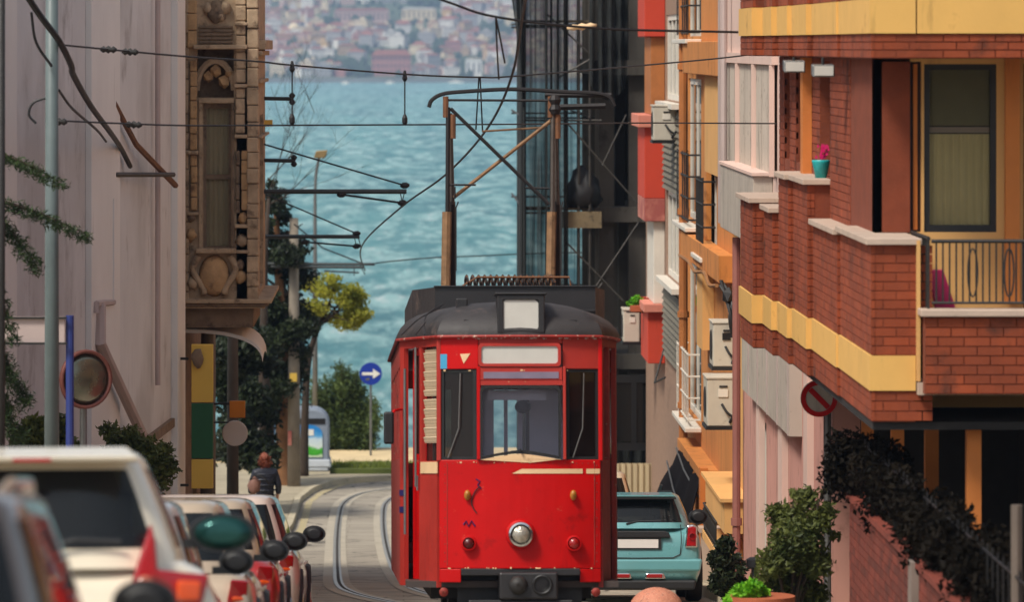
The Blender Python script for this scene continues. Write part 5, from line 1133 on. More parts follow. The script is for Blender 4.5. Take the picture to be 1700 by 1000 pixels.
q = MB(); q.grid(lambda a, b: (2.36 - .38 * (1 - b) * a * 0 - .42 * a * (b ** 1.5), 95.9 - .1 * math.sin(a * 12), .4 + 3.4 * b), 14, 16); obj('net_flap', q, M['net'], nets, smooth=True)
q = MB(); q.grid(lambda a, b: (3.29 + .55 * a, 96.7 - .04 * math.sin(a * 29) - .03 * math.sin(a * 71 + b * 5), -8.6 + 13.4 * b), 40, 24); obj('net_sheet', q, M['netlight'], nets, smooth=True)
bun = MB(); c = W(968, 318, 96.4)
bun.lathe([(.30, -.36), (.37, -.2), (.36, 0), (.28, .2), (.16, .38), (.05, .48), (.01, .5)], (c.x + .0, 96.5, c.z), n=18); bun.v = [(x + .05 * math.sin(z * 17 + y * 9), y + .04 * math.sin(x * 23), z) for x, y, z in bun.v]
bun.v = [(x, y, z) for x, y, z in bun.v]; zmin = min(v[2] for v in bun.v)
bun.v = [(x, y, z - zmin - 1.655) for x, y, z in bun.v]
o = obj('tarpaulin_bundle', bun, M['black'], smooth=True); tag(o, 'dark heaped tarpaulin bundle on the scaffold platform', 'bundle')

# ------------------------------------------------------------------ left side: rendered house and stone bay house
M['render'] = mat('render', C(208, 207, 206), 0.9, 0.08, 0.6, 0.15, 30, dirt=0.38, dirtcol=C(150, 144, 140), dscale=0.7, streak=0.15, blotch=C(190, 188, 186))
M['renderpale'] = mat('renderpale', C(224, 221, 216), 0.9, 0.05, 0.8, 0.08, 30, streak=0.12)
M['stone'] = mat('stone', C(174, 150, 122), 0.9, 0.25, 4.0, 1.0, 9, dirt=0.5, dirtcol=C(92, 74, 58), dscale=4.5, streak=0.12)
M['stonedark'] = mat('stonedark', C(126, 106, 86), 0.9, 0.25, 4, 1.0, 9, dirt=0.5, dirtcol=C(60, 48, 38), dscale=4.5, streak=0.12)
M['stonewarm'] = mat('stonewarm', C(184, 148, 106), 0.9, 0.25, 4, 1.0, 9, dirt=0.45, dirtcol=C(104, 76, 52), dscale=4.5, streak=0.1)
M['shade'] = mat('shade', C(216, 200, 166), 0.85, 0.1, 1.5, 0.05, 30, streak=0.2)
rh = thing('rendered_house', 'plain pale grey-pink rendered house wall on the left with shallow piers', 'building', (-3.8, 58, G(58)))
A0, A1 = Vector((-4.25, 46.5, 0)), Vector((-3.1, 67.4, 0)); ad = (A1 - A0).normalized(); an = Vector((ad.y, -ad.x, 0)); AL = (A1 - A0).length
def LW(px, py, o=0.0):
    """point on the rendered wall (pushed out by o) seen at a photo position"""
    k = (px - HX) / FPX; p0 = A0 + an * o; y = (p0.x - p0.y * ad.x / ad.y) / (k - ad.x / ad.y); return W(px, py, y)
def lbox(mb, pa, pb, z0, z1, o0, o1):
    a, b = LW(pa, 500), LW(pb, 500); a.z = b.z = 0
    A, B, C_, D_ = a + an * o1, b + an * o1, b + an * o0, a + an * o0
    mb.hexa([(p.x, p.y, z0) for p in (A, B, C_, D_)], [(p.x, p.y, z1) for p in (A, B, C_, D_)])
q = MB(); q.hexa([(A0.x, A0.y, -8), (A1.x, A1.y, -8), (-14, 67.4, -8), (-14, 46.5, -8)], [(A0.x, A0.y, 3.4), (A1.x, A1.y, 3.4), (-14, 67.4, 3.4), (-14, 46.5, 3.4)]); obj('wall', q, M['render'], rh)
for pa, pb, o1, m in ((-40, 22, .04, 'renderpale'), (142, 190, .07, 'renderpale'), (284, 297, .09, 'renderpale'), (92, 104, .03, 'render')):
    q = MB(); lbox(q, pa, pb, -7.5, 3.3, .002, o1); obj('pier', q, M[m], rh)
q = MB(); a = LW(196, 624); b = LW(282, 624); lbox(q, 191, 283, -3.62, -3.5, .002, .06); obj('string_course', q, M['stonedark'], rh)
q = MB(); lbox(q, 212, 236, -5.6, -4.1, .002, .03); obj('door_panel', q, M['mauve'], rh)
q = MB(); q.tube([LW(262, -40, .08), LW(262, 640, .08)], .035, 8); obj('downpipe', q, M['mauve'], rh)
q = MB(); q.tube([LW(166, 505, .1), LW(166, 570, .12), LW(176, 592, .15), LW(236, 722, .2)], .07, 8); q.tube([LW(160, 520, .1), LW(160, 505, .1), LW(188, 502, .06)], .04, 6); obj('vent_pipe', q, M['mauve'], rh)
q = MB(); q.tube([LW(186, 330, .06), LW(186, 500, .06)], .03, 6); obj('conduit', q, M['render'], rh)
br = thing('wall_bracket', 'rusty triangular iron bracket high on the pale left wall', 'bracket', tuple(LW(192, 290, .05)))
q = MB(); q.tube([LW(190, 290, .05), LW(256, 290, .05) + an * .0 + Vector((.25, 0, 0))], .035, 6); obj('arm', q, M['iron'], br)
q = MB(); q.tube([LW(190, 172, .05), LW(226, 240, .1), LW(260, 308, .05) + Vector((.25, 0, 0))], .04, 6); obj('strut', q, M['rust'], br)
q = MB(); q.tube([LW(190, 165, .03), LW(190, 330, .03)], .03, 6); obj('back_plate', q, M['rust'], br)

sb = thing('stone_bay_house', 'old carved brown stone house with a projecting bay over the left pavement', 'building', (-3.1, 72, G(72)))
bd = 68.0
def SBX(px): return X_(px, bd)
def SBZ(py): return Z_(py, bd)
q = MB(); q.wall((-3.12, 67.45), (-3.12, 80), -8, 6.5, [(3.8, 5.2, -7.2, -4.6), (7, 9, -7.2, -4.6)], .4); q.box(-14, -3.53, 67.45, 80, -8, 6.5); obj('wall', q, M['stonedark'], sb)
def sbox(name, p0, p1, y0, y1, o, m, dep=None, bev=.01, parent=None):
    q = MB(); q.box(SBX(p0), SBX(p1), bd - o, bd + (dep or .02), SBZ(y1), SBZ(y0)); return obj(name, q, M[m], parent or sb, bevel=bev)
# core of the bay, with a window hole in the near cheek
zb0, zb1 = SBZ(512), 6.4
q = MB(); q.wall((SBX(300), bd), (SBX(428), bd), zb0, zb1, [(SBX(337) - SBX(300), SBX(384) - SBX(300), SBZ(414), SBZ(172)), (SBX(327) - SBX(300), SBX(388) - SBX(300), SBZ(162), SBZ(82))], .35); q.wall((SBX(428), bd), (SBX(428), 71.6), zb0, zb1, [(.9, 2.7, -1.9, .6)], .3); q.box(SBX(300), SBX(428) - .32, 71.2, 71.6, zb0, zb1); obj('bay', q, M['stone'], sb)
q = MB(); q.box(SBX(327), SBX(388), bd + .36, bd + .4, SBZ(162), SBZ(82)); obj('niche_back', q, M['stonedark'], sb)
q = MB(); P = []
for k in range(13): an_ = math.pi * k / 12; P.append((SBX(357) + (SBX(388) - SBX(357)) * math.cos(an_), bd + .1, SBZ(150) + .42 * math.sin(an_)))
q.tube(P, .05, 6); obj('arch_moulding', q, M['stone'], sb)
for px, py, r_ in ((345, 128, .08), (372, 135, .1), (358, 118, .09), (380, 122, .07)): q = MB(); icos(q, (SBX(px), bd + .12, SBZ(py)), r_, .1, r_, rng); obj('carving', q, M['stonewarm'], sb)
q = MB(); y_ = bd + .12
q.ring([(SBX(337), y_, SBZ(414)), (SBX(384), y_, SBZ(414)), (SBX(384), y_, SBZ(172)), (SBX(337), y_, SBZ(172))], [(SBX(342), y_, SBZ(409)), (SBX(379), y_, SBZ(409)), (SBX(379), y_, SBZ(180)), (SBX(342), y_, SBZ(180))], (0, .06, 0)); q.box(SBX(341), SBX(380), y_ + .005, y_ + .05, SBZ(298), SBZ(290)); wn = obj('window', q, M['stonedark'], sb)
q = MB(); q.box(SBX(341), SBX(380), y_ + .03, y_ + .036, SBZ(410), SBZ(179)); obj('pane', q, M['cglass'], wn)
q = MB(); q.grid(lambda a, b: (SBX(341) + (SBX(380) - SBX(341)) * a, y_ + .1 + .01 * math.sin(a * 30), SBZ(410) + (SBZ(179) - SBZ(410)) * b), 24, 1); obj('curtain', q, M['shade'], wn, smooth=True)
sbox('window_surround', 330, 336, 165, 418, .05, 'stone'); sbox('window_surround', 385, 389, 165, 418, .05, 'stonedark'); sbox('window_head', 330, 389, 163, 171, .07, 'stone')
for p0, p1, y0, y1, o, m in ((304, 314, -200, 510, .06, 'stone'), (315, 328, 100, 250, .10, 'stonewarm'), (316, 328, 256, 350, .08, 'stonewarm'), (391, 409, -200, 138, .10, 'stone'), (391, 408, 146, 222, .10, 'stone'), (400, 420, 250, 350, .09, 'stonewarm'), (391, 399, 250, 355, .05, 'stonedark'), (410, 430, -200, 500, .14, 'stone'), (311, 327, 0, 80, .07, 'stonewarm')):
    yb_ = y1
    while yb_ > y0:
        ya_ = max(y0, yb_ - rng.uniform(22, 34)); sbox('stone_block', p0 + rng.uniform(0, 1), p1 - rng.uniform(0, 1), ya_, yb_ - .9, o + rng.uniform(-.02, .02), m, bev=.018); yb_ = ya_
        if yb_ < -60: break
for p0, p1, y0, y1, o in ((322, 411, 74, 81, .22), (390, 411, 37, 42, .16), (390, 411, 139, 145, .17), (390, 411, 223, 229, .17), (312, 330, 250, 256, .15), (312, 330, 352, 357, .13), (390, 412, 372, 378, .16), (390, 412, 415, 420, .17), (326, 392, 412, 420, .18)):
    sbox('ledge', p0, p1, y0, y1, o, 'stone')
for k in range(5): sbox('fluting', 330, 386, 42 + 6.4 * k, 46.5 + 6.4 * k, .05, 'stonedark')
for px, py, r_, m in ((360, 20, .14, 'stonedark'), (345, 14, .07, 'stone'), (374, 12, .08, 'stone'), (366, 28, .06, 'stone'), (318, 360, .07, 'stonedark'), (404, 362, .08, 'stonewarm'), (402, 400, .09, 'stone'), (317, 390, .08, 'stonewarm'), (400, 460, .09, 'stonewarm'), (320, 470, .09, 'stone'), (398, 440, .07, 'stonedark')):
    q = MB(); icos(q, (SBX(px), bd - .03, SBZ(py)), r_, .08, r_ * 1.1, rng, 2); obj('carving', q, M[m], sb, smooth=True)
q = MB(); c = Vector((SBX(356), bd - .02, SBZ(458))); q.lathe([(.02, -.1), (.16, -.09), (.20, -.04), (.22, .0)], c, (0, 1, 0), 18, sx=1.0, sz=1.35); obj('cartouche', q, M['stonewarm'], sb, smooth=True)
for s in (-1, 1): q = MB(); P = [c + Vector((s * (.22 + .08 * math.sin(k * .8)), -.04, .28 - .09 * k)) for k in range(7)]; q.tube(catmull(P, 3), [.05] * (6 * 3 + 1), 6); obj('scroll', q, M['stone'], sb, smooth=True)
for y0, y1, o, m in ((496, 503, .20, 'stone'), (503.4, 508, .15, 'stonedark'), (508.4, 512, .10, 'stone')):
    q = MB(); q.box(SBX(298), SBX(428) + o * 1.0, bd - o, 71.6 + o, SBZ(y1), SBZ(y0)); obj('cornice', q, M[m], sb, bevel=.012)
for y0, y1, o in ((66, 82, .10), (84, 92, .05), (132, 138, .04), (226, 230, .05)):
    q = MB(); q.box(SBX(428) + .002, SBX(430) + o, bd + .02, 71.5, SBZ(y1), SBZ(y0)); obj('side_ledge', q, M['stone'], sb, bevel=.01)
q = MB(); q.box(SBX(300), SBX(420), bd + .1, 71.4, SBZ(545), SBZ(512.4)); obj('bay_soffit', q, M['stonedark'], sb)
q = MB()
def canopy(a, b):
    an_ = a * math.pi; x = -3.12 + 1.12 * math.sin(math.pi * b / 2) ; z = SBZ(549) - .42 * b ** 2.2
    return (x, 68.3 + 2.0 * a, z + .12 * math.sin(an_) * (1 - b * .3))
q.grid(canopy, 10, 12); q.grid(lambda a, b: (canopy(a, b)[0], canopy(a, b)[1], canopy(a, b)[2] - .05), 10, 12, flip=True)
q.grid(lambda a, b: (canopy(0, a)[0], canopy(0, a)[1], canopy(0, a)[2] - .05 * b), 12, 1); q.grid(lambda a, b: (canopy(a, 1)[0], canopy(a, 1)[1], canopy(a, 1)[2] - .05 * b), 10, 1)
obj('entrance_canopy', q, M['renderpale'], sb, smooth=True)
for u0, u1 in ((3.8, 5.2), (7, 9)):
    q = MB(); q.box(-3.4, -3.36, 67.45 + u0, 67.45 + u1, -7.2, -4.6); obj('shop_window', q, M['dglass'], sb)

M['signyellow'] = mat('signyellow', C(214, 176, 74), .5, .06, 2, 0.02); M['signgreen'] = mat('signgreen', C(18, 84, 48), .5, .1, 2, 0.02)
M['signorange'] = mat('signorange', C(222, 140, 34), .5, .08, 2, 0); M['navy'] = mat('navypost', C(44, 58, 122), .5, .08, 3, 0.02)
t = thing('shop_sign', 'tall projecting shop sign, yellow above and below a green middle, on the left', 'sign', tuple(W(322, 690, 66.3)))
for nm, y0, y1, m in (('upper_panel', 572, 669, 'signyellow'), ('middle_panel', 670, 762, 'signgreen'), ('lower_panel', 763, 812, 'signyellow')):
    a, b = W(318, y1, 66.3), W(354, y0, 66.3); q = MB(); q.box(a.x, b.x, 66.25, 66.37, a.z + .004, b.z); obj(nm, q, M[m], t, bevel=.01)
for y_ in (585, 790): q = MB(); q.box(-3.2, SBX(322), 66.29, 66.33, SBZ(y_), SBZ(y_ - 4)); obj('bracket', q, M['iron'], t)
q = MB(); icos(q, W(328, 596, 66.2), .09, .04, .13, rng, 2); obj('emblem', q, M['stonedark'], t, smooth=True)
t = thing('orange_sign', 'small orange square sign right of the yellow and green shop sign', 'sign', tuple(W(394, 680, 74)))
q = MB(); a, b = W(381, 694, 74), W(407, 666, 74); q.box(a.x, b.x, 73.97, 74.03, a.z, b.z); obj('panel', q, M['signorange'], t, bevel=.01)
q = MB(); q.tube([(-3.11, 74.05, b.z - .05), (b.x, 74.05, b.z - .05)], .02, 6); obj('arm', q, M['iron'], t)
t = thing('round_sign', 'round whitish shop sign hanging below the orange square sign', 'sign', tuple(W(390, 720, 74.6)))
q = MB(); q.lathe([(.19, -.03), (.2, 0), (.19, .03)], W(390, 720, 74.6), (0, 1, 0), 22); obj('disc', q, M['renderpale'], t, smooth=True, autosmooth=True)
q = MB(); q.tube([(-3.11, 74.6, Z_(702, 74.6)), (X_(392, 74.6), 74.6, Z_(702, 74.6))], .015, 6); obj('arm', q, M['iron'], t)

# street furniture on the left pavement
t = thing('street_name_sign', 'grey street name board on a blue post by the left wall', 'sign', (X_(116, 46.6), 46.6, G(46.6) + .12))
q = MB(); x = X_(116, 46.6); q.tube([(x, 46.6, G(46.6)), (x, 46.6, Z_(524, 46.6))], .04, 10); obj('post', q, M['navy'], t)
a, b = W(8, 572, 46.55), W(108, 526, 46.55); q = MB(); q.box(a.x, b.x, 46.53, 46.57, a.z, b.z); obj('board', q, M['mauve'], t, bevel=.006)
q = MB(); q.box(a.x, b.x + .02, 46.5, 46.526, b.z - .02, b.z); q.box(a.x, b.x + .02, 46.5, 46.526, a.z, a.z + .02); obj('board_edge', q, M['iron'], t)
c = W(140, 630, 47.4); t = thing('traffic_mirror', 'round convex traffic mirror with faded red rim behind the blue post', 'mirror', (c.x, 47.5, G(47.5) + .12))
ax = Vector((.55, -.83, 0))
q = MB(); q.lathe([(.28, 0), (.295, .02), (.29, .05), (.262, .055), (.255, .03)], c, ax, 28); obj('rim', q, mat('rimbrown', C(112, 62, 52), .6, .2), t, smooth=True)
q = MB(); q.lathe([(.257, .03), (.2, .055), (.1, .075), (.001, .08)], c, ax, 28); obj('mirror_glass', q, mat('convexglass', C(120, 122, 108), .25, .2, 3, 0, metal=.8), t, smooth=True)
q = MB(); q.tube([(c.x - .02, 47.55, G(47.5)), (c.x - .02, 47.55, c.z + .1)], .035, 8); obj('post', q, M['steel'], t)
q = MB(); x = X_(86, 45.2); q.tube([(x, 45.2, G(45.2)), (x, 45.2, 3.5)], [.075, .055], 12); o = obj('steel_pole', q, mat('greypole', C(92, 104, 104), .5, .12, 3, .05, streak=.2), smooth=True); tag(o, 'tall blue-grey steel pole in front of the pale left wall', 'pole')
q = MB(); x = X_(2, 42.5); q.tube([(x, 42.5, G(42.5)), (x, 42.5, 3.2)], .035, 10); o = obj('thin_pole', q, M['iron'], smooth=True); tag(o, 'thin dark pole at the far left edge', 'pole')
q = MB(); q.tube(catmull([W(30, -30, 44.5), W(66, 25, 44.8), W(98, 68, 45.1), (W(118, 108, 46)), W(122, 125, 47), W(150, 175, 50), W(180, 216, 54), LW(200, 245, .1), LW(216, 276, .08)], 6), .032, 7); o = obj('cable_bundle', q, M['cable']); tag(o, 'thick black cable bundle sweeping down across the pale left wall', 'cable')
for k, (pts, lb) in enumerate((([(52, 20, 44.9), (60, 70, 45), (86, 110, 45.1)], 'loose cable loop beside the blue-grey pole at top left'), ([(98, 150, 45.3), (120, 180, 47), (160, 215, 52), (176, 235, 55)], 'slack cable below the thick bundle on the left wall'), ([(86, 160, 45.2), (56, 170, 45.2), (48, 190, 45.2), (60, 205, 45.2)], 'curled loose cable left of the blue-grey pole'))):
    q = MB(); q.tube(catmull([W(*p) for p in pts], 6), .014, 6); o = obj('cable', q, M['cable']); tag(o, lb, 'cable')

# ------------------------------------------------------------------ overhead line
def wire(name, pts, r, label, parent=None, n=6, cat='wire'):
    q = MB(); q.tube(catmull(pts, n), r, 5); o = obj(name, q, M['cable'], parent)
    if parent is None: tag(o, label, cat)
    return o
cw = [Vector((.9, 18, G(18) + 5.7)), Vector((1.0, 30, G(30) + 5.65)), W(872, -2, 40.2), Vector((1.08, 48, G(48) + 5.62)), W(808, 215, 55), W(740, 290, 63), W(665, 345, 71), W(600, 410, 83), W(606, 450, 116)]
wire('contact_wire', cw, .014, 'main tram contact wire running down the street above the tram')
wire('contact_wire', [W(606, 440, 116), W(650, 434, 117), W(720, 428, 119), W(800, 425, 121), W(930, 420, 124), W(1300, 415, 130)], .016, 'contact wire turning right along the shore above the yellow tree')
def spand(px): return 46 + 13 * (px - 85) / 1205.0
s1 = [(86, 72), (110, 75), (290, 92), (430, 102), (485, 108), (672, 123), (795, 128), (870, 125), (1180, 98), (1290, 84)]
s2 = [(86, 200), (290, 208), (430, 208), (672, 207), (870, 206), (1060, 204), (1290, 205)]
wire('span_wire', [W(a, b, spand(a)) for a, b in s1], .010, 'upper sagging span wire across the whole street')
wire('span_wire', [W(a, b, spand(a)) for a, b in s2], .009, 'lower straight span wire across the whole street')
wire('span_wire', [W(560, -60, 43), W(735, 0, 43.5), W(825, 28, 44), W(1000, 47, 45), W(1225, 53, 46)], .012, 'short span wire crossing the top of the view above the tram')
for px, a, b, lb in ((485, 108, 206, 'left of two hangers between the span wires over the sea'), (672, 123, 206, 'right of two hangers between the span wires over the sea')):
    d = spand(px); t = thing('wire_hanger', lb, 'hanger', tuple(W(px, b, d)), group='hangers between the span wires')
    q = MB(); q.tube([W(px, a, d), W(px, b, d)], .008, 5); obj('rod', q, M['cable'], t)
    q = MB(); q.lathe([(.012, 0), (.03, .03), (.03, .08), (.012, .12)], W(px, b + 2, d), n=8); obj('clamp', q, M['cable'], t)
    q = MB(); q.lathe([(.012, 0), (.03, .03), (.012, .12)], W(px, a + 12, d), n=8); obj('clamp', q, M['cable'], t)
for i, (p, lb) in enumerate((([(823, 28, 44), (825, 80, 44.6), (828, 131, 45.5)], 'straight dropper left under the short span wire'), ([(823, 28, 44), (831, 66, 44.5), (838, 104, 45)], 'slanting dropper right under the short span wire'), ([(795, 128, 53.7), (790, 215, 54)], 'left of two thin droppers behind the current collector'), ([(797, 128, 53.7), (801, 218, 54)], 'right of two thin droppers behind the current collector'))):
    wire('dropper', [W(*a) for a in p], .009, lb, n=2)
for px, py, lb in ((180, 82, 'left of two insulators on the upper span wire before the pale wall'), (216, 86, 'right of two insulators on the upper span wire before the pale wall'), (98, 202, 'insulator on the lower span wire beside the blue-grey pole'), (222, 207, 'insulator on the lower span wire before the wall bracket')):
    q = MB(); d = spand(px); a, b = W(px - 14, py - .5, d), W(px + 14, py + .5, d); L_ = (b - a).length
    q.lathe([(.012, 0), (.035, L_ * .2), (.022, L_ * .35), (.04, L_ * .5), (.022, L_ * .65), (.035, L_ * .8), (.012, L_)], a, (b - a), 8); o = obj('insulator', q, M['iron'], smooth=True); tag(o, lb, 'insulator')
q = MB(); c = W(966, 44, 45); q.lathe([(.01, -.14), (.03, -.08), (.02, -.04), (.035, 0), (.02, .04), (.03, .08), (.01, .14)], c, (1, 0, .1), 8); o = obj('insulator', q, M['creampaint'], smooth=True); tag(o, 'pale insulator on the short span wire in front of the netting', 'insulator')
M['armgrey'] = mat('armgrey', C(66, 70, 70), .5, .15, 4, .05, metal=.4)
def cant(label, d, y_arm, x_end, tie, reg, pole_x, top_py, wire_pt):
    t = thing('catenary_bracket', label, 'catenary mast', (pole_x, d + .2, G(d)), group='masts carrying the tram wire')
    q = MB(); q.tube([(pole_x, d + .2, G(d)), (pole_x, d + .2, Z_(top_py, d))], [.11, .08], 12); obj('mast', q, mat('mastdull', C(96, 88, 78), .8, .15, 2, .15), t, smooth=True)
    q = MB(); q.tube([(pole_x, d, Z_(y_arm, d)), W(x_end, y_arm, d)], .035, 8); obj('arm', q, M['armgrey'], t)
    q = MB(); q.tube([(pole_x, d, W(*tie[0], d).z + (W(*tie[0], d).x - pole_x) * (tie[1][1] - tie[0][1]) / (tie[1][0] - tie[0][0])), W(*tie[1], d)], .014, 6); obj('tie_rod', q, M['cable'], t)
    q = MB(); q.tube([W(*reg[0], d), W(*reg[1], d)], .018, 6); q.tube([W(reg[0][0], y_arm, d), W(*reg[0], d)], .014, 6); obj('steady_arm', q, M['cable'], t)
    q = MB(); q.tube([W(reg[1][0] - 4, y_arm, d), W(*reg[1], d)], .007, 5); q.tube([W(x_end - 3, y_arm, d), W(*wire_pt, d)], .007, 5); obj('dropper', q, M['cable'], t)
    for p in (tie[1], reg[0], reg[1]): q = MB(); q.lathe([(.015, -.07), (.045, -.03), (.045, .03), (.015, .07)], W(*p, d), (1, 0, .1), 8); obj('clamp', q, M['cable'], t)
    return t
t1 = cant('nearest mast bracket with long arm reaching towards the tram wire', 71, 318, 675, ((430, 237), (672, 308)), ((567, 323), (668, 337)), -2.9, 225, (665, 345))
cant('middle mast bracket, its arm over the dark evergreen crown', 83, 393, 597, ((481, 340), (592, 388)), ((506, 402), (592, 409)), -2.95, 300, (600, 412))
for y_, xe, nm in ((162, 485, 'stub_arm'), (265, 488, 'stub_arm')): q = MB(); q.tube([(-2.9, 71.2, Z_(y_, 71)), W(xe, y_ + 2, 71)], .03, 7); o2 = obj(nm, q, M['armgrey'], t1); q = MB(); q.lathe([(.02, -.09), (.05, -.05), (.02, 0), (.05, .05), (.02, .09)], W(xe, y_ + 2, 71), n=8); obj('insulator', q, M['cable'], o2)
q = MB(); q.tube([(-2.9, 71.2, Z_(225, 71)), (-2.9, 71.2, Z_(120, 71))], .06, 8); obj('mast_top', q, M['armgrey'], t1)
q = MB(); q.box(-2.9, X_(452, 71), 71.1, 71.2, Z_(210, 71), Z_(199, 71)); obj('yellow_bracket', q, M['signyellow'], t1)
# grey concrete mast by the shore with double arms
d = 119; px_ = X_(488, d)
t = thing('concrete_mast', 'thick grey concrete mast beside the brown tree trunk with double wire arms', 'mast', (px_, d, G(d) + .12))
M['mast'] = mat('mastgrey', C(128, 118, 104), .85, .15, 2, .2, 30, dirt=.25, dirtcol=C(84, 70, 56), streak=.3)
q = MB(); q.tube([(px_, d, G(d)), (px_, d, Z_(362, d))], [.17, .11], 14); obj('mast', q, M['mast'], t, smooth=True)
for y_, x0, x1 in ((438, 434, 622), (443, 450, 604)): q = MB(); q.tube([W(x0, y_, d - .2), W(x1, y_ + 1, d - .2)], .035, 7); obj('arm', q, M['armgrey'], t)
q = MB(); q.tube([W(536, 412, d - .2), W(600, 437, d - .2)], .02, 6); q.tube([W(488, 372, d - .2), W(536, 412, d - .2)], .02, 6); obj('tie_rod', q, M['cable'], t)
q = MB(); q.tube([W(538, 450, d - .2), W(596, 453, d - .2)], .022, 6); q.tube([W(588, 438, d - .2), W(588, 458, d - .2)], .012, 5); q.tube([W(598, 440, d - .2), W(606, 456, d - .2)], .012, 5); obj('steady_arm', q, M['cable'], t)
q = MB(); a, b = W(481, 634, d - .22), W(493, 620, d - .22); q.box(a.x, b.x, d - .24, d - .17, a.z, b.z); obj('yellow_plate', q, M['signyellow'], t)
q = MB(); a, b = W(478, 740, d - .2), W(484, 716, d - .2); q.box(a.x, b.x, d - .22, d - .16, a.z, b.z); obj('red_sticker', q, M['redfaded'], t)
# lamp post, arrow sign
d = 130.5; x = X_(523, d)
t = thing('street_lamp', 'slender grey street lamp with pale box head against the sea', 'street lamp', (x, d, -9.4))
q = MB(); q.tube([(x, d, -9.45), (x, d, Z_(560, d)), (x, d, Z_(330, d))] + catmull([(x, d, Z_(330, d)), (x + .02, d, Z_(295, d)), (x + .08, d, Z_(270, d)), W(531, 258, d)], 5)[1:], [.085, .07, .045] + [.04] * 15, 9); obj('column', q, M['steel'], t, smooth=True)
a, b = W(521, 262, d), W(544, 249, d); q = MB(); q.hexa([(a.x, d - .2, a.z), (b.x - .06, d - .2, a.z), (b.x - .06, d + .25, a.z), (a.x, d + .25, a.z)], [(a.x + .06, d - .25, b.z - .03), (b.x, d - .25, b.z), (b.x, d + .3, b.z), (a.x + .06, d + .3, b.z - .03)]); obj('lamp_head', q, mat('lamphead', C(150, 128, 88), .6), t, bevel=.02)
d = 129; c = W(615.5, 621, d); t = thing('arrow_sign', 'round blue sign with white arrow pointing right, in front of the sea', 'sign', (c.x, d, -9.4))
q = MB(); q.tube([(c.x, d + .05, -9.5), (c.x, d + .05, c.z + .2)], .032, 8); obj('post', q, M['steel'], t)
q = MB(); q.lathe([(.30, 0), (.302, .012), (.295, .02)], c, (0, 1, 0), 32); obj('disc', q, mat('signblue', C(22, 52, 150), .4, .06, 3, 0), t)
q = MB(); q.extr([c + Vector((u * .30, -.012, v * .30)) for u, v in ((-.78, -.13), (.2, -.13), (.2, -.44), (.84, 0), (.2, .44), (.2, .13), (-.78, .13))], (0, .006, 0)); obj('arrow', q, M['white'], t)
q = MB(); q.extr([c + Vector((u * .30, -.010, v * .30)) for u, v in ((-.5, -.42), (-.1, -.36), (-.12, -.56), (-.4, -.6))], (0, .006, 0)); obj('sticker', q, M['steel'], t)

# recycling containers
M['binGrey'] = mat('bingrey', C(128, 138, 152), .55, .1, 3, .1, 30, dirt=.2, dirtcol=C(70, 74, 80)); M['binPale'] = mat('binpale', C(176, 182, 188), .55, .1, 3, .1, 30, dirt=.2, dirtcol=C(110, 112, 116))
def postermat():
    m, t, b = nodes('poster'); L = t.links; tc = t.nodes.new('ShaderNodeTexCoord'); sp = t.nodes.new('ShaderNodeSeparateXYZ'); L.new(tc.outputs['Generated'], sp.inputs[0])
    n = t.nodes.new('ShaderNodeTexNoise'); n.inputs['Scale'].default_value = 4; L.new(tc.outputs['Generated'], n.inputs['Vector'])
    ad = t.nodes.new('ShaderNodeMath'); ad.operation = 'MULTIPLY_ADD'; ad.inputs[1].default_value = .35; L.new(n.outputs['Fac'], ad.inputs[0]); L.new(sp.outputs['Z'], ad.inputs[2])
    cr = t.nodes.new('ShaderNodeValToRGB'); L.new(ad.outputs[0], cr.inputs[0]); e = cr.color_ramp.elements
    e[0].position = .12; e[0].color = C(200, 214, 190); e[1].position = 1.2 if False else 1.0; e[1].color = C(40, 130, 200)
    for p, c in ((.22, C(190, 208, 176)), (.26, C(54, 150, 40)), (.42, C(70, 168, 50)), (.5, C(206, 220, 212)), (.72, C(196, 214, 222)), (.86, C(90, 164, 214))): k = e.new(p); k.color = c
    L.new(cr.outputs[0], b.inputs['Base Color']); b.inputs['Roughness'].default_value = .4; return m
M['poster'] = postermat(); M['binblue'] = mat('binblue', C(36, 120, 190), .5, .1); M['binyellow'] = mat('binyellow', C(222, 200, 70), .5, .1)
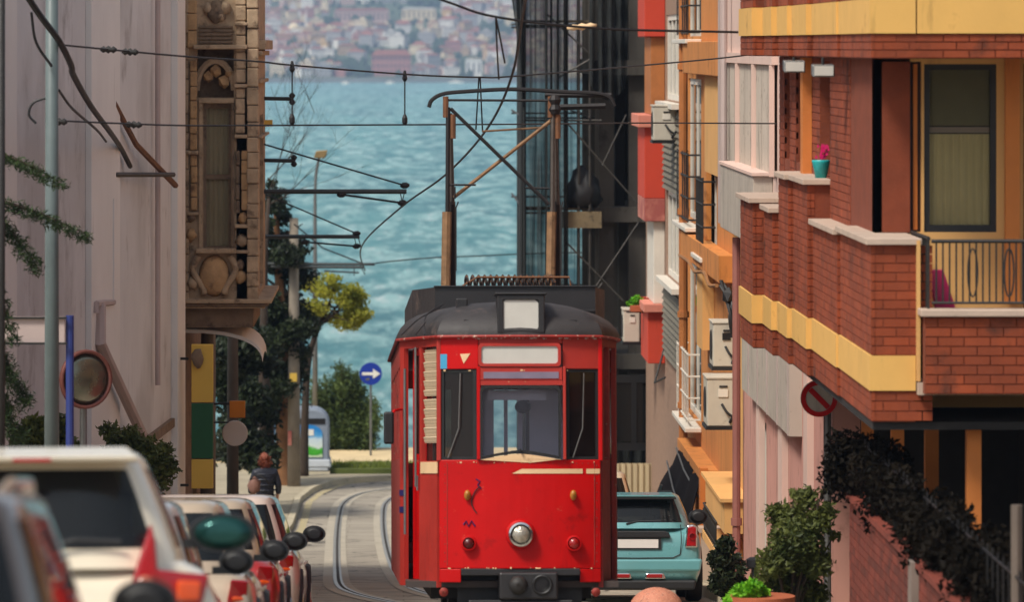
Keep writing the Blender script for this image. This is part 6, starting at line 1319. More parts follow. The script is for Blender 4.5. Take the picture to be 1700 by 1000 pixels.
def container(px0, px1, d, label, body, top):
    xa, xb = X_(px0, d), X_(px1, d); w = xb - xa; cx = (xa + xb) / 2; z0 = -9.41; H = (788 - 685) / FPX * 125 * 1.0
    t = thing('recycling_container', label, 'recycling bin', (cx, d, z0), group='recycling containers by the shore')
    prof = []; r_ = .42; n = 6
    pts = [(-w / 2, .22)] + [(-w / 2 + r_ - r_ * math.cos(R(90 * k / n)), H - r_ + r_ * math.sin(R(90 * k / n))) for k in range(n + 1)]
    pts = pts + [(-x_, z_) for x_, z_ in reversed(pts)]
    q = MB(); q.extr([(cx + x_, d - .55, z0 + z_) for x_, z_ in pts], (0, 1.1, 0)); bo_ = obj('body', q, body, t, bevel=.05)
    q = MB(); q.hexa([(xa - .05, d - .62, z0 + .10), (xb + .05, d - .62, z0 + .10), (xb + .05, d + .6, z0 + .10), (xa - .05, d + .6, z0 + .10)], [(xa - .02, d - .6, z0 + .30), (xb + .02, d - .6, z0 + .30), (xb + .02, d + .58, z0 + .30), (xa - .02, d + .58, z0 + .30)]); q.box(xa + .25, xb - .02, d - .6, d + .5, z0, z0 + .099); obj('base', q, top, t, bevel=.03)
    ip = [(x_ * .74, .36 + (z_ - .22) * .60) for x_, z_ in pts]
    q = MB(); q.extr([(cx + x_, d - .575, z0 + z_) for x_, z_ in ip], (0, .02, 0)); pn = obj('poster', q, M['poster'], bo_)
    q = MB(); q.box(cx - w * .05, cx + w * .2, d - .585, d - .577, z0 + .92, z0 + 1.08); obj('notice', q, M['white'], pn)
    q = MB(); q.tube([(cx - .2, d, z0 + H - .01), (cx - .2, d, z0 + H + .07), (cx + .2, d, z0 + H + .07), (cx + .2, d, z0 + H - .01)], .02, 6); obj('lifting_loop', q, M['iron'], t)
    q = MB(); q.box(cx - w * .42, cx + w * .42, d - .57, d - .552, z0 + 1.22, z0 + 1.36); obj('slot', q, M['black'], bo_)
container(462, 547, 125, 'grey round-topped recycling container with meadow picture right of the trunk', M['binGrey'], M['binPale'])
container(404, 456, 125.6, 'blue recycling container half hidden left of the brown trunk', M['binblue'], M['binyellow'])

# ------------------------------------------------------------------ foliage
def leaves(blobs, n, size, seed, fold=.35, shell=.5, aspect=2.0):
    r_ = np.random.default_rng(seed); B = np.array(blobs, float); vol = B[:, 3] * B[:, 4] * B[:, 5]; idx = r_.choice(len(B), n, p=vol / vol.sum()); b = B[idx]
    v = r_.normal(size=(n, 3)); v /= np.linalg.norm(v, axis=1)[:, None]; rad = (shell + (1 - shell) * r_.random(n)) ** .6
    g_ = r_.normal(size=(n, 3)); l_ = np.linalg.norm(g_, axis=1)[:, None]; g_ = np.where(l_ > 2.3, g_ / l_ * r_.uniform(.6, 2.3, (n, 1)), g_); P = b[:, :3] + g_ * b[:, 3:6] * .6
    a = r_.normal(size=(n, 3)); a /= np.linalg.norm(a, axis=1)[:, None]; a = a + v * .4; a /= np.linalg.norm(a, axis=1)[:, None]
    c = np.cross(a, r_.normal(size=(n, 3))); c /= np.linalg.norm(c, axis=1)[:, None]; s = size * r_.uniform(.6, 1.3, (n, 1))
    t0 = P - a * s; t1 = P + a * s; nn = np.cross(a, c); l = P - c * s / aspect + nn * s * fold * .5; r2 = P + c * s / aspect + nn * s * fold * .5
    V = np.stack([t0, r2, t1, l], 1).reshape(-1, 3); m = MB(); m.v = [tuple(x) for x in V]; m.f = [(4 * i, 4 * i + 1, 4 * i + 2, 4 * i + 3) for i in range(n)]; m.m = [0] * n; return m
M['evergreen'] = leafmat('evergreen', C(12, 20, 12), C(44, 56, 28), .15, 1.2); M['yellowleaf'] = leafmat('yellowleaf', C(104, 116, 34), C(204, 198, 78), .5, 1.8)
M['oleander'] = leafmat('oleander', C(34, 54, 24), C(104, 122, 66), .3, 1.3); M['shrub'] = leafmat('shrub', C(38, 54, 24), C(112, 118, 58), .3, 2); M['bright'] = leafmat('bright', C(70, 150, 24), C(150, 210, 50), .4, 3)
M['needle'] = leafmat('needle', C(22, 38, 20), C(60, 78, 40), .15, 2); M['ivy'] = leafmat('ivy', C(8, 8, 6), C(30, 24, 16), .1, 3); M['ivy'].node_tree.nodes['Principled BSDF'].inputs['Specular IOR Level'].default_value = .05
M['bark'] = mat('bark', C(122, 84, 52), .95, .25, 3, .7, 14, dirt=.3, dirtcol=C(60, 40, 26)); M['barkdark'] = mat('barkdark', C(60, 48, 38), .95, .25, 3, .5, 14)
# dark evergreen
d = 119.5
t = thing('evergreen_tree', 'tall dark evergreen tree with leaning brown trunk left of the concrete mast', 'tree', (X_(470, d), d, G(d) + .12))
q = MB(); q.tube(catmull([W(478, 812, d), W(474, 760, d), W(470, 700, d), W(466, 650, d), W(470, 560, d), W(462, 450, d), W(458, 330, d)], 5), [.27 - .2 * k / 30 for k in range(31)], 10); tk = obj('trunk', q, M['bark'], t, smooth=True)
q = MB()
for k in range(16): py = 340 + 20 * k; s = rng.choice((-1, 1)); q.tube(catmull([W(463, py + 20, d), W(463 + s * 18, py + 5, d + rng.uniform(-.4, .4)), W(463 + s * rng.uniform(30, 46), py - 8, d + rng.uniform(-.8, .8))], 3), [.05, .045, .04, .03, .025, .02, .012], 5)
obj('limbs', q, M['barkdark'], t)
bl = []
for k in range(90):
    py = 300 + 380 * rng.random() ** .8; wd = interp(py, [(290, 6), (340, 16), (420, 36), (520, 52), (600, 50), (680, 36)]); px = 455 + rng.uniform(-1, 1) * wd; c = W(px, py, d + rng.uniform(-.9, .9)); r_ = rng.uniform(.16, .38) * interp(py, [(300, .4), (380, .8), (440, 1)]); bl.append((c.x, c.y, c.z, r_ * 1.2, r_ * 1.2, r_ * .8))
obj('crown', leaves(bl, 34000, .07, 5, shell=.2), M['evergreen'], t)
# lower dark tree behind shop signs, second trunk
d = 104; t = thing('dark_garden_tree', 'dark leafy tree with thin trunk behind the shop signs', 'tree', (X_(447, 112), 112, G(112) + .12))
q = MB(); q.tube([W(447, 850, 112), W(448, 700, 112), W(440, 600, 112)], [.11, .1, .06], 8); obj('trunk', q, M['barkdark'], t, smooth=True)
bl = []
for k in range(40): py = rng.uniform(560, 770); px = rng.uniform(370, 445); c = W(px, py, 110 + rng.uniform(-1.5, 1.5)); r_ = rng.uniform(.22, .42); bl.append((c.x, c.y, c.z, r_, r_, r_ * .8))
obj('crown', leaves(bl, 9000, .10, 15, shell=.2), M['evergreen'], t)
# yellow-green tree
d = 122.5; t = thing('yellow_tree', 'small tree with bright yellow-green crown behind the mast', 'tree', (X_(505, d), d, -9.42))
q = MB(); q.tube(catmull([W(505, 795, d), W(506, 700, d), W(512, 600, d), W(530, 540, d), W(548, 500, d)], 5), [.12 - .08 * k / 20 for k in range(21)], 8); obj('trunk', q, M['barkdark'], t, smooth=True)
q = MB()
for k in range(12): q.tube([W(530, 540, d), W(545 + rng.uniform(-25, 25), 515 + rng.uniform(-10, 10), d + rng.uniform(-.4, .4)), W(552 + rng.uniform(-42, 48), 500 + rng.uniform(-42, 40), d + rng.uniform(-.7, .7))], [.04, .025, .01], 5)
obj('limbs', q, M['barkdark'], t)
bl = []
for k in range(16):
    tx, ty = rng.uniform(514, 600), rng.uniform(456, 540); ty += max(0, tx - 570) * .15
    for j in range(4): c = W(tx + rng.uniform(-9, 9), ty + rng.uniform(-6, 6), d + rng.uniform(-.5, .5)); r_ = rng.uniform(.08, .2); bl.append((c.x, c.y, c.z, r_ * 1.2, r_, r_ * .7))
for k in range(8):
    a = rng.random() * 6.28; rr_ = math.sqrt(rng.random()); px, py = 552 + 47 * rr_ * math.cos(a), 500 + 45 * rr_ * math.sin(a); c = W(px, py, d + rng.uniform(-.6, .6)); r_ = rng.uniform(.16, .34); bl.append((c.x, c.y, c.z, r_, r_, r_ * .6))
for k in range(10): px, py = rng.uniform(585, 606), rng.uniform(480, 530); c = W(px, py, d); bl.append((c.x, c.y, c.z, .09, .09, .07))
obj('crown', leaves(bl, 5600, .06, 6, shell=.15), M['yellowleaf'], t)
# oleander bush, sparse sprigs
d = 131; t = thing('oleander_bush', 'large green oleander bush behind the arrow sign at the bluff edge', 'bush', (X_(570, d), d, -9.4))
bl = []; st_ = MB()
for k in range(34):
    px = rng.uniform(508, 630); top = interp(px, [(505, 640), (535, 612), (575, 600), (600, 632), (635, 690)]) + rng.uniform(-4, 26); c0 = W(px * .5 + 285, 757, d); c1 = W(px, top, d + rng.uniform(-.6, .6)); st_.tube([c0, (c0 + c1) / 2 + Vector((rng.uniform(-.1, .1), 0, 0)), c1], [.02, .015, .006], 5)
    for f in (.2, .35, .5, .65, .8, .95): p = c0 + (c1 - c0) * f; r_ = rng.uniform(.16, .32) * (1.15 - .6 * f); bl.append((p.x, p.y, p.z, r_, r_, r_ * 1.2))
obj('stems', st_, M['barkdark'], t); obj('foliage', leaves(bl, 22000, .075, 8, shell=.2, aspect=3.4), M['oleander'], t)
# leafless tree
d = 113; t = thing('bare_tree', 'leafless tree with thin bare twigs above the evergreen', 'tree', (X_(452, d), d, G(d) + .12))
q = MB(); q.tube([W(440, 850, d), W(437, 600, d), W(440, 420, d), W(446, 330, d)], [.14, .11, .07, .04], 8); obj('trunk', q, M['barkdark'], t, smooth=True)
q = MB(); r3 = random.Random(4)
def twig(p, dirv, ln, r_, dep):
    P = [p]; v = dirv.copy()
    for k in range(4): v = (v + Vector((r3.uniform(-.25, .25), r3.uniform(-.2, .2), r3.uniform(-.05, .2)))).normalized(); P.append(P[-1] + v * ln / 4)
    q.tube(P, [r_ * (1 - .18 * k) for k in range(5)], 4)
    if dep:
        for k in range(3): i = r3.randrange(1, 5); twig(P[i], (v + Vector((r3.uniform(-.9, .9), r3.uniform(-.4, .4), r3.uniform(-.2, .6)))).normalized(), ln * .6, r_ * .55, dep - 1)
for a, b in (((446, 330), (.5, .9)), ((444, 300), (.8, .5)), ((446, 320), (.15, 1)), ((446, 340), (1, .35)), ((446, 330), (-.3, 1))): twig(W(*a, d), Vector((b[0], 0, b[1])).normalized(), 2.0, .014, 3)
obj('twigs', q, M['barkdark'], t)
# cedar at the left edge
t = thing('cedar_tree', 'cedar whose drooping needle boughs enter from the left edge', 'tree', (-3.95, 43.5, G(43.5)))
q = MB(); q.tube([(-3.95, 43.5, G(43.5)), (-3.92, 43.5, -2), (-3.9, 43.5, 2.5)], [.14, .12, .07], 8); obj('trunk', q, M['barkdark'], t, smooth=True)
bl = []; q = MB()
for (p0, p1, w_) in ((( -30, 250), (95, 300), 11), ((-30, 330), (140, 388), 13), ((-30, 350), (60, 440), 16), ((-30, 560), (40, 660), 20), ((-40, 620), (30, 720), 24), ((-30, 430), (20, 560), 12)):
    P = [W(p0[0] + (p1[0] - p0[0]) * f, p0[1] + (p1[1] - p0[1]) * f ** 1.5, 43.2 + .2 * f) for f in [k / 9 for k in range(10)]]; q.tube(P, [.02 - .0017 * k for k in range(10)], 5)
    for i, p in enumerate(P):
        for k in range(3): bl.append((p.x + rng.uniform(-.03, .03), p.y + rng.uniform(-.08, .08), p.z - .03, .07, .07, w_ / 185 * .8))
obj('boughs', q, M['barkdark'], t); obj('needles', leaves(bl, 9000, .035, 9, shell=.1, aspect=6), M['needle'], t)
# shrubs along the left wall and on the right
def shrub(name, label, cx, cy, z0, blobs, n, size, m, seed, stem=True):
    t = thing(name, label, 'shrub', (cx, cy, z0)); q = MB()
    for b in blobs: q.tube([(cx, cy, z0), ((cx + b[0]) / 2, (cy + b[1]) / 2, (z0 + b[2]) / 2 + .1), b[:3]], [.022, .016, .006], 5)
    obj('stems', q, M['barkdark'], t); obj('foliage', leaves(blobs, n, size, seed, shell=.15), M[m], t); return t
def blob_px(l, d): return [(*W(a, b, d + rng.uniform(-.25, .25)), r_ / FPX * d, r_ / FPX * d, r_ / FPX * d * .85) for a, b, r_ in l]
shrub('wall_shrub', 'dark green shrub against the pale wall behind the parked cars', X_(225, 53), 53, G(53) + .12, blob_px([(205, 740, 26), (235, 760, 34), (262, 775, 28), (200, 790, 30), (245, 800, 30), (180, 715, 14), (275, 745, 12), (222, 712, 10)], 53), 7000, .04, 'shrub', 21)
shrub('wall_shrub', 'yellowish shrub left of the blue post above the white car', X_(75, 48), 48, G(48) + .12, blob_px([(60, 715, 22), (92, 708, 20), (40, 735, 20), (85, 735, 26), (115, 745, 16)], 48), 3000, .045, 'shrub', 22)
shrub('street_shrub', 'bushy olive shrub on the right pavement in front of the pink wall', X_(1310, 46.5), 46.5, G(46.5) + .12, blob_px([(1338, 828, 20), (1305, 862, 26), (1352, 866, 26), (1322, 900, 34), (1286, 932, 26), (1352, 935, 26), (1310, 965, 34), (1345, 985, 26), (1262, 965, 16), (1376, 846, 12), (1278, 848, 10), (1365, 815, 8), (1318, 818, 8), (1285, 890, 10), (1385, 890, 9)], 46.5), 8000, .036, 'shrub', 23)
shrub('street_shrub', 'thin dark shrub beside the teal hatchback and stone pier', X_(1205, 60), 60, G(60) + .12, blob_px([(1205, 905, 14), (1195, 930, 16), (1215, 935, 16), (1200, 960, 18), (1220, 965, 14), (1188, 975, 10), (1232, 945, 8), (1210, 985, 14)], 60), 2600, .045, 'evergreen', 24)
pt_ = thing('potted_plant', 'bright green plant in a terracotta planter at the lower right kerb', 'plant', (X_(1262, 45), 45, G(45) + .12))
q = MB(); c = Vector((X_(1265, 45), 45, G(45) + .12)); zt_ = Z_(990, 45) - c.z; q.lathe([(.20, 0), (.27, zt_ - .06), (.31, zt_ - .06), (.31, zt_), (.27, zt_)], c, n=22); obj('planter', q, M['terra'], pt_, smooth=True, autosmooth=True)
obj('foliage', leaves(blob_px([(1235, 985, 16), (1222, 995, 14), (1250, 978, 14), (1262, 985, 12), (1212, 1002, 10)], 45), 1500, .035, 25, shell=.1), M['bright'], pt_)
q = MB(); q.tube([(X_(1253, 47), 47, G(47)), (X_(1253, 47), 47, Z_(945, 47))], .035, 8); q.lathe([(.06, 0), (.085, .02), (.085, .09), (.05, .11)], (X_(1253, 47), 47, Z_(945, 47)), n=14); o = obj('bollard', q, M['black']); tag(o, 'black post with round cap in the shrubs at lower right', 'bollard')
ivb = []
for k in range(70):
    y = rng.uniform(33.5, 43.4); ivb.append((4.17 + rng.uniform(-.14, .14), y, -2.46 + rng.random() * .46, .14, .22, .13))
for k in range(26): c = W(rng.uniform(1380, 1450), rng.uniform(715, 810), 43.6); ivb.append((c.x, c.y, c.z, .13, .2, .14))
iv = thing('ivy', 'dark ivy hanging over the iron fence below the near balcony', 'ivy', (4.1, 43.4, G(43.4)))
q = MB(); q.tube([(4.08, 43.4, G(43.4)), (4.05, 43.5, -3), (4.1, 43, -2.2)], .03, 6); obj('stems', q, M['barkdark'], iv); obj('foliage', leaves(ivb, 18000, .034, 26, shell=.1), M['ivy'], iv)
fb = thing('flower_box', 'terracotta flower box with red and yellow-green plants by the small air conditioner', 'flower box', (X_(1060, 89.5), 89.5, Z_(516, 89.5)))
a, b = W(1046, 517, 89.5), W(1073, 507, 89.5); q = MB(); q.box(a.x, b.x, 89.3, 89.7, a.z, b.z); obj('box', q, M['terra'], fb)
obj('foliage', leaves(blob_px([(1050, 503, 7), (1058, 499, 7)], 89.5), 500, .04, 27), M['bright'], fb); obj('flowers', leaves(blob_px([(1068, 501, 7), (1062, 497, 4)], 89.5), 300, .035, 28), mat('redflower', C(176, 52, 28), .7), fb)
q = MB(); q.box(X_(1040, 89.5), 4.5, 89.35, 89.65, Z_(519, 89.5), Z_(517.5, 89.5)); obj('bracket', q, M['iron'], fb)

# pink granite dome bollard
M['granite'] = mat('granite', C(190, 122, 96), .75, .12, 5, .35, 50, dirt=.5, dirtcol=C(104, 56, 44), dscale=26, wear=.5, wearcol=C(220, 180, 156))
d = 45.5; c = Vector((X_(1090, d), d, G(d))); zt_ = Z_(976, d) - c.z; q = MB(); q.lathe([(.23, -.05), (.255, .05)] + [(.265 * math.cos(R(a)), zt_ - .235 + .235 * math.sin(R(a))) for a in range(0, 90, 9)] + [(.005, zt_)], c, n=26)
o = obj('stone_bollard', q, M['granite'], smooth=True); tag(o, 'round-topped pink granite bollard at the foot of the tram', 'bollard')
c = Vector((X_(1360, 50), 50, 0)); t = thing('no_parking_sign', 'round red-rimmed road sign half hidden under the brick balcony', 'sign', (c.x, 50, G(50) + .12))
q = MB(); c.z = Z_(662, 50); q.tube([(c.x + .09, 50.06, G(50)), (c.x + .09, 50.06, c.z + .1)], .04, 8); obj('post', q, M['steel'], t)
q = MB(); q.lathe([(.19, 0), (.195, .015), (.185, .02)], c, (0, 1, 0), 28); obj('disc', q, M['clad'], t)
q = MB(); q.ring([c + Vector((.19 * math.cos(R(a)), -.012, .19 * math.sin(R(a)))) for a in range(0, 360, 12)], [c + Vector((.14 * math.cos(R(a)), -.012, .14 * math.sin(R(a)))) for a in range(0, 360, 12)], (0, .01, 0)); obj('rim', q, M['red'], t)
q = MB(); q.extr([c + Vector(p) for p in ((-.115, -.011, .075), (-.075, -.011, .115), (.115, -.011, -.075), (.075, -.011, -.115))], (0, .008, 0)); obj('bar', q, M['red'], t)

# ------------------------------------------------------------------ cars
def paint(name, col, met=0.0): return mat(name, col, .3, .05, 1.5, 0, metal=met, coat=.8, dirt=.06, dirtcol=scaled(col, .5), dscale=6)
M['carglass'] = glass('carglass', (.30, .34, .34, 1), .45, .03, (.015, .018, .02, 1))
M['taillight'] = mat('taillight', C(160, 8, 16), .15, .1, 8, .1, 60, coat=.8); M['tailorange'] = mat('tailorange', C(232, 84, 24), .2, .1, 8, .1, 60, coat=.8); M['tailclear'] = mat('tailclear', C(190, 104, 76), .2, .1, 8, .1, 60, coat=.8)
M['plate'] = mat('plate', C(222, 218, 212), .5, .04, 4, 0); M['plastic'] = mat('plastic', C(30, 31, 33), .6, .1, 4, .05, 60); M['mirrorglass'] = mat('mirrorglass', C(40, 84, 80), .08, .2, 3, 0, metal=.6)
M['seat'] = mat('carseat', C(30, 30, 32), .9)
SEC = [(0, 0), (.80, 0), (.93, .07), (.985, .25), (1.0, .45), (.995, .66), (.965, .84), (.90, .95), (.78, 1.0), (.4, 1.015), (0, 1.02)]
def car(label, loc, yaw, L, Wd, H, zb, col, sp, name='parked_car', group='cars parked along the street', cat='car'):
    root = thing(name, label, cat, loc, (-.0898 if loc[1] < 82 else -.05, 0, yaw), group)
    def lo(nm, mb, m, par=None, **k): return obj(nm, mb, m, par or root, world=False, **k)
    w = Wd / 2; rb_ = sp.get('rear_bulge', .10)
    st = [(0, .40, zb * .60, .74), (.03, .32, zb * .80, .88), (.10, .26, zb * .93, .955), (.30, .20, zb * .99, .99), (.9, .19, zb, 1.0), (L * .5, .19, zb * .985, 1.0), (L * .72, .19, zb * .93, .99), (L * .88, .20, zb * .84, .95), (L * .96, .26, zb * .72, .88), (L, .36, zb * .58, .70)]
    S = catmull([(a, b, c) for a, b, c, d_ in st], 4); Wv = catmull([(d_, 0, 0) for a, b, c, d_ in st], 4)
    ring = [(x, z) for x, z in SEC] + [(-x, z) for x, z in reversed(SEC[1:-1])]
    q = MB(); n = len(ring)
    for (y, zl, zt_), ww in zip(S, Wv):
        for x, z in ring: q.v.append((x * ww.x * w, y, zl + (zt_ - zl) * z))
    for i in range(len(S) - 1):
        for k in range(n): k2 = (k + 1) % n; q.f.append((i * n + k, i * n + k2, (i + 1) * n + k2, (i + 1) * n + k)); q.m.append(0)
    q.f.append(tuple(range(n - 1, -1, -1))); q.m.append(0); q.f.append(tuple((len(S) - 1) * n + k for k in range(n))); q.m.append(0)
    body = lo('body', q, col, smooth=True, autosmooth=True)
    # glasshouse
    gy0, gy1 = sp.get('g', (.12, L * .74)); ry0, ry1 = sp.get('r', (.42, L * .56)); wb, wr = sp.get('gw', (.86, .66)); ex = sp.get('ex', .30); NA, NV = 96, 16
    zs_ = [0] + [.9 * k / 11 for k in range(1, 12)] + [.95, .98, .995, 1.0]; ins = [0] * 12 + [.03, .09, .2, .55]
    vs = []; info = []
    for j in range(NV):
        v = zs_[j]; f = v ** 1.15; a0 = gy0 + (ry0 - gy0) * f; a1 = gy1 + (ry1 - gy1) * f; b = w * (wb + (wr - wb) * v ** 1.3)
        a0 += ins[j] * (a1 - a0) * .5; a1 -= ins[j] * (a1 - a0) * .6; b *= 1 - ins[j]; c = (a0 + a1) / 2; hl_ = (a1 - a0) / 2
        for k in range(NA):
            t_ = 2 * math.pi * (k + .5) / NA; cx_, sx_ = math.cos(t_), math.sin(t_); vs.append((b * math.copysign(abs(cx_) ** ex, cx_), c + hl_ * math.copysign(abs(sx_) ** ex, sx_), zb * .97 + (H - zb * .97) * v)); info.append((math.copysign(abs(cx_) ** ex, cx_), math.copysign(abs(sx_) ** ex, sx_)))
    parts = {}
    rx = sp.get('rear_x', .90)
    for j in range(NV - 1):
        for k in range(NA):
            k2 = (k + 1) % NA; a = info[k]; b2 = info[k2]; xr, yr = (a[0] + b2[0]) / 2, (a[1] + b2[1]) / 2; key = 'shell'
            if 2 <= j < 10:
                if yr < -.93 and abs(xr) < rx: key = 'rear_window'
                elif yr > .93 and abs(xr) < .93: key = 'windscreen'
                elif abs(xr) > .94 and -.86 < yr < .90 and abs(yr - .05) > .045: key = ('side_window', xr > 0, yr > .05)
            parts.setdefault(key, []).append((j * NA + k, j * NA + k2, (j + 1) * NA + k2, (j + 1) * NA + k))
    for key, fs in parts.items():
        q = MB(); used = {}; 
        for f in fs:
            ids = []
            for i in f:
                if i not in used: used[i] = len(q.v); q.v.append(vs[i])
                ids.append(used[i])
            q.f.append(tuple(ids)); q.m.append(0)
        if key == 'shell':
            top = list(range((NV - 1) * NA, NV * NA)); q.f.append(tuple(used[i] for i in top)); q.m.append(0); shell = lo('roof_and_pillars', q, sp.get('roofmat', col), smooth=True, autosmooth=True)
        else: lo(key if isinstance(key, str) else key[0], q, M['carglass'], smooth=True)
    zc = zb * .97
    for s in (-1, 1):
        for yy in (L * .30, L * .52):
            q = MB(); q.box(s * w * .42 - .2, s * w * .42 + .2, yy - .06, yy + .06, zb * .5, zb * 1.08); q.box(s * w * .42 - .12, s * w * .42 + .12, yy - .07, yy + .03, zb * 1.12, zb * 1.12 + .18); q.box(s * w * .42 - .05, s * w * .42 + .05, yy - .03, yy, zb * 1.07, zb * 1.13); lo('seat', q, M['seat'], bevel=.03)
        for yy in (.70, L - .82):
            q = MB(); q.lathe([(.05, -.1), (.31, -.1), (.325, -.06), (.325, .06), (.30, .10), (.2, .105)], (s * (w - .09), yy, .325), (s, 0, 0), 26); wh = lo('wheel', q, M['rubber'], smooth=True, autosmooth=True)
            q = MB(); q.lathe([(.205, .10), (.2, .112), (.06, .095), (.03, .115)], (s * (w - .09), yy, .325), (s, 0, 0), 20); lo('rim', q, M['chrome'], wh)
            q = MB(); P = [(s * (w - .02), yy + .37 * math.cos(R(a)), .33 + .37 * math.sin(R(a))) for a in range(-10, 191, 20)]; q.tube(P, .035, 6); lo('wheel_arch', q, M['plastic'])
        ym = sp.get('mirror_y', L * .60); zm = zb + .10; mw, mh = sp.get('mirror', (.17, .125))
        q = MB(); q.lathe([(mh * .2, .13), (mh * .55, .10), (mh * .68, .04), (mh * .66, 0)], (s * (w + mw * .42), ym, zm), (0, 1, 0), 18, sx=mw / mh, sz=1.0); mr_ = lo('wing_mirror', q, sp.get('mirrormat', M['plastic']), smooth=True, autosmooth=True)
        q = MB(); q.lathe([(mh * .56, -.004), (mh * .3, -.007), (.002, -.008)], (s * (w + mw * .42), ym, zm), (0, 1, 0), 18, sx=mw / mh, sz=1.0); lo('mirror_glass', q, sp.get('mglass', M['black']), mr_, smooth=True)
        q = MB(); q.box(s * w * .9, s * (w + .05), ym + .02, ym + .08, zm - .08, zm - .03); lo('mirror_foot', q, M['plastic'], mr_)
        for yy in (L * .38, L * .52):
            q = MB(); q.box(s * (w - .005), s * (w + .018), yy - .09, yy + .09, zb * .80, zb * .80 + .03); lo('door_handle', q, sp.get('handlemat', col), bevel=.008)
    if 'extra' in sp: sp['extra'](lo, w, L, H, zb, body)
    q = MB(); bz = sp.get('bumper', (.22, .40)); q.extr([(-w * .86, -.02, bz[0]), (w * .86, -.02, bz[0]), (w * .9, -.025, bz[1]), (-w * .9, -.025, bz[1])], (0, .35, 0)); lo('bumper', q, M['plastic'], bevel=.03)
    pz = sp.get('plate_z', .75); q = MB(); q.box(-.26, .26, -.012, .06, pz - .055, pz + .055); lo('number_plate', q, M['plate'])
    return root
def std_lights(poly_r, mats_):
    def f(lo, w, L, H, zb, body):
        for s in (-1, 1):
            for (pl, mt, y) in zip(poly_r, mats_, (-.012, -.02, -.026, -.03)):
                P = [(s * x, y + max(0, abs(x) - w * .80) * .9, z) for x, z in pl]
                if s < 0: P = P[::-1]
                q = MB(); q.extr(P, (0, .22, 0)); lo('tail_light', q, mt, bevel=.015)
    return f
# tall white car, second from the camera
def suv_extra(lo, w, L, H, zb, body):
    std_lights([[(.44, 1.00), (.80, .98), (.84, 1.13), (.59, 1.16), (.58, 1.30), (.56, 1.38), (.49, 1.18)], [(.68, 1.01), (.79, 1.01), (.80, 1.10), (.68, 1.11)]], [M['taillight'], M['tailorange']])(lo, w, L, H, zb, body)
    for s in (-1, 1): q = MB(); q.lathe([(.055, -.0), (.05, -.012), (.0, -.014)], (s * .53, -.012, 1.08), (0, 1, 0), 16); lo('reversing_light', q, M['tailclear'], smooth=True)
    q = MB(); q.hexa([(-.52, .16, H - .075), (.52, .16, H - .075), (.5, .5, H - .03), (-.5, .5, H - .03)], [(-.5, .14, H - .045), (.5, .14, H - .045), (.46, .5, H + .004), (-.46, .5, H + .004)]); sp_ = lo('spoiler', q, M['w_suv'], bevel=.012)
    q = MB(); q.box(-.09, .09, .128, .145, H - .068, H - .05); lo('brake_light', q, M['taillight'], sp_)
    q = MB(); q.tube([(-.02, .05, zb + .05), (.2, .06, zb + .10), (.42, .07, zb + .09)], .012, 5); lo('rear_wiper', q, M['plastic'])
    q = MB(); q.box(-.35, .35, -.02, .03, .95, .99); lo('trim_bar', q, M['chrome'])
M['w_suv'] = paint('paint_white', C(226, 214, 190))
car('tall cream-white car with boomerang red tail lights, large in the left foreground', (-1.74, 22.6, G(22.6)), .087, 4.35, 1.84, 1.74, 1.20, M['w_suv'], dict(g=(.06, 3.1), r=(.36, 2.5), gw=(.83, .58), mirror=(.27, .155), mirror_y=2.75, ex=.40, mglass=M['mirrorglass'], plate_z=.86, bumper=(.25, .55), extra=suv_extra, rear_x=.88))
L4 = std_lights([[(.66, .70), (.80, .69), (.81, .86), (.69, .87)], [(.70, .71), (.79, .71), (.79, .745), (.70, .75)]], [M['taillight'], M['tailorange']])
M['p_dark'] = paint('paint_bronze', C(74, 58, 44), .3); M['p_silver'] = paint('paint_silver', C(186, 184, 184), .2); M['p_champ'] = paint('paint_champagne', C(184, 164, 140), .2); M['p_red'] = paint('paint_red', C(150, 26, 22)); M['p_rose'] = paint('paint_rosewhite', C(204, 184, 170)); M['p_grey'] = paint('paint_grey', C(120, 112, 106), .3)
def rails(lo, w, L, H, zb, body):
    L4(lo, w, L, H, zb, body)
    for s in (-1, 1): q = MB(); q.tube([(s * w * .60, .7, H - .03), (s * w * .62, 1.2, H + .02), (s * w * .62, 2.2, H + .02), (s * w * .60, 2.6, H - .04)], .018, 6); lo('roof_rail', q, M['p_champ'])
car('dark bronze car with pale roof rails cut off at the lower left corner', (-1.76, 14.2, G(14.2)), 0.02, 4.2, 1.68, 1.56, 1.06, M['p_dark'], dict(extra=rails, gw=(.86, .68), mirror_y=2.4))
car('silver-white hatchback parked third, right behind the tall white car', (-1.97, 28.9, G(28.9)), .02, 4.0, 1.72, 1.46, .95, M['p_silver'], dict(extra=L4, mirror_y=2.3))
car('champagne hatchback parked fourth in the left-hand row', (-1.93, 34.5, G(34.5)), 0.0, 4.0, 1.74, 1.44, .94, M['p_champ'], dict(extra=L4, mirror_y=2.3))
car('dark red car parked fifth in the left-hand row', (-1.90, 40.1, G(40.1)), 0.0, 4.1, 1.74, 1.43, .94, M['p_red'], dict(extra=L4, mirror_y=2.3, roofmat=M['p_champ']))
car('rosy white car parked sixth, last of the left-hand row', (-1.86, 45.8, G(45.8)), -.01, 4.0, 1.74, 1.44, .94, M['p_rose'], dict(extra=L4, mirror_y=2.3))
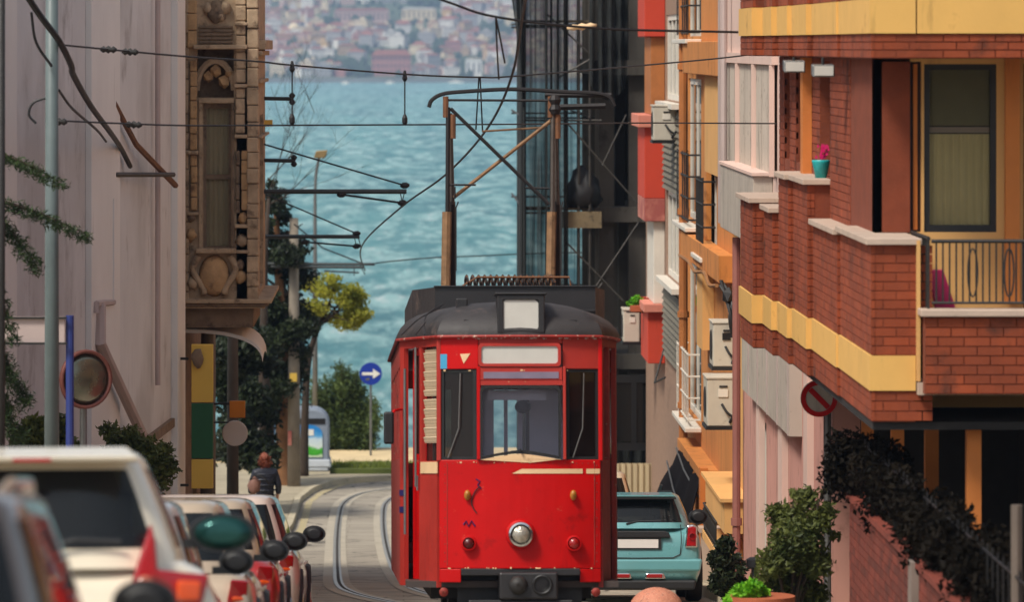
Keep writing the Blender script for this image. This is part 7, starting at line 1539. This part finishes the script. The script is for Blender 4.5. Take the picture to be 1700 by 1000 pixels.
# teal hatchback
def mini_extra(lo, w, L, H, zb, body):
    for s in (-1, 1):
        P = [(s * x, -.012, z) for x, z in ((.60, .70), (.765, .70), (.765, .98), (.71, 1.0), (.63, .99))]; P = P if s > 0 else P[::-1]
        P2 = [(s * x, -.02, z) for x, z in ((.62, .72), (.75, .72), (.75, .965), (.70, .98), (.645, .97))]; P2 = P2 if s > 0 else P2[::-1]
        q = MB(); q.extr(P, (0, .2, 0)); tl = lo('tail_light', q, M['chrome'], bevel=.02); q = MB(); q.extr(P2, (0, .1, 0)); lo('lens', q, M['taillight'], tl, bevel=.015)
        q = MB(); q.lathe([(.055, -.022), (.05, -.035), (.035, -.036), (.033, -.022)], (s * .70, 0, .85), (0, 1, 0), 18); lo('lens_ring', q, M['redlens'], tl)
        q = MB(); q.extr([(s * .08 if s > 0 else -.36, -.035, .30), (s * .36 if s > 0 else -.08, -.035, .30), (s * .33 if s > 0 else -.1, -.035, .38), (s * .1 if s > 0 else -.33, -.035, .38)], (0, .1, 0)); fr_ = lo('fog_light', q, M['chrome'], bevel=.02)
        q = MB(); q.box(min(s * .11, s * .31), max(s * .11, s * .31), -.045, .02, .315, .365); lo('lens', q, M['redlens'], fr_, bevel=.01)
    q = MB(); q.extr([(-.42, -.02, .83), (.42, -.02, .83), (.40, -.02, .90), (.34, -.02, .92), (-.34, -.02, .92), (-.40, -.02, .90)], (0, .1, 0)); lo('boot_handle', q, M['plastic'], bevel=.015)
    q = MB(); q.ring([(-.30, -.006, .68), (.30, -.006, .68), (.30, -.006, .83), (-.30, -.006, .83)], [(-.265, -.006, .695), (.265, -.006, .695), (.265, -.006, .815), (-.265, -.006, .815)], (0, .06, 0)); lo('plate_recess', q, M['plastic'])
    for s in (-1, 1):
        q = MB(); q.tube([(s * .55, .02, 1.0), (s * .56, -.004, .8), (s * .54, -.006, .62), (s * .45, -.008, .575), (0, -.01, .57)], .006, 5); lo('tailgate_seam', q, M['plastic'])
    q = MB(); q.extr([(-.80, -.025, .40), (.80, -.025, .40), (.83, -.015, .56), (-.83, -.015, .56)], (0, .3, 0)); lo('bumper_skin', q, M['p_teal'], bevel=.03)
    q = MB(); q.hexa([(-.50, .13, H - .06), (.50, .13, H - .06), (.5, .45, H - .02), (-.5, .45, H - .02)], [(-.48, .12, H - .035), (.48, .12, H - .035), (.46, .45, H + .006), (-.46, .45, H + .006)]); lo('spoiler', q, M['p_teal'], bevel=.01)
    q = MB(); q.box(-.5, .5, .125, .16, H - .085, H - .062); lo('spoiler_line', q, M['black'])  # black line below the roof spoiler
    q = MB(); q.tube([(.32, .5, H), (.33, .46, H + .10)], .022, 7); q.box(.30, .46, .45, .6, H, H + .03); lo('aerial', q, M['plastic'])
    q = MB(); q.tube([(-.15, .04, zb + .03), (-.0, .07, zb + .06), (.3, .09, zb + .07)], .010, 5); lo('rear_wiper', q, M['plastic'])
M['p_teal'] = paint('paint_teal', C(104, 164, 168), .15)
car('teal hatchback with white number plate parked right of the tram', (3.02, 62.0, G(62)), 0.0, 3.7, 1.68, 1.41, .98, M['p_teal'], dict(ex=.38, g=(.03, 2.75), r=(.32, 2.3), gw=(.86, .66), plate_z=.755, bumper=(.16, .29), extra=mini_extra, mirror=(.2, .15), mirror_y=2.35), name='parked_car')
car('white car seen just above the teal hatchback roof', (2.72, 72.0, G(72)), 0.0, 4.3, 1.8, 1.72, 1.1, M['w_suv'], dict(extra=L4, g=(.06, 3.1), gw=(.86, .68), plate_z=.8, mirror_y=2.5))

# ------------------------------------------------------------------ person walking down the left pavement
def skinmesh(name, joints, edges, m, parent, root=0, sub=2):
    me = bpy.data.meshes.new(name); me.from_pydata([j[:3] for j in joints], edges, []); me.materials.append(m); o = bpy.data.objects.new(name, me); link(o, parent, world=False)
    sk = o.modifiers.new('skin', 'SKIN'); sk.use_smooth_shade = True
    for i, j in enumerate(joints): d_ = me.skin_vertices[0].data[i]; d_.radius = (j[3], j[4] if len(j) > 4 else j[3]); d_.use_root = (i == root)
    s = o.modifiers.new('sub', 'SUBSURF'); s.levels = sub; s.render_levels = sub
    return o
M['skin'] = mat('skin', C(196, 142, 116), .6, .06, 6, 0); M['hair'] = mat('hair', C(120, 54, 26), .6, .2, 9, .6, 50); M['jacket'] = mat('jacket', C(24, 28, 42), .55, .2, 4, .2, 20); M['jeans'] = mat('jeans', C(96, 92, 84), .8, .1, 4, .1); M['bagm'] = mat('bag', C(120, 84, 72), .7, .1, 4, .1)
pd = 97.0; ps = thing('person', 'person with auburn hair in a quilted navy jacket walking away by the parked cars', 'person', (X_(440, pd), pd, G(pd) + .125), (0, 0, .25))
J = [(0, 0, .95, .14, .11), (0, 0, 1.15, .14, .10), (0, 0.01, 1.36, .16, .10), (0, .03, 1.47, .06), (0, .05, 1.53, .055), (0, .07, 1.62, .085, .095), (0, .07, 1.70, .07, .08),
     (.18, .01, 1.38, .055), (.25, -.02, 1.12, .045), (.27, .06, .90, .034), (.275, .09, .84, .032), (-.18, .01, 1.38, .055), (-.25, .04, 1.12, .045), (-.25, .14, .92, .034), (-.25, .17, .86, .032),
     (.09, 0, .88, .10), (.10, .10, .50, .065), (.10, .04, .09, .045), (.10, .16, .04, .04), (-.09, 0, .88, .10), (-.10, -.05, .50, .065), (-.10, -.24, .12, .045), (-.10, -.14, .04, .04)]
E = [(0, 1), (1, 2), (2, 3), (3, 4), (4, 5), (5, 6), (2, 7), (7, 8), (8, 9), (9, 10), (2, 11), (11, 12), (12, 13), (13, 14), (0, 15), (15, 16), (16, 17), (17, 18), (0, 19), (19, 20), (20, 21), (21, 22)]
for hx, hy, hz, s in ((.275, .09, .84, 1), (-.25, .17, .86, -1)):
    hi = 10 if s > 0 else 14
    for k in range(4): b0 = len(J); J += [(hx + s * .0, hy - .03 + .02 * k, hz - .05, .011), (hx - s * .012, hy - .03 + .02 * k, hz - .085 - .006 * (k in (1, 2)), .009)]; E += [(hi, b0), (b0, b0 + 1)]
    b0 = len(J); J += [(hx - s * .02, hy + .04, hz - .02, .011), (hx - s * .03, hy + .055, hz - .05, .009)]; E += [(hi, b0), (b0, b0 + 1)]
skinmesh('body', J, E, M['skin'], ps)
skinmesh('jacket', [(0, 0, .82, .20, .15), (0, 0, 1.0, .20, .15), (0, 0, 1.2, .205, .15), (0, .01, 1.38, .20, .14), (0, .03, 1.49, .10, .09), (.20, .01, 1.38, .09), (.275, -.02, 1.12, .075), (.285, .06, .93, .06), (-.20, .01, 1.38, .09), (-.275, .04, 1.12, .075), (-.27, .13, .95, .06)], [(0, 1), (1, 2), (2, 3), (3, 4), (3, 5), (5, 6), (6, 7), (3, 8), (8, 9), (9, 10)], M['jacket'], ps)
skinmesh('trousers', [(0, 0, .90, .15, .12), (.09, 0, .84, .115), (.10, .10, .50, .08), (.10, .04, .12, .065), (-.09, 0, .84, .115), (-.10, -.05, .50, .08), (-.10, -.23, .15, .065)], [(0, 1), (1, 2), (2, 3), (0, 4), (4, 5), (5, 6)], M['jeans'], ps)
q = MB(); icos(q, (0, .05, 1.665), .105, .115, .115, rng, 2); icos(q, (0, -.01, 1.57), .10, .07, .10, rng, 2)
lv = leaves([(0, .04, 1.66, .10, .10, .09), (0, -.03, 1.56, .11, .07, .08), (.05, 0, 1.6, .07, .08, .10), (-.05, 0, 1.59, .07, .08, .10)], 900, .035, 31, aspect=5); q.add(lv.v, lv.f); obj('hair', q, M['hair'], ps, world=False)
q = MB()
for k in range(5): z = .92 + .11 * k; q.tube([(.21 * math.cos(R(a)), .155 * math.sin(R(a)) , z) for a in range(0, 361, 20)], .014, 5, cap=False)
obj('quilting', q, M['jacket'], ps, world=False)
q = MB(); c = Vector((X_(422, 96.6), 96.6, G(96.6) + 1.25)); icos(q, c, .13, .09, .17, rng, 2); bg_ = thing('shoulder_bag', 'dusty pink shoulder bag carried by the walking person', 'bag', tuple(c)); obj('pouch', q, M['bagm'], bg_, smooth=True)
q = MB(); q.tube(catmull([c + Vector((-.08, 0, .12)), c + Vector((.02, -.1, .22)), c + Vector((.22, -.12, .16)), c + Vector((.3, .0, .02))], 5), .014, 5); obj('strap', q, M['dark'], bg_)
